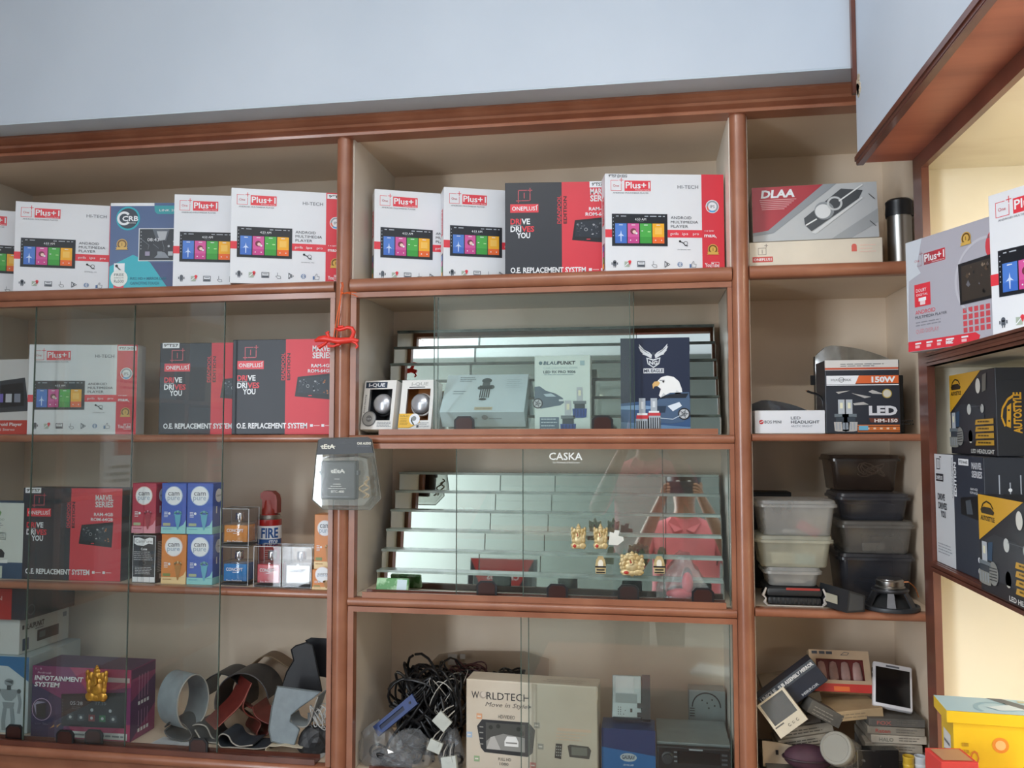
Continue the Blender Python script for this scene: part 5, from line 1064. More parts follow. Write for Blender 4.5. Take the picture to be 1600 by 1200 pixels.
# second shelf: headlight cartons
def f_auto(a):
    b = 'background'; a.poly(b, [(0, 0), (72, 0), (0, 48)], ink('#d9a52c'), 1)
    l = 'logo'; K_ = ink('#2c2416'); a.line(l, [(6, 14), (9, 9), (15, 6), (22, 8), (26, 13)], 1.6, K_, 2).poly(l, [(4, 15), (10, 12), (22, 12), (28, 16), (26, 19), (6, 19)], K_, 2).text(l, 'AUTOSTYLE', 4, 26, 4.6, K_, w=24, bold=.03)
    p = 'car_picture'; a.poly(p, [(10, 46), (26, 38), (60, 40), (78, 52), (76, 84), (14, 84)], ink('#2b3038'), 2).disc(p, 46, 45, 4.5, ink('#c9ccc8'), 3).disc(p, 74, 45, 3.6, ink('#b6b8b4'), 3).poly(p, [(16, 48), (24, 46), (22, 66), (14, 66)], ink('#2c4a66'), 3).line(p, [(48, 42), (74, 42)], .8, ink('#5a5e64'), 3)
    bulb_pic(a, 'bulb_picture', 10, 92, 44, ink('#8e9088'), 4); a.disc('bulb_picture', 24, 78, 8, ink('#8a8c88'), 4)
    for i in range(5): a.line('bulb_picture', [(18, 73+3*i), (30, 72+3*i)], .9, ink('#33363a'), 5)
    a.disc('badges', 66, 18, 5, ink('#d8d6cc'), 2, ry=9).poly('badges', [(76, 6), (84, 4), (82, 24), (74, 26)], ink('#6b6a62'), 2).disc('badges', 47, 78, 4.6, ink('#d0cec4'), 2, ry=8)
    for i in range(4): y = 58+8.2*i; a.poly('feature_bars', [(60, y), (96, y-1), (96, y+5), (62-4, y+6)], ink('#c89a30'), 3).greek('feature_bars', 64, y+1.4, 92, 1, 1.8, 3, ink('#5a4416'), 4)
    a.text('lettering', 'LED HEADLIGHT', 48, 97.5, 4.6, ink('#d9d9d4'), w=48, bold=.02, l=3)
def f_auto_side(a):
    Y_ = ink('#d09a28'); a.text('logo', 'AUTOSTYLE', 46, 74, 14, Y_, w=46, rot=90, bold=.04).text('logo', 'Feel The Difference', 56, 56, 4, Y_, w=26, rot=90)
    a.line('logo', [(16, 66), (10, 56), (12, 46), (22, 36), (32, 32)], 3, Y_).poly('logo', [(18, 66), (26, 68), (28, 40), (20, 44)], Y_, 2).disc('logo', 23, 60, 2, BLACKC, 3).disc('logo', 23, 48, 2, BLACKC, 3)
def side_box(label, x, yn, yf, z, h, dep, fa, fs, m, group=None, name='headlight_carton'):
    """box whose long face looks into the room (towards -x); yn/yf = near and far ends"""
    Wd = yf-yn; a = Art(100, 100, Wd, h); fa(a); A = {'front': a}
    if fs: b = Art(100, 100, dep, h); fs(b); A['right'] = b
    return carton(name, label, Wd, h, dep, m, loc=(x+dep/2, (yn+yf)/2, z), rot=(0, 0, R(-90)), arts=A, group=group)
def f_edition(a):
    b = 'background'; a.rect(b, 0, 0, 42, 100, ink('#d5d9dd'), 1).rect(b, 42, 0, 100, 100, ink('#333a47'), 1)
    l = 'logo'; k = ink('#2c3038'); a.frame(l, 5, 4, 13, 14, .8, k, 2).rect(l, 12, 2, 16, 3, k, 2).text(l, '1', 9, 12, 6, k, al='C').rect(l, 3, 18, 20, 25, k, 2).text(l, 'ONEPLUS1', 4.5, 23.4, 3.4, WHT, w=14, l=3, bold=.02)
    a.text('slogan', 'DRIVE', 6, 42, 5.5, k, w=16, bold=.035).text('slogan', 'DRIVES', 7, 50, 5.5, k, w=19, bold=.035).text('slogan', 'YOU', 12, 57.5, 5.5, k, w=11, bold=.035)
    a.text('edition_lettering', 'CAPTAIN AMERICA', 41, 38, 2.6, ink('#8a9098'), w=36, rot=90).text('edition_lettering', 'EDITION', 48, 36, 4.5, WHT, w=30, rot=90, bold=.04)
    a.rect('paper_label', 54, 2.5, 74, 8, WHT, 3).text('paper_label', '9"TS7 (4+64G', 64, 6.6, 2.6, BLK, al='C', w=16, l=4).text('series_lettering', 'MARVEL', 79, 10, 5, ink('#c9ccd2'), w=19, bold=.035).text('series_lettering', 'SERIES', 79, 17, 5, ink('#c9ccd2'), w=19, bold=.035).text('series_lettering', 'RAM-4GB', 76, 28, 2, WHT, w=13).text('series_lettering', 'ROM-64GB', 75, 31, 2, WHT, w=14)
    a.poly('screen_picture', [(56, 36), (92, 32), (92, 52), (56, 50)], ink('#14161b'), 2).poly('screen_picture', [(66, 38), (76, 36), (80, 48), (68, 49)], ink('#4e565f'), 3)
    a.greek('fine_print', 4, 82, 36, 4, .8, 2.6, ink('#9aa0a8'))
    for y in (84, 93): a.disc('icons', 88, y, 2, WHT, 2, 10)
def f_edition_side(a):
    for x, n in ((30, 0), (52, 1), (74, 0)): a.rect('side_print', x, 14+n*6, x+2.5, 62, ink('#aab0ba'), 2); a.disc('side_print', x+1, 34-n*8, 4, WHT, 3)
zB = -0.251
side_box('black and white radio carton carrying a headlight carton on the side shelf', .552, 1.505, 1.745, zB, .207, .075, f_edition, f_edition_side, BLACKC, name='radio_carton')
AG = 'black and yellow headlight cartons'
AUT = mat('autumn_black_card', '#24262c', 0.4, var=.05)
side_box('black and yellow headlight carton stacked on the black and white radio carton', .580, 1.52, 1.735, zB+.208, .150, .085, f_auto, f_auto_side, AUT, AG)
side_box('black and yellow headlight carton standing in front, cut off by the picture edge', .519, 1.215, 1.44, zB+.001, .150, .07, f_auto, f_auto_side, AUT, AG)
# ---- bottom bay: yellow lidded box and neighbours
YEL = mat('yellow_card', '#e6bd1c', 0.4, var=.03); TZ = -.46
mbx = thing('counter_block', 'cream counter ledge under the yellow box', 'counter', (.62, 1.25, FL))
MB().box(-.23, -.25, 0, -.085, .12, .88, CREAMY).build('body', mbx); MB().box(-.235, -.255, .88, -.082, .125, .895, WOODD).build('top', mbx)
LZ = FL+.896
cN, cF = at(1479, 1112, 1.30), at(1441, 1090, 1.367); yw = R(-4)
lw, ld, lh = .150, .072, .016; bh = cN.z-lh-LZ
t = thing('yellow_box', 'yellow carton with a pale blue picture lid on the side counter', 'box', (cN.x+lw/2+.004, 1.30+ld/2, LZ), (0, 0, yw))
MB().box(-lw/2+.009, -ld/2+.004, 0, lw/2-.006, ld/2-.004, bh, YEL, bev=.001).build('carton', t)
MB().box(-lw/2, -ld/2, bh-.001, lw/2, ld/2, bh+lh, YEL, bev=.001).build('lid', t)
a = Art(100, 48, lw, ld); a.rect('lid_picture', 0, 0, 100, 48, ink('#b9d6de'), 1).poly('lid_picture', [(48, 0), (62, 0), (100, 44), (80, 48)], ink('#6d7478'), 2).ring('lid_picture', 50, 34, 18, 22, ink('#9cc0cc'), 2, 20, 150, 300).poly('lid_picture', [(40, 30), (62, 20), (74, 34), (50, 40)], ink('#dbe9ec'), 3).rect('lid_picture', 74, 4, 94, 10, ink('#c9c4a0'), 2); a.build(t, (-lw/2, ld/2, bh+lh), (1, 0, 0), (0, -1, 0), (0, 0, 1))
a = Art(100, 100, lw-.015, bh); a.disc('fruit_picture', 45, 12, 8, ink('#e08a2c')).disc('fruit_picture', 45, 12, 5, ink('#f0b878'), 2).disc('melon_picture', 44, 62, 14, ink('#6a3a24')).disc('melon_picture', 88, 66, 16, ink('#5c3220')).text('lettering', 'AUTO', 24, 48, 8, ink('#c8782c'), w=32, rot=90, bold=.01).text('lettering', 'POT', 74, 20, 8, ink('#c8a02c'), w=20).greek('lettering', 8, 12, 16, 2, 2, 4, ink('#b8901c')); a.build(t, (-lw/2+.009, -ld/2+.004, bh), (1, 0, 0), (0, 0, -1), (0, -1, 0))
a = Art(100, 100, ld-.008, bh); a.rect('side_label', 20, 10, 80, 80, ink('#dcdcd8')).greek('side_label', 26, 16, 74, 9, 1.6, 6, GRY); a.build(t, (-lw/2+.009, ld/2-.004, bh), (0, -1, 0), (0, 0, -1), (-1, 0, 0))
c = at(1471, 1198, 1.19); e = at(1532, 1194, 1.19)
carton('red_box', 'small red carton in front of the yellow box', e.x-c.x, max(.02, e.z-LZ), .05, mat('bright_red_card', '#d0403a', 0.45, var=.04), (c.x, 1.19, LZ), R(6), arts={'top': Art(10, 10, e.x-c.x, .05).rect('worn_top', 1, 1, 9, 9, ink('#b98a68'))})
z_ = LZ
for i, lab in enumerate(('lowest', 'middle', 'topmost')):
    c = at(1583, 1190, 1.22); h = .031
    carton('small_yellow_box', 'small yellow carton at the picture edge, %s of three' % lab, .07, h, .06, mat('lemon_card', '#e3cd3a', 0.4, var=.04), (c.x+.004*i, 1.21, z_), R(-8+5*i), group='small yellow cartons', arts={'front': Art(70, 31, .07, h).greek('lettering', 6, 8, 50, 3, 2, 6, ink('#8a9a3c'))}); z_ += h+.001
# ================================================================ wide cabinet: behind the glass, second row
def f_leftmost(a):
    a.rect('background', 0, 0, 110, 122, ink('#d2d3d4'), 1).rect('background', 0, 99, 110, 122, ink('#c8483f'), 2)
    a.poly('screen_picture', [(20, 38), (84, 30), (92, 84), (18, 88)], ink('#3d434a'), 2).poly('screen_picture', [(24, 44), (82, 38), (84, 76), (24, 80)], ink('#23262c'), 3).poly('screen_picture', [(90, 86), (110, 76), (110, 98), (100, 99)], ink('#4a5056'), 2)
    for i, c in enumerate(('#7a6cc0', '#c4c8d0', '#8a90a0')): a.rect('screen_picture', 40+14*i, 56, 50+14*i, 70, ink(c), 4)
    a.poly('badge', [(92, 16), (98, 10), (106, 12), (110, 20), (106, 26), (94, 26)], ink('#8a4a40'), 2).rect('badge', 90, 19, 110, 24, ink('#c9b4a4'), 3)
    a.text('lettering', 'Android Player', 30, 108, 5, WHT, w=52, bold=.02, l=3).text('lettering', '2 DIN Stereo', 30, 116, 4, WHT, w=40, l=3)
pbox('radio_carton', 'white radio carton with a red base band behind the glass at the picture edge', px_of(-1.826, 2.02), 561, 55, 683, 2.02, Z2+.002, .06, WHITEC, arts={'front': f_leftmost})
# ================================================================ wide cabinet, third row
z3 = ZL3+.001
def f_androidbox(a):
    a.rect('background', 0, 0, a.wu, 100, ink('#c9d2cc'), 1).rect('background', 0, 100, a.wu, 126, ink('#35506a'), 1).poly('background', [(0, 94), (44, 100), (84, 95), (84, 101), (0, 101)], ink('#e0e6e4'), 2)
    a.poly('green_mark', [(60, 16), (66, 10), (72, 16), (70, 22), (62, 22)], ink('#6a9a5a'), 2).text('lettering', 'ANDROID', 66, 30, 3.4, ink('#7a8a84'), al='C', w=22).greek('lettering', 56, 34, 76, 3, 1, 3.4, GRY)
    a.frame('icons', 50, 50, 58, 57, .8, DGY).frame('icons', 66, 50, 80, 62, .8, ink('#9aa8a2')).greek('icons', 68, 52, 78, 3, 1, 3, GRY)
    a.poly('camera_picture', [(52, 84), (56, 78), (74, 78), (79, 84), (78, 92), (52, 92)], ink('#2c343a'), 2).disc('camera_picture', 65, 85, 4, ink('#59636a'), 3).poly('camera_picture', [(62, 66), (66, 62), (70, 68), (66, 74)], ink('#5a646a'), 2).ring('camera_picture', 46, 88, 5, 5.8, BLK)
    a.rect('paper_label', 52, 106, 76, 126, ink('#c2ccc2'), 3).greek('paper_label', 55, 111, 72, 2, 1, 6, GRY, 4)
pbox('camera_carton', 'pale carton with a dark blue base and a small camera picture at the picture edge', px_of(-1.826, 1.965), 786, 38, 913, 1.965, z3, .07, mat('blue_side_card', '#4a6c94', 0.4, var=.04), arts={'front': f_androidbox})
CAM = {'red': ('#b83a50', '#dd94a4', '#9a2c40'), 'blue': ('#3a5cb8', '#8fd0d0', '#5aa8c0'), 'orange': ('#d88438', '#eccf98', '#b07a38')}
def f_cam(k):
    c, base, fl = (ink(x) for x in CAM[k])
    def f(a):
        w, h = a.wu, a.hu; a.rect('background', 0, h*.865, w, h, base, 1).poly('background', [(w*.72, h*.87), (w*.9, h*.82), (w, h*.72), (w, h*.87)], base, 1)
        a.disc('logo', w*.5, h*.25, w*.36, ink('#b8cce8' if k == 'blue' else '#f0d0c8'), 2).disc('logo', w*.5, h*.25, w*.33, WHT, 3).text('logo', 'cam', w*.5, h*.245, h*.10, ink('#3a4050'), al='C', w=w*.46, l=4).text('logo', 'pure', w*.5, h*.335, h*.10, ink('#8fa4bc'), al='C', w=w*.5, l=4)
        x, y = w*.68, h*.72; a.poly('flower_picture', [(x-w*.13, y-h*.10), (x+w*.13, y-h*.10), (x+w*.10, y+h*.03), (x+w*.02, y+h*.20), (x-w*.02, y+h*.20), (x-w*.10, y+h*.03)], fl, 3)
        for i in range(7):
            q = math.pi*(1+i/6); a.disc('flower_picture', x+w*.12*math.cos(q), y-h*.115+h*.045*math.sin(q), w*.045, [fl, base][i % 2], 4, 10)
        a.greek('lettering', w*.12, h*.57, w*.3, 4, h*.012, h*.03, WHT, 2, words=3).disc('lettering', w*.33, h*.6, w*.05, WHT, 2, 10).rect('lettering', w*.08, h*.79, w*.38, h*.845, ink('#a9b48c') if k != 'orange' else ink('#7a8a48'), 2).greek('lettering', w*.08, h*.90, w*.45, 1, h*.015, 3, fl, 3)
    return f
def f_cam_side(k):
    base = ink(CAM[k][1])
    def f(a): a.rect('side_print', 0, 86, 100, 100, base, 1).disc('side_print', 55, 25, 33, WHT, 2).rect('side_print', 30, 46, 40, 60, WHT, 2).text('side_print', 'cam', 55, 27, 5, ink('#3a4050'), al='C', w=46, l=3)
    return f
def f_cam_black(a):
    w, h = a.wu, a.hu; a.frame('background', 1, 1, w-1, h-1, .6, WHT).poly('logo', [(3, 5), (10, 4), (20, 7), (28, 4), (33, 5), (33, 15), (26, 14), (18, 18), (8, 17), (3, 14)], WHT, 2).text('logo', 'CamPure', 5, 12.5, 5, ink('#8a8c90'), w=27, l=3).text('logo', 'Cone', w/2, 25, 4, WHT, al='C', w=10, bold=.02)
    a.greek('lettering', 3, 27.5, w-3, 5, .9, 3.2, ink('#c9cace')).ring('lettering', w/2, 46, 2.4, 3, GRY).frame('lettering', 2, 51, w-2, 66, .4, GRY).greek('lettering', 5, 53, w-5, 5, .9, 2.6, ink('#c9cace')).rect('lettering', 1.5, 69, w-1.5, 77, WHT, 2)
    for i in (1, 2, 3): a.rect('lettering', w*i/4, 69, w*i/4+.4, 77, GRY, 3)
zt = at(0, 835, 1.962).z; zt = at(270, 834.5, 1.962).z
CG = 'small tall boxes in two rows'
def cam_box(lab, k, xl, yt, xr, yb, z, Y=1.962, D=.052):
    m = mat('cone_box_%s' % k, CAM[k][0], 0.35, var=.03) if k in CAM else BLACKC
    H = at((xl+xr)/2, yt, Y).z-z; bl = at(xl, yb, Y); br = at(xr, yb, Y); Wd = br.x-bl.x-.0008
    a = Art(38, 79, Wd, H); (f_cam(k) if k in CAM else f_cam_black)(a); b = Art(100, 100, D, H)
    if k in CAM: f_cam_side(k)(b)
    else:
        for i in range(22): b.rect('barcode_print', 14, 4+i*3.4, 84, 5.6+i*3.4, ink('#b9bac0'))
        b.rect('barcode_print', 30, 82, 70, 92, WHT, 2)
    return carton('cone_box', lab, Wd, H, D, m, (bl.x, Y, z), 0, group=CG, arts={'front': a, 'right': b})
cam_box('black printed cone box at the lower corner of the small stack', 'black', 205.5, 836, 243, 915, z3)
cam_box('orange cone box in the lower row of the small stack', 'orange', 251, 835, 290.5, 915, z3)
cam_box('blue cone box in the lower row of the small stack', 'blue', 291.5, 835, 332, 915, z3)
cam_box('red cone box in the upper row of the small stack', 'red', 205.5, 755, 243, 834, zt+.001)
cam_box('blue cone box in the upper row beside the red box', 'blue', 251.5, 755, 290.5, 834, zt+.001)
cam_box('blue cone box in the upper row at the end nearest the perfume', 'blue', 291.5, 755, 332, 834, zt+.001)
zq = at(500, 890, 1.945).z
cam_box('small orange cube box by the post, under a taller orange box', 'orange', 487.5, 890, 521, 923, z3, 1.945, .05)
cam_box('tall orange cone box by the post, standing on a small orange cube', 'orange', 490.5, 804, 524, 890, zq+.001, 1.95, .05)
# perfume bottles in clear cases
def perfume(lab, xl, yt, xr, yb, z, col, Y, D=.056):
    bl, tr = at(xl, yb, Y), at(xr, yt, Y); W_ = tr.x-bl.x; H_ = tr.z-z
    t = thing('perfume_bottle', lab, 'perfume', ((bl.x+tr.x)/2, Y+D/2, z), group='boxed car perfumes'); CS = glassy('case_acrylic', (.98, .98, .98), refl=.3, haze=.012, hcol='#e8e8e8')
    mb = MB(); T_ = .001
    mb.box(-W_/2, -D/2, 0, W_/2, -D/2+T_, H_, CS).box(-W_/2, D/2-T_, 0, W_/2, D/2, H_, CS).box(-W_/2, -D/2+T_, 0, -W_/2+T_, D/2-T_, H_, CS).box(W_/2-T_, -D/2+T_, 0, W_/2, D/2-T_, H_, CS).box(-W_/2+T_, -D/2+T_, H_-T_, W_/2-T_, D/2-T_, H_, CS); mb.build('clear_case', t)
    mb = MB()
    for x in (-W_/2, W_/2):
        for y in (-D/2, D/2): MB().box(x-.0006, y-.0006, 0, x+.0006, y+.0006, H_, mat('acrylic_edge', '#c4c8ca', .2, var=.1)).build('case_edge', t)
    for y in (-D/2, D/2): MB().box(-W_/2, y-.0006, H_-.0012, W_/2, y+.0006, H_, mat('acrylic_edge', '#c4c8ca', .2)).build('case_edge', t)
    MB().box(-W_/2+.0015, -D/2+.0015, .0005, W_/2-.0015, D/2-.0015, .004, BLACKP).build('case_base', t)
    bw, bd, bh = W_*.455, D*.44, H_*.62
    lq = mat('liquid_%s' % col.lstrip('#'), col, .08, var=.12, scale=30, coat=.6); pass
    MB().box(-bw+.003, -bd+.003, .009, bw-.003, bd-.003, bh*.88, lq, bev=.002).build('liquid', t)
    MB().box(-bw, -bd, .0055, bw, bd, bh, glassy('bottle_glass', (.97, .98, .98), refl=.6, haze=.015, hcol='#e0e6ea'), bev=.004).build('bottle', t, 40)
    MB().lathe([(.005, bh), (.005, bh+.004), (.0105, bh+.004), (.011, bh+.006), (.011, bh+.021), (.0095, bh+.023), (0, bh+.023)], CHROME, 20).build('cap', t, 40)
    a = Art(40, 40, 2*bw, bh); a.text('lettering', 'CONCEPT', 20, 16, 5, WHT if col != '#d8d6d0' else GRY, al='C', w=26, bold=.02).text('lettering', 'Eau Perfume', 20, 33, 2.6, WHT if col != '#d8d6d0' else GRY, al='C', w=24).rect('lettering', 17, 18, 23, 18.8, WHT)
    a.build(t, (-bw, -bd-.0003, bh), (1, 0, 0), (0, 0, -1), (0, -1, 0)); return t
zpt = at(365, 854, 1.965).z
perfume('boxed car perfume with bright blue liquid under the orange one', 343, 855, 388, 915, z3, '#2f8fdc', 1.965)
perfume('boxed car perfume with amber orange liquid stacked on the blue one', 344, 795, 389, 854, zpt+.001, '#f09a38', 1.967)
perfume('boxed car perfume with dark red liquid in front of the spray can', 396, 854, 439, 918, z3, '#d02c40', 1.955)
perfume('boxed car perfume with clear pale liquid next to the orange boxes', 441, 855, 487, 920, z3, '#d8d6d0', 1.953)
# fire spray can
c = at(420, 915, 2.075)
t = thing('fire_spray_can', 'red fire extinguisher spray can with a hooked red cap', 'spray can', (c.x, 2.075, z3))
RC = mat('red_can', '#a8201e', .3, var=.06, coat=.3)
h0 = at(420, 802, 2.075).z-z3; MB().lathe([(0, 0), (.029, 0), (.0305, .003), (.0305, h0-.018), (.030, h0-.012), (.020, h0), (.016, h0+.004), (.0, h0+.004)], RC, 32).build('can_body', t, 40)
MB().lathe([(.0305, h0-.014), (.031, h0-.011), (.026, h0-.003)], STEEL, 32).build('seam_ring', t, 40)
CP_ = mat('red_cap_plastic', '#8a2a1e', .4, var=.05)
mb = MB().lathe([(.021, h0-.004), (.021, h0+.010), (.017, h0+.016), (.015, h0+.035)], CP_, 20); mb.build('cap_collar', t, 40)
prof = [(-.016, h0+.012), (-.016, h0+.036), (-.021, h0+.040), (-.021, h0+.052), (-.012, h0+.059), (.010, h0+.058), (.022, h0+.048), (.025, h0+.034), (.025, h0+.002), (.019, h0+.002), (.017, h0+.012)]
MB().prism(prof, -.013, .013, CP_).build('hooked_cap', t)
def wrap(mb, r, a0, a1, z0, z1, m, n=14):
    V = []; F_ = []
    for i in range(n+1): q = R(a0+(a1-a0)*i/n); V += [(r*math.sin(q), -r*math.cos(q), z0), (r*math.sin(q), -r*math.cos(q), z1)]
    for i in range(n): F_.append((2*i, 2*i+2, 2*i+3, 2*i+1))
    return mb.add(V, F_, m)
wrap(MB(), .0308, -65, 115, h0-.064, h0-.030, WHT).build('white_band', t); wrap(MB(), .0308, -65, 95, h0-.078, h0-.064, ink('#2c5a9a')).build('blue_band', t)
def wrap_text(tx, zb, h, w, m, name, r=.0312, ang=0):
    V, F_ = glyphs(tx, .03); x0 = min(v[0] for v in V); x1 = max(v[0] for v in V); P_ = []
    for x, y, z in V: q = ((x-x0)/(x1-x0)-.5)*w/r+R(ang); P_.append((r*math.sin(q), -r*math.cos(q), zb+y/CAP*h))
    MB().add(P_, F_, m).build(name, t)
wrap_text('FIRE', h0-.060, .024, .046, ink('#2c5a9a'), 'lettering', ang=26); wrap_text('STOP', h0-.077, .010, .024, WHT, 'lettering', ang=44)
mb = MB()
for i in range(12): wrap(mb, .0310, 5, 5+34-(i % 3)*5, h0-.092-i*.0055, h0-.0905-i*.0055, ink('#d8a8a0'), 6)
mb.build('fine_print', t); mb = MB(); wrap(mb, .0309, -75, -40, .012, h0-.10, ink('#d8a028')); wrap(mb, .0310, -60, -30, .012, h0-.12, ink('#b03a20')); mb.build('flame_print', t)
# ================================================================ wide cabinet, bottom row
z4 = Z4+.001
def f_info(a):
    w, h = 158, 120; b = 'background'; a.poly(b, [(0, 0), (158, 0), (158, 120), (0, 120)], ink('#7a2c62'), 1).poly(b, [(0, 30), (60, 60), (50, 120), (0, 120)], ink('#2c2452'), 2).poly(b, [(60, 0), (158, 0), (158, 30), (90, 40)], ink('#a83a62'), 2).poly(b, [(60, 96), (158, 92), (158, 120), (70, 120)], ink('#a83a62'), 2)
    l = 'lettering'; a.text(l, 'I - 9', 5, 7, 3.6, ink('#d8c4d0'), w=10).text(l, 'Android', 8, 13, 3.4, ink('#d8c4d0'), w=22).text(l, 'INFOTAINMENT', 4, 24, 7.5, WHT, w=78, bold=.03, shear=.15, l=4).text(l, 'SYSTEM', 4, 35, 7.5, WHT, w=40, bold=.03, shear=.15, l=4)
    s = 'screen_picture'; a.poly(s, [(48, 46), (150, 38), (150, 98), (50, 100)], ink('#17181f'), 4).poly(s, [(54, 50), (146, 43), (146, 94), (56, 96)], ink('#20242c'), 5).text(s, '05:28', 63, 63, 6, ink('#b9bec4'), w=20, l=6).text(s, '17.10', 104, 61, 5, ink('#8e98a4'), w=16, l=6).greek(s, 66, 66, 80, 2, 1, 3, ink('#6a727a'), 6)
    for x, c in ((64, '#4a525c'), (81, '#4a525c'), (98, '#8a3a3c'), (115, '#3a7a50'), (132, '#4a525c')): a.rect(s, x-5, 78, x+5, 89, ink(c), 6).disc(s, x, 83.5, 2.2, ink('#c9ced2'), 7, 10)
    for x in (98, 127): a.disc(s, x, 70, 2.4, ink('#b9c2ca'), 6, 12)
    for i in range(7): a.disc(s, 51, 55+5*i, .7, ink('#6a707a'), 6, 6)
    a.disc('camera_picture', 17, 74, 16, ink('#c9a8c4'), 3).disc('camera_picture', 17, 74, 15, ink('#2a2446'), 4).rect('camera_picture', 8, 64, 24, 88, ink('#1a1a20'), 5).poly('camera_picture', [(4, 66), (10, 60), (24, 61), (8, 66), (9, 84)], ink('#9a94ac'), 6).text('camera_picture', '2.5D Glass', 6, 100, 3.4, ink('#c9c2d4'), w=22).poly('camera_picture', [(30, 106), (38, 98), (38, 102), (50, 95), (42, 104), (42, 100)], ink('#b88a5a'), 3)
    a.rect('white_bar', 56, 107, 154, 118, ink('#cfd4d2'), 4).rect('white_bar', 60, 109, 68, 116, ink('#5a9a7a'), 5).greek('white_bar', 72, 111, 150, 1, 3, 4, ink('#7a8288'), 5); a.rect('white_bar', 120, 14, 156, 22, ink('#c9b8b8'), 3)
def f_info_side(a):
    a.poly('background', [(0, 0), (100, 0), (100, 100), (0, 100)], ink('#8a3468'), 1).poly('background', [(0, 45), (100, 20), (100, 62), (0, 100)], ink('#4a2858'), 2)
    for i in range(4): a.rect('side_print', 30+12*i, 12, 32+12*i, 46, ink('#c490b0'), 3).rect('side_print', 30+12*i, 62, 32+12*i, 84, ink('#b888b4'), 3).rect('side_print', 28+12*i, 49, 36+12*i, 54, WHT, 3).rect('side_print', 28+12*i, 87, 36+12*i, 92, WHT, 3)
pbox('infotainment_box', 'purple car stereo box behind the glass, tilted letters across its top', 47.5, 1047, 205.5, 1168, 1.962, z4, .105, mat('purple_card', '#4a2a56', .4, var=.04), arts={'front': f_info, 'right': f_info_side})
def f_robot(a):
    w, h = a.wu, a.hu; a.rect('background', 0, 0, w, h, ink('#b9c8cc'), 1).poly('background', [(0, 0), (w, 0), (w, h*.32), (w*.7, h*.13), (0, h*.10)], ink('#2c6a9a'), 2)
    m1, m2 = ink('#8a989c'), ink('#4a565a'); x = w*.72; p = 'robot_picture'
    a.disc(p, x, h*.34, w*.07, m1, 3, ry=h*.05).poly(p, [(x-w*.07, h*.32), (x+w*.06, h*.31), (x+w*.05, h*.36)], m2, 4).poly(p, [(x-w*.14, h*.43), (x+w*.14, h*.43), (x+w*.10, h*.53), (x+w*.05, h*.58), (x-w*.05, h*.58), (x-w*.10, h*.53)], m1, 3).rect(p, x-w*.03, h*.38, x+w*.03, h*.44, m2, 3).poly(p, [(x-w*.09, h*.60), (x+w*.09, h*.60), (x+w*.07, h*.68), (x-w*.07, h*.68)], m1, 3)
    for s in (-1, 1): a.line(p, [(x+s*w*.14, h*.46), (x+s*w*.17, h*.6), (x+s*w*.15, h*.74)], w*.045, m1, 3); a.line(p, [(x+s*w*.05, h*.68), (x+s*w*.07, h*.84), (x+s*w*.06, h*.97)], w*.06, m1, 3); a.disc(p, x+s*w*.15, h*.45, w*.03, m2, 4, 10)
def f_robot_top(a): a.poly('top_print', [(0, 0), (60, 0), (0, 60)], ink('#3a6a8a'), 1)
tr_ = at(45, 1027, 1.975)
pbox('robot_box', 'blue and white box with a grey robot picture, partly hidden by the purple box', px_of(-1.826, 1.975), 1027, 46, 1178, 1.975, z4, .20, mat('pale_grey_blue_card', '#b4c4c8', .4, var=.03), arts={'front': f_robot, 'top': f_robot_top})
zr_ = tr_.z+.001
def f_bl_side(a): a.rect('logo', 5, 20, 9, 32, DGY).text('logo', 'BLAUPUNKT', 11, 34, 14, ink('#33383c'), w=36, bold=.04, shear=.15).greek('logo', 30, 38, 48, 1, 3, 3, GRY).rect('stereo_picture', 34, 46, 78, 78, ink('#2c3438'), 2).rect('stereo_picture', 38, 52, 50, 70, ink('#5a6a6e'), 3).rect('stereo_picture', 54, 54, 74, 64, ink('#16282c'), 3).rect('feature_panel', 6, 58, 18, 92, ink('#43566a'), 2).rect('feature_panel', 86, 16, 94, 30, GRY, 2)
zb1 = at(31, 968, 1.985).z
pbox('stereo_box', 'white stereo box with slanted dark letters on its long side, lying on the robot box', px_of(-1.82, 1.985), 968, 31, 1024, 1.985, zr_, .19, mat('white_gloss_card', '#c4cbc9', .4, var=.03), arts={'front': lambda a: a.rect('code_label', 44, 20, 58, 36, ink('#7a8a86')).greek('code_label', 46, 23, 56, 3, 1.4, 4, ink('#c4cbc9'), 3), 'right': f_bl_side})
pbox('red_black_box', 'red and black box on top of the white stereo box', px_of(-1.82, 1.975), 921, 41, 966, 1.975, zb1+.001, .19, BLACKC, arts={'front': lambda a: a.rect('background', 0, 0, 81, 45, ink('#a8322e'), 1).text('lettering', 'STATION', 66, 17, 6, ink('#d8b0ac'), w=52, al='R', bold=.01), 'right': lambda a: a.ring('round_mark', 10, 70, 6, 7.4, ink('#5a5c62'), 2).greek('round_mark', 50, 62, 70, 1, 3, 3, ink('#3c3e44'))})
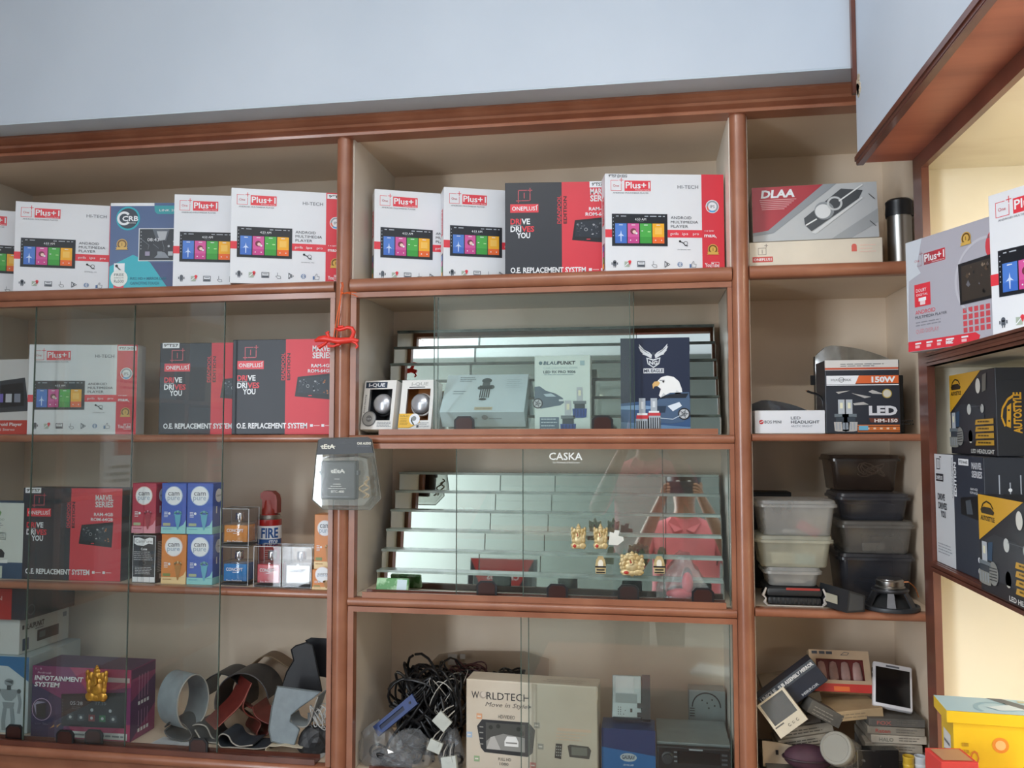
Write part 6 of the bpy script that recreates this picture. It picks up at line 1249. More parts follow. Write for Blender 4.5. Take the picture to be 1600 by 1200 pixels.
# leather covers
def band(label, pts, Y, wid, m, th=.003, pipe=None, rotz=0, group='rolled leather covers', name='leather_cover', ry=0):
    P_ = [at(x, y, Y) for x, y in pts]
    for p in P_: p.z = max(p.z, z4+th*1.3)
    o = P_[0]
    # smooth the measured path
    Q = [(p.x-o.x, p.z-o.z) for p in P_]; S = []
    for i in range(len(Q)-1):
        p0, p1, p2, p3 = Q[max(i-1, 0)], Q[i], Q[i+1], Q[min(i+2, len(Q)-1)]
        for k in range(5):
            t_ = k/5; S.append(tuple(.5*((2*p1[j])+(-p0[j]+p2[j])*t_+(2*p0[j]-5*p1[j]+4*p2[j]-p3[j])*t_*t_+(-p0[j]+3*p1[j]-3*p2[j]+p3[j])*t_**3) for j in (0, 1)))
    S.append(Q[-1]); t = thing(name, label, 'leather', (o.x, Y, o.z), (0, ry, rotz), group)
    fix_normals(MB().sheet(S, wid, th, m).build('leather', t, 50))
    MB().tube([(x, -.0008, z) for x, z in S], th*.62, pipe or m, 6).build('stitched_edge', t, 60)
    return t
LG, LB, LR = (mat('grey_leather', '#8b969b', .5, var=.08, scale=40, bump=.2), mat('black_leather', '#25262a', .45, var=.1, scale=40, bump=.2), mat('oxblood_leather', '#6d2c26', .45, var=.1, scale=40, bump=.2))
LD = mat('slate_leather', '#3a4148', .5, var=.1, scale=40, bump=.2)
PG = mat('pale_piping', '#a8a49c', .5)
circ = lambda cx, cy, rx, ry, a0, a1, n=14: [(cx+rx*math.cos(R(a0+(a1-a0)*i/n)), cy+ry*math.sin(R(a0+(a1-a0)*i/n))) for i in range(n+1)]
band('grey leather cover rolled into an open ring behind the glass', circ(302, 1098, 27, 42, 100, 430), 1.995, .075, LG, pipe=PG, rotz=R(68))
band('black leather cover looped behind the red-brown cover', circ(378, 1100, 42, 48, 170, 350), 2.04, .09, LB, pipe=mat('dark_piping', '#4a4a4c', .5))
band('black leather cover bent over beside the grey rings', circ(345, 1095, 34, 42, 180, 380), 2.075, .09, LB)
band('red-brown leather cover with a double fold, in the gap of the glass', [(336, 1140), (352, 1128), (372, 1112), (382, 1096), (390, 1080), (383, 1095), (377, 1115), (384, 1130), (397, 1140), (404, 1150), (398, 1163), (401, 1176), (413, 1172), (418, 1160), (415, 1145), (402, 1130), (385, 1117)], 1.965, .085, LR, pipe=mat('red_piping', '#8a4438', .5), rotz=R(45))
band('red-brown leather strip curling out beside the black cover', [(395, 1104), (398, 1116), (406, 1124), (418, 1130), (428, 1132)], 1.985, .08, LR)
band('dark leather cover folded flat in a loop on the shelf', [(420, 1168), (400, 1173), (380, 1176), (360, 1177), (345, 1168), (340, 1155), (347, 1147), (357, 1150), (363, 1160), (375, 1166), (395, 1164)], 1.962, .07, LD, pipe=PG)
band('slate leather cover folded under the grey ring', [(258, 1136), (266, 1128), (280, 1127), (292, 1136), (300, 1150), (288, 1157), (266, 1152), (258, 1143), (262, 1137)], 1.985, .08, LD, pipe=mat('dark_piping', '#4a4a4c', .5))
band('slate leather strip fanned out below the rings', [(305, 1140), (312, 1152), (318, 1168), (326, 1180), (338, 1184)], 1.985, .07, LD, pipe=PG)
band('slate leather strip curling beside the glass edge', [(292, 1140), (306, 1132), (322, 1135), (330, 1150), (336, 1168), (343, 1180)], 2.005, .07, LD, pipe=PG)
# big grey flap
def panel(label, pts, Y, m, th=.004, lean=0.0, pipe=None, name='leather_cover'):
    P_ = [at(x, y, Y) for x, y in pts]; o = min(P_, key=lambda p: p.z); t = thing(name, label, 'leather', (o.x, Y, o.z), (lean, 0, 0), 'rolled leather covers')
    Q = [(p.x-o.x, p.z-o.z) for p in P_][::-1]; fix_normals(MB().prism(Q, 0, th, m).build('leather', t)); MB().tube([(x, -.0005, z) for x, z in Q], .0016, pipe or m, 6, True).build('stitched_edge', t, 60); return t
panel('pale grey leather cover standing like a cone in front of the black one', [(433, 1072), (470, 1077), (501, 1081), (490, 1090), (470, 1104), (455, 1117), (453, 1127), (462, 1133), (468, 1140), (460, 1164), (440, 1162), (424, 1158), (420, 1140), (425, 1105)], 1.957, LG, pipe=mat('grey_piping', '#6d7678', .5))
band('pale grey leather fold with a white lining beside the cone', [(453, 1120), (457, 1130), (470, 1136), (482, 1132), (490, 1110), (497, 1088)], 1.962, .05, LG, pipe=PG)
panel('black leather cover standing tall against the cabinet post', [(455, 1015), (462, 1009), (478, 1004), (488, 1008), (492, 1025), (497, 1050), (503, 1080), (440, 1075), (448, 1050), (459, 1032)], 2.03, LB)
panel('dark leather cover slumped in the corner by the post', [(478, 1000), (486, 997), (512, 998), (516, 1060), (500, 1056), (492, 1030)], 2.07, mat('charcoal_leather', '#1c1d22', .5, var=.1))
band('tan leather strap arching behind the black covers', [(375, 1060), (392, 1040), (410, 1026), (425, 1027), (440, 1036), (455, 1046)], 2.15, .05, mat('tan_leather', '#7d6852', .55, var=.08), pipe=mat('tan_piping', '#8d775c', .5))
band('cream leather tag curled at the very front', [(430, 1184), (420, 1180), (415, 1172), (420, 1166), (430, 1166), (442, 1165), (455, 1167), (472, 1169)], 1.945, .02, mat('cream_leather', '#cfc4ac', .5), th=.002)
c = at(490, 1165, 1.97); t = crumple('dark crumpled pouch under the bundle of thin ties', 'pouch', (c.x-.004, 1.985, z4), (.032, .026, .055), 12, mat('dark_nylon', '#3a3a3c', .5, var=.2, scale=30), cat='pouch')
c = at(500, 1120, 1.975)
t = thing('cable_tie_bundle', 'bundle of thin white ties coiled beside the post', 'cable ties', (c.x, 1.975, c.z-.012))
for i in range(7): MB().tube(loops((0, .004*i-.01, .012), (.016+.002*(i % 3), .006, .024), 26, 1.1, 30+i, .2), .0011, mat('white_nylon', '#c9c9c6', .4), 5).build('tie', t, 60)
for i in range(2): MB().tube([(-.030+.004*i, 0, .020), (-.029+.004*i, 0, -.005), (-.016+.003*i, 0, -.028), (.006, 0, -.040+.004*i), (.02, 0, -.042+.004*i)], .0018, mat('grey_nylon', '#8a8d8e', .4), 6).build('band_tie', t, 60)
c = at(262, 1168, 1.955); t = thing('paper_sheet', 'white paper sheet lying on the shelf beside the purple box', 'paper', (c.x, 1.975, z4), (0, 0, R(-8)))
MB().prism([(-.05, 0), (.05, 0), (.05, .0006), (-.05, .0006)], -.02, .03, ink('#d5d8dc')).build('sheet', t); MB().prism([(-.046, .0006), (.02, .0006), (.02, .0009), (-.046, .0009)], -.015, .02, ink('#c4c9d0')).build('printed_block', t)
c = at(480, 1190, 1.93); t = thing('paper_scrap', 'white paper scrap lying under the cream tag by the post', 'paper', (c.x+.004, 1.95, z4), (0, 0, R(4)))
MB().prism([(-.03, 0), (.028, 0), (.028, .0006), (-.03, .0006)], -.008, .02, ink('#d0d0cc')).build('sheet', t)
# ================================================================ middle cabinet, bottom shelf
z5 = Z4-.019
OLDW = mat('aged_white_card', '#cfc3b0', .5, col2='#b5a48e', scale=6, thr=(.45, .9))
def f_world(a):
    a.text('logo', 'W', 9, 27, 10, ink('#2c2c30'), w=12).disc('logo', 27, 21.5, 5.4, ink('#a89c90'), 2).disc('logo', 28.5, 20.5, 4.2, ink('#cfc3b4'), 3).text('logo', 'RLDTECH', 33, 27, 10, ink('#2c2c30'), w=68).text('logo', 'Move in Style', 31, 37, 6, ink('#6a625c'), w=66, shear=.3).poly('logo', [(99, 31), (104, 34), (99, 37)], ink('#2c2c30'), 2)
    a.text('lettering', 'HD/VIDEO', 52, 53, 5, ink('#5a544e'), w=26).text('lettering', 'FULL HD', 52, 112, 4, ink('#4a4642'), w=20).text('lettering', '1080', 54, 118.5, 4, ink('#4a4642'), w=14)
    s = 'mirror_picture'; a.poly(s, [(18, 66), (26, 56), (100, 56), (110, 66), (106, 98), (98, 104), (30, 102), (24, 96)], ink('#2c2c2e'), 2).poly(s, [(32, 60), (94, 60), (94, 98), (33, 97)], ink('#8f8d88'), 3).poly(s, [(32, 60), (94, 60), (94, 78), (60, 74), (40, 80), (33, 86)], ink('#4a4a46'), 4).poly(s, [(33, 97), (40, 80), (46, 78), (56, 97)], ink('#b9b6b0'), 4).poly(s, [(62, 84), (66, 77), (80, 77), (84, 84), (84, 91), (62, 91)], ink('#eceae6'), 5).rect(s, 64, 85, 82, 87, ink('#8a8884'), 6)
    for x, y in ((40, 66), (52, 64), (84, 66), (90, 72)): a.disc(s, x, y, 3.4, ink('#2f302c'), 5, 10)
    for i in range(4): a.rect(s, 22, 66+8*i, 28, 67.4+8*i, ink('#9a9890'), 3)
    for x, y, c in ((21, 52, '#d8a078'), (5, 79, '#a8bcd0'), (17, 112, '#98b088'), (112, 59, '#a09c92'), (118, 88, '#a09c92'), (106, 115, '#c07068')): a.rect('icons', x-4, y-4, x+5, y+4, ink(c)).rect('icons', x-2.5, y-1, x+3, y+1, ink('#e0d8cc'), 2)
    a.poly('remote_picture', [(142, 82), (152, 82), (150, 103), (140, 102)], ink('#3c3c3a'), 2)
    for i in range(4):
        for j in range(3): a.rect('remote_picture', 142.4+3*j, 85+4*i, 144.2+3*j, 87+4*i, ink('#a8a49a'), 3)
    a.poly('module_picture', [(160, 84), (164, 82), (192, 83), (196, 88), (193, 100), (163, 99)], ink('#54524c'), 2).rect('module_picture', 166, 85, 190, 96, ink('#7a7a70'), 3).rect('orange_print', 144, 60, 196, 64, ink('#d9bda4'), 1).greek('orange_print', 142, 67, 190, 3, 1.6, 4, ink('#d9bda4'))
    a.poly('small_picture', [(124, 119), (144, 119), (142, 130), (126, 130)], ink('#4c5048'), 2).text('small_picture', 'MHL', 156, 127, 6, ink('#4a4a48'), w=22, bold=.02)
pbox('mirror_monitor_box', 'aged white box with a mirror screen picture and remote, between wires and the blue box', 728, 1070, 934, 1205, 1.955, z5, .065, OLDW, yaw=R(-3), bev=.003, arts={'front': f_world, 'top': lambda a: a.text('top_lettering', 'WORLDTECH', 60, 60, 16, ink('#9a8e80'), w=30).greek('top_lettering', 58, 70, 92, 1, 5, 5, ink('#9a8e80'))})
def f_fog(a): a.poly('background', [(0, 0), (84, 0), (84, 30), (0, 22)], ink('#2c3c6a'), 1).poly('background', [(0, 22), (84, 30), (84, 62), (0, 62)], ink('#2a6aa4'), 1).disc('logo', 42, 33, 13, ink('#b9c2c8'), 2, ry=5).text('logo', 'GAURAV', 42, 35, 4.4, ink('#3c4450'), al='C', w=20, bold=.03, l=3).text('logo', 'LED FOG LAMP', 42, 43, 2, WHT, al='C', w=16, l=3).text('lettering', 'LED FOG LAMP', 18, 62, 6, ink('#c4dcea'), w=42, bold=.02)
zf = at(980, 1142, 1.96).z
pbox('fog_lamp_box', 'dark blue fog lamp box with an oval badge, carrying a silver module', 940, 1142, 1023, 1206, 1.96, z5, .075, mat('deep_blue_card', '#24406e', .4, var=.05), arts={'front': f_fog})
# silver electronic module on the blue box
c = at(982, 1142, 1.975)
ALU = mat('dull_aluminium', '#9aa4a4', .4, metal=.5, var=.08, scale=20)
t = thing('silver_module', 'silver electronic module with a black heat sink standing on the blue box', 'module', (c.x, 1.998, zf+.010), (-.45, 0, 0))
MB().box(-.038, -.02, .004, .030, .02, .098, ALU, bev=.002).build('case', t)
for i in range(6): MB().box(.0305, -.022+.007*i, .002, .050, -.0185+.007*i, .100, BLACKP).build('fin', t)
MB().box(-.030, -.0208, .058, .012, -.0201, .094, ink('#b4babb')).build('paper_label', t); MB().box(-.030, -.0206, .036, .020, -.0201, .056, ink('#7d8788')).build('grey_patch', t)
for x, z in [(-.024+.005*i, .010+.005*j) for i in range(2) for j in range(4)]+[(-.008, .018), (-.012, .010)]: MB().box(x, -.0206, z, x+.002, -.0202, z+.002, BLACKP).build('vent_hole', t)
MB().box(.004, -.0208, .016, .009, -.0202, .024, BLACKP).build('socket', t)
for z in (.006, .026): MB().box(.020, -.024, z, .034, -.0202, z+.010, BLACKP).build('terminal', t)
# car stereo
c0, c1 = at(1026, 1163, 1.955), at(1142, 1163, 1.955); SW = c1.x-c0.x
t = thing('car_stereo', 'black car stereo unit with a round volume knob beside the blue box', 'stereo', ((c0.x+c1.x)/2, 1.965, z5)); hs = c0.z-z5
MB().box(-SW/2, .004, .002, SW/2, .16, hs+.002, ALU, bev=.001).build('chassis', t); MB().box(-SW/2, -.010, 0, SW/2, .004, hs-.002, BLACKP, bev=.004).build('fascia', t)
MB().lathe([(.0135, 0), (.0135, .004), (.0105, .005), (.010, .012), (0, .0125)], DARKP, 24, Matrix.Translation((-SW/2+.024, -.010, hs-.027)) @ Matrix.Rotation(R(90), 4, 'X')).build('volume_knob', t, 40)
MB().box(-SW/2+.046, -.0112, hs-.038, SW/2-.024, -.0101, hs-.012, mat('black_screen', '#0d0e10', .12)).build('display', t)
for i in range(3): MB().box(-SW/2+.038, -.0115, hs-.016-.010*i, -SW/2+.045, -.0101, hs-.013-.010*i, ink('#8a8e92')).build('button', t); MB().box(SW/2-.020, -.0115, hs-.018-.010*i, SW/2-.008, -.0101, hs-.014-.010*i, ink('#5a5e62')).build('button', t)
MB().box(-.01, -.0106, hs-.009, .02, -.0101, hs-.006, ink('#aab0b4')).build('maker_mark', t)
# silver mechanism behind it
c = at(1120, 1133, 2.06)
t = thing('disc_mechanism', 'bare silver disc mechanism standing behind the car stereo', 'mechanism', (c.x-.016, 2.146, z5))
zt_ = at(1120, 1097, 2.06).z-z5; MB().box(-.044, 0, 0, .044, .05, zt_, ALU, bev=.002).build('chassis', t)
MB().tube([(.034*math.cos(q)-.002, -.0006, zt_-.04+.034*math.sin(q)) for q in [i*math.pi/14 for i in range(15)]], .0016, DARKP, 6).build('slot_arc', t, 60)
for i in range(4): MB().box(-.042, -.0008, zt_-.045-.006*i, -.030, 0, zt_-.043-.006*i, BLACKP).build('slot', t)
for x, z in ((.0, .03), (.012, .022), (-.012, .024), (.004, .042), (.018, .036)): MB().lathe([(.002, 0), (.002, .001), (0, .001)], BLACKP, 8, Matrix.Translation((x, 0, zt_-z)) @ Matrix.Rotation(R(90), 4, 'X')).build('hole', t)
# wiring
BW = mat('black_wire', '#141416', .4, var=.1); MW = mat('maroon_wire', '#4a2426', .45); WW = mat('white_wire', '#b9b5ac', .45)
def harness(label, px, py, Y, r, seed, n, m, rad=.0016, extra=None):
    c = at(px, py, Y); t = thing('wiring_harness', label, 'wiring', (c.x, Y, c.z), group='loose wiring looms')
    for i in range(n): MB().tube(loops((0, 0, 0), (r[0]*(.6+.5*rnd.random()), r[1], r[2]*(.6+.5*rnd.random())), 46, 2.2, seed*10+i, .35), rad if i % 4 or not extra else .0011, m if i % 4 or not extra else extra, 6).build('wire', t, 60)
    return t
harness('thick black wiring loom heaped behind the blue bracket', 662, 1080, 2.05, (.060, .05, .055), 1, 16, BW, .0034)
harness('black wiring loom with pale leads beside the white plug', 702, 1085, 2.03, (.034, .045, .055), 2, 12, BW, .0028, WW)
harness('maroon wiring loops showing above the aged white box', 735, 1052, 2.10, (.035, .03, .018), 3, 6, MW, .0020, BW)
harness('black cable loops lying behind the aged white box', 798, 1056, 2.08, (.032, .03, .012), 4, 5, BW, .0026)
harness('black wiring mass filling the shelf behind the plastic bags', 668, 1125, 2.06, (.07, .05, .05), 5, 16, BW, .0038)
c = at(620, 1098, 2.04); t = tag(MB().tube([(.010*math.cos(q)*1, 0, .028*math.sin(q)+.02) for q in [i*2*math.pi/20 for i in range(20)]], .0028, BW, 8, True).build('cable_coil', smooth=60, loc=(c.x, 2.06, c.z)), 'narrow black cable coil standing against the pale side wall', 'cable')
# blue bracket
p0, p1 = at(589, 1142, 1.975), at(649, 1092, 1.975); L = (p1-p0).length; an = math.atan2(p1.z-p0.z, p1.x-p0.x)
t = thing('blue_bracket', 'blue plastic bracket with a long slot lying across the wires', 'bracket', tuple(p0), (R(-20), -an, 0)); BL = mat('blue_plastic', '#34487c', .4, var=.08); hw = .0135
P_ = [(0, -hw), (L, -hw), (L, hw), (0, hw)]
mb = MB()
for q in ((-.002, -hw, L*.1, hw), (L*.1, -hw, L*.72, -hw*.38), (L*.1, hw*.38, L*.72, hw), (L*.72, -hw, L, hw)): mb.box(q[0], -.004, q[1], q[2], .004, q[3], BL)
mb.build('plate', t); MB().box(L*.1, .001, -hw*.38, L*.72, .0035, hw*.38, mat('navy_plastic', '#1c2440', .4)).build('slot_floor', t)
MB().lathe([(.0032, 0), (.0032, .0012), (0, .0012)], BLACKP, 12, Matrix.Translation((L*.88, -.004, 0)) @ Matrix.Rotation(R(90), 4, 'X')).build('screw_hole', t)
mb = MB()
for i in range(4): MB().tube([(L, 0, hw*(.6-.4*i)), (L+.012, .003, hw*(.7-.4*i)), (L+.026, .010, hw*(1.0-.3*i))], .0022, BW, 6).build('lead_wire', t, 60)
# white plugs
WP = mat('white_nylon_plug', '#c4c8c0', .45, var=.06)
for lab, px, py, s, an, Y in (('white plug connector turned on its corner among the wires', 691, 1127, .019, 42, 1.955), ('white plug connector lying on the clear bags', 680, 1166, .016, 20, 1.94), ('white plug connector at the very bottom beside the box', 702, 1192, .018, -10, 1.935)):
    c = at(px, py, Y); t = thing('plug_connector', lab, 'connector', (c.x, Y, c.z), (R(-10), R(an), 0), 'white plug connectors')
    MB().box(-s, -.006, -s*.8, s, .008, s*.8, WP, bev=.0015).build('housing', t); MB().box(-s*.3, -.0075, s*.1, s*.5, -.006, s*.8, WP).build('latch', t)
    for i in range(4): MB().tube([(-s*.7+s*.45*i, 0, s*.8), (-s*.6+s*.42*i, .006, s*1.4), (-s*.2+s*.3*i, .02, s*2.1)], .0014, BW if i % 2 else WW, 6).build('lead_wire', t, 60)
POLY = glassy('crinkled_polythene', (.88, .89, .90), haze=.22, hcol='#b4b6b8', rough=.10)
def dark_in(seed):
    def f(t): MB().tube(loops((0, 0, .022), (.024, .014, .012), 40, 2.5, seed, .3), .0032, BW, 6).build('coiled_cable', t, 60)
    return f
for lab, px, Y, size, sd in (('crinkled clear bag at the foot of the pale side wall', 592, 1.99, (.038, .032, .085), 21), ('crinkled clear bag with coiled cable below the blue bracket', 642, 1.982, (.042, .028, .075), 22), ('crinkled clear bag lying against the aged white box', 705, 1.985, (.024, .03, .080), 23), ('low crinkled bag at the very front of the shelf', 612, 1.962, (.040, .016, .040), 24)):
    c = at(px, 1180, Y); crumple(lab, 'polythene_bag', (c.x, Y, z5), size, sd, POLY, dark_in(sd), 'crinkled clear bags of cable')
c = at(668, 1178, 1.96); t = thing('pale_plastic_plate', 'pale plastic plate with bolt holes under the bags', 'plate', (c.x, 1.975, z5+.004), (R(25), R(4), R(12)))
MB().prism([(-.04, 0), (.045, 0), (.045, .003), (-.04, .003)], -.03, .03, mat('pale_pvc', '#b7a48c', .5)).build('plate', t)
for x in (-.015, .008): MB().lathe([(.003, 0), (.003, .0006), (0, .0006)], BLACKP, 10, Matrix.Translation((x, .012, .003))).build('bolt_hole', t)
# folded clear bag standing behind
c = at(745, 1055, 2.12); t = thing('document_sleeve', 'wide clear plastic sleeve with a printed tag standing behind the wires', 'sleeve', (c.x+.01, 2.19, z5), (-.06, 0, 0))
MB().prism([(-.16, 0), (.16, 0), (.165, .205), (.10, .222), (-.06, .218), (-.13, .205), (-.165, .17)], 0, .006, glassy('smoky_polythene', (.82, .79, .76), haze=.05, hcol='#9a9288', rough=.2)).build('film', t); MB().box(-.105, -.0006, .180, -.080, -.0001, .208, ink('#8a7e72')).build('printed_tag', t); MB().box(-.072, -.0006, .196, -.058, -.0001, .209, ink('#8a7e72')).build('printed_tag', t)
# ================================================================ hanging on the post
c = at(536, 690, 1.86)
t = thing('blister_pack', 'clear blister pack with a black audio adaptor hanging on the round post', 'blister pack', (0, 0, 0)); Yb = 1.855
def pz(x, y, Y=Yb): p = at(x, y, Y); return (p.x, p.z)
card = [pz(*q) for q in ((492, 688), (498, 685), (570, 683), (576, 687), (581, 712), (591, 780), (574, 798), (499, 797), (482, 782), (488, 714))][::-1]
fix_normals(MB().prism(card, Yb+.022, Yb+.023, glassy('blister_back', (.80, .80, .78), haze=.10, hcol='#8d8a84')).build('backing_sheet', t))
rim = [(x, Yb+.0215, z) for x, z in card]; MB().tube(rim, .0012, mat('clear_rim', '#8a8880', .2, var=.2), 6, True).build('moulded_rim', t, 60)
head = [pz(*q) for q in ((493, 688), (498, 686), (569, 684), (575, 687), (579, 708), (490, 711))][::-1]
fix_normals(MB().prism(head, Yb+.019, Yb+.0215, mat('header_card', '#2b2c30', .4)).build('header_card', t))
blis = [pz(*q) for q in ((494, 716), (508, 713), (560, 711), (578, 714), (586, 776), (572, 793), (502, 792), (488, 779))]
cx = sum(p[0] for p in blis)/8; cz = sum(p[1] for p in blis)/8; inn = [(cx+(x-cx)*.93, cz+(z-cz)*.93) for x, z in blis]
mb = MB(); V = [(x, Yb+.021, z) for x, z in blis]+[(x, Yb-.008, z) for x, z in inn]; mb.add(V, [(i, (i+1) % 8, 8+(i+1) % 8, 8+i) for i in range(8)]+[tuple(range(15, 7, -1))], glassy('blister_dome', (.93, .93, .92), haze=.05, hcol='#b4b2ac', rough=.06)); fix_normals(mb.build('blister_dome', t))
x0, zt1 = pz(502, 720); x1, zb1_ = pz(557, 781); MB().box(x0, Yb-.004, zb1_, x1, Yb+.018, zt1, BLACKP, bev=.004).build('adaptor', t)
for s_, xx in ((-1, x0), (1, x1)): MB().box(xx-.004, Yb-.001, (zt1+zb1_)/2+.012, xx+.004, Yb+.015, (zt1+zb1_)/2+.022, DARKP).build('mounting_ear', t)
a = Art(55, 61, x1-x0, zt1-zb1_); wt = ink('#d0cfc8'); a.text('lettering', 'tEtA', 27, 19, 6, wt, al='C', w=22, bold=.03).line('lettering', [(16, 16.4), (38, 16.4)], .7, wt, 3)
for y, w_ in ((28, 10), (36, 14), (39.5, 22), (43, 30)): a.greek('lettering', 27-w_/2, y, 27+w_/2, 1, .9, 3, wt)
a.text('lettering', 'BTC-400', 27, 50, 3.6, wt, al='C', w=20, bold=.02).greek('lettering', 8, 56, 46, 1, .7, 3, GRY); a.build(t, (x0, Yb-.004, zt1), (1, 0, 0), (0, 0, -1), (0, -1, 0))
xa_, za_ = pz(492, 686); xb_, _ = pz(578, 686); a = Art(86, 26, xb_-xa_, .037); a.text('header_lettering', 'tEtA', 5, 16, 7, ink('#e4e0d0'), w=22, bold=.03).line('header_lettering', [(4, 12), (28, 12)], .8, ink('#e4e0d0'), 3).text('header_lettering', 'CAR AUDIO', 62, 9, 3.6, ink('#e4e0d0'), w=22, bold=.03).text('header_lettering', 'ACCESSORIES', 62, 13, 2, GRY, w=20).poly('hang_hole', [(38, 7), (44, 4), (50, 7), (54, 9), (34, 9)], ink('#0c0c0e'), 1)
a.build(t, (xa_, Yb+.019, za_), (1, 0, 0), (0, 0, -1), (0, -1, 0))
MB().tube([Vector((pz(572, 745)[0]+.006*math.sin(i*.9), Yb+.004+.003*math.cos(i*1.3), pz(572, 745)[1]-.0028*i)) for i in range(18)], .0022, mat('beige_cable', '#b49c74', .5, var=.1), 6).build('beige_cable', t, 60)
MB().tube([Vector((pz(566, 752)[0]+.009*math.sin(i*.55+1), Yb+.006, pz(566, 752)[1]-.0026*i)) for i in range(16)], .0022, mat('beige_cable', '#b49c74', .5, var=.1), 6).build('beige_cable', t, 60)
bpy.context.view_layer.update()
# orange-red rubber lizard on a cord
t = thing('rubber_lizard', 'bright red rubber lizard hanging from an orange cord on the post', 'toy', (0, 0, 0)); YL = 1.862; RL = mat('red_rubber', '#e8392c', .35, var=.05)
def q3(pts, Y=YL): return [at(x, y, Y) for x, y in pts]
MB().tube(q3([(492, 533), (499, 530), (508, 529), (518, 531), (530, 533), (542, 532), (552, 531), (560, 533)]), [.003, .0070, .0082, .0070, .0082, .0076, .0058, .0045], RL, 10).build('body', t, 60)
MB().tube(q3([(548, 530), (551, 525), (553, 519), (550, 513), (543, 511.5), (536, 514), (530, 515.5), (525, 513), (529, 510.5), (537, 510.5)]), [.0052, .0052, .0048, .0046, .0044, .0042, .004, .0036, .0034, .0028], RL, 8).build('tail', t, 60)
for nm, pp, rr in (('front_leg', [(513, 531), (508, 537), (502, 541), (498, 543)], [.0040, .0034, .0045, .005]), ('front_leg', [(515, 530), (513, 525), (511, 520), (514, 518)], [.004, .0036, .005, .0025]), ('hind_leg', [(535, 533), (530, 538), (522, 541), (512, 541)], [.0042, .0036, .0030, .0036]), ('hind_leg', [(548, 532), (556, 536), (559, 541), (556, 544)], [.0042, .0034, .0028, .0032])): MB().tube(q3(pp), rr, RL, 8).build(nm, t, 60)
OC = mat('orange_cord', '#f0682c', .5, var=.08)
MB().tube(q3([(533, 441), (534.5, 446), (533, 453), (532, 470), (530.5, 490), (528, 512), (526, 527)], 1.875), .0011, OC, 6).build('cord', t, 60); MB().tube(q3([(535, 441), (536.5, 447), (534, 458), (530.5, 475), (526, 497), (523, 515), (521, 528)], 1.874), .0011, OC, 6).build('cord', t, 60)
MB().tube(q3([(534, 459), (542, 457), (550, 456.5), (557, 457)], 1.876), .001, OC, 6).build('cord_end', t, 60); MB().tube(q3([(534, 459), (543, 458), (552, 460), (559, 464)], 1.876), .001, OC, 6).build('cord_end', t, 60)
mb = MB(); ell(mb, tuple(at(535, 458, 1.874)), (.003, .003, .003), OC); mb.build('knot', t, 60)
# ================================================================ the room behind the camera (seen only in glass and mirrors)
DESK = mat('orange_desk_wood', '#a05c34', .35, var=.1, scale=6, stretch=(1, 6, 1), coat=.2)
t = thing('shop_desk', 'orange-brown shop desk between the photographer and the shelves', 'desk', (.05, .72, FL))
MB().box(-.45, -.28, .68, .32, .28, .71, DESK, bev=.004).build('desk_top', t); MB().box(-.43, .22, .10, .30, .24, .68, DESK).build('front_panel', t)
for x in (-.43, .29):
    for y in (-.26, .19): MB().box(x, y, 0, x+.03, y+.03, .68, DESK).build('leg', t)
t = thing('paper_stack', 'stack of white paper on the shop desk', 'paper', (.24, .80, FL+.711), (0, 0, R(12)))
for i in range(3): MB().box(-.09, -.06, .004*i, .09, .06, .004*i+.0035, ink('#e4e8ee')).build('sheet_block', t, rot=(0, 0, R(4*i)))
t = thing('rear_counter', 'grey counter along the rear wall', 'counter', (-1.0, -1.75, FL))
MB().box(-1.1, -.25, 0, 1.0, .25, .86, mat('grey_laminate', '#8c8c86', .5, var=.06)).build('body', t); MB().box(-1.12, -.27, .86, 1.02, .27, .89, DESK).build('top', t)
def f_crono(a): a.poly('background', [(0, 0), (100, 0), (70, 60), (30, 60)], ink('#c23a3a'), 1).text('lettering', 'CRONOS', 20, 30, 8, WHT, w=50, bold=.02, l=3)
a = Art(100, 60, .44, .26); f_crono(a)
carton('audio_carton', 'red and black audio carton on the rear counter', .44, .26, .12, BLACKC, loc=(-1.25, -1.58, FL+.891), rot=(0, 0, R(180)), arts={'front': a})
# rack on the left-hand wall with cartons
t = thing('storage_rack', 'brown rack with cartons on the wall beside the entrance', 'rack', (-2.60, -.35, FL))
for z in (.35, .80, 1.25, 1.70, 2.15): MB().box(-.145, -1.0, z, .15, 1.0, z+.02, WOOD).build('shelf', t)
for y in (-1.0, -.02, .96): MB().box(-.145, y, 0, .15, y+.04, 2.4, WOOD).build('upright', t)
g = random.Random(17)
cols = [('white', WHITEC), ('red', REDC), ('black', BLACKC), ('kraft brown', KRAFT), ('cream', CREAMC), ('grey', mat('rack_grey', '#8d9296', .5))]
used = set()
for si, z in enumerate((.82, 1.27, 1.72)):
    y = -.92
    while y < .62:
        w = .24+.12*g.random(); h = .18+.14*g.random()
        if y < .025 and y+w > -.025: y = .05; continue
        nm, m = cols[g.randrange(6)]; a = Art(100, 60, w, h); a.rect('print_panel', 10, 8, 60, 24, ink(['#d8d8d8', '#c23a3a', '#33363c'][g.randrange(3)])).greek('lettering', 14, 34, 86, 3, 3, 7, GRY)
        lab = '%s carton on the %s shelf of the entrance rack, %s from its street end' % (nm, ('waist-high', 'chest-high', 'head-high')[si], ('first', 'second', 'third', 'fourth', 'fifth', 'sixth', 'seventh')[len([u for u in used if u == si or (isinstance(u, tuple) and u[0] == si)])])
        used.add((si, round(y, 3))); carton('rack_carton', lab, w, h, .18, m, loc=(-2.60+.03, y+w/2-.35, FL+z+.001), rot=(0, 0, R(90)), group='cartons on the entrance rack', arts={'front': a}); y += w+.03
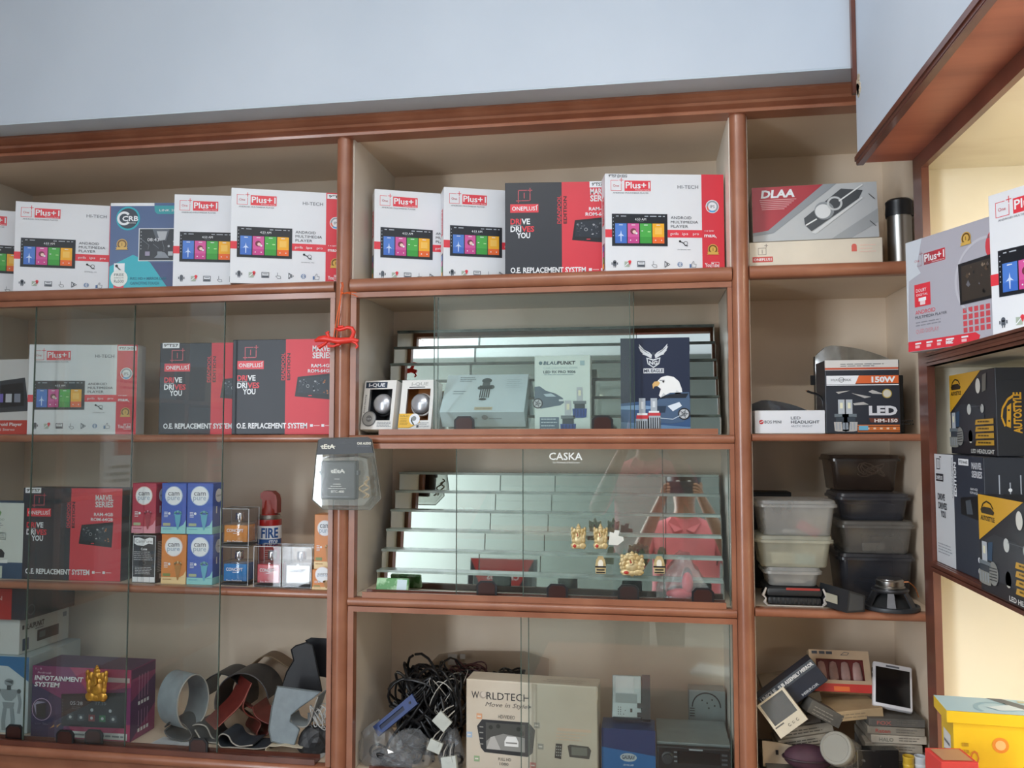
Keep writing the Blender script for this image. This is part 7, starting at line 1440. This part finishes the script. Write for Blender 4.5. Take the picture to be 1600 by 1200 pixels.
# ---- the photographer, holding the phone up
def skin_person():
    V = [(0, -.42, -.62), (0, -.42, -.45), (0, -.43, -.27), (0, -.42, -.14), (0, -.40, -.07), (0, -.39, .03), (0, -.39, .10)]
    rad = [(.165, .115), (.155, .11), (.175, .10), (.058, .058), (.055, .06), (.078, .095), (.062, .07)]
    E = [(0, 1), (1, 2), (2, 3), (3, 4), (4, 5), (5, 6)]
    for s in (-1, 1):
        k = len(V); V += [(s*.165, -.43, -.215), (s*.255, -.36, -.40), (s*.20, -.20, -.27), (s*.11, -.09, -.08), (s*.085, -.045, -.035)]; rad += [(.062, .062), (.048, .048), (.040, .040), (.028, .026), (.034, .018)]
        E += [(2, k), (k, k+1), (k+1, k+2), (k+2, k+3), (k+3, k+4)]
        for j, (dx, dy, dz) in enumerate(((0.0, .02, .035), (-.004, .024, .02), (-.004, .024, .006), (-.002, .022, -.008))):
            q = len(V); V += [(s*(.086+dx), -.035+dy*.2, -.030+dz), (s*(.075+dx), -.022, -.026+dz*1.1), (s*(.058+dx), -.020, -.024+dz)]; rad += [(.0085, .0085), (.008, .008), (.007, .007)]; E += [(k+4, q), (q, q+1), (q+1, q+2)]
        q = len(V); V += [(s*.080, -.060, -.045), (s*.062, -.045, -.030)]; rad += [(.010, .010), (.008, .008)]; E += [(k+4, q), (q, q+1)]
        k = len(V); V += [(s*.095, -.42, -.72), (s*.105, -.41, -1.08), (s*.11, -.43, -1.46), (s*.115, -.33, -1.515)]; rad += [(.095, .1), (.062, .068), (.042, .045), (.036, .03)]; E += [(0, k), (k, k+1), (k+1, k+2), (k+2, k+3)]
    me = bpy.data.meshes.new('body'); me.from_pydata(V, E, []); o = bpy.data.objects.new('body', me); COL.objects.link(o)
    m = o.modifiers.new('skin', 'SKIN'); m.use_smooth_shade = True
    for i, sv in enumerate(me.skin_vertices[0].data): sv.radius = rad[i]; sv.use_root = (i == 0)
    o.modifiers.new('sub', 'SUBSURF').levels = 2
    dg = bpy.context.evaluated_depsgraph_get(); ev = o.evaluated_get(dg); em = bpy.data.meshes.new_from_object(ev); bpy.data.objects.remove(o)
    SK = mat('skin', '#b08468', .5, var=.05); SH = mat('coral_pink_shirt', '#f4818a', .75, var=.05, scale=20, bump=.2); TR = mat('dark_trousers', '#2c3038', .7, var=.08); SHOE = mat('black_shoes', '#1a1a1c', .5)
    for x in (SK, SH, TR, SHOE): em.materials.append(x)
    for p in em.polygons:
        c = p.center; p.use_smooth = True
        arm = abs(c.x) > .235 or c.y > -.29
        if c.z < -1.44: p.material_index = 3
        elif c.z < -.60: p.material_index = 2
        elif c.z < -.135 and c.y < -.30 and not (c.z < -.36 and abs(c.x) > .225): p.material_index = 1
        else: p.material_index = 0
    return em
t = thing('person', 'photographer in a coral pink collared shirt holding up a phone, seen in the mirrored steps', 'person', (0, -.42, FL))
em = skin_person(); o = bpy.data.objects.new('body', em); COL.objects.link(o); o.parent = t; o.location = (0, .42, -FL)
HB = mat('black_hair', '#16120f', .6, var=.1); SHm = MATS['coral_pink_shirt']; T0 = Matrix.Translation((0, .42, -FL))
mb = MB(); ell(mb, (0, -.405, .075), (.092, .105, .085), HB, 18, 12, T0); mb.build('hair', t, 60)
mb = MB()
for s in (-1, 1): ell(mb, (s*.030, -.300, .045), (.012, .006, .007), mat('eye_white', '#e4e0da', .3), T=T0)
mb.build('eyes', t, 60)
mb = MB(); ell(mb, (0, -.292, .012), (.014, .018, .020), MATS['skin'], T=T0); mb.build('nose', t, 60)
mb = MB(); ell(mb, (0, -.300, -.030), (.024, .006, .006), mat('lips', '#7a4038', .5), T=T0); mb.build('mouth', t, 60)
for s in (-1, 1): mb = MB(); ell(mb, (s*.088, -.395, .02), (.012, .02, .032), MATS['skin'], T=T0); mb.build('ear', t, 60)
for s in (-1, 1): MB().add([(s*.01, -.345, -.20), (s*.06, -.36, -.125), (s*.085, -.37, -.165), (s*.05, -.335, -.215), (s*.01, -.35, -.21), (s*.06, -.372, -.125), (s*.085, -.382, -.165), (s*.05, -.347, -.222)], [(0, 1, 2, 3), (7, 6, 5, 4), (0, 4, 5, 1), (1, 5, 6, 2), (2, 6, 7, 3), (3, 7, 4, 0)], SHm, T0).build('collar', t)
t = thing('phone', 'dark phone held up by the photographer', 'phone', (0, -.028, -.010))
MB().box(-.080, -.004, -.036, .080, .004, .038, mat('phone_body', '#2a2c34', .25), bev=.003).build('body', t); MB().lathe([(.008, 0), (.008, .002), (0, .002)], BLACKP, 16, Matrix.Translation((.060, .004, .024)) @ Matrix.Rotation(R(-90), 4, 'X')).build('lens_ring', t)
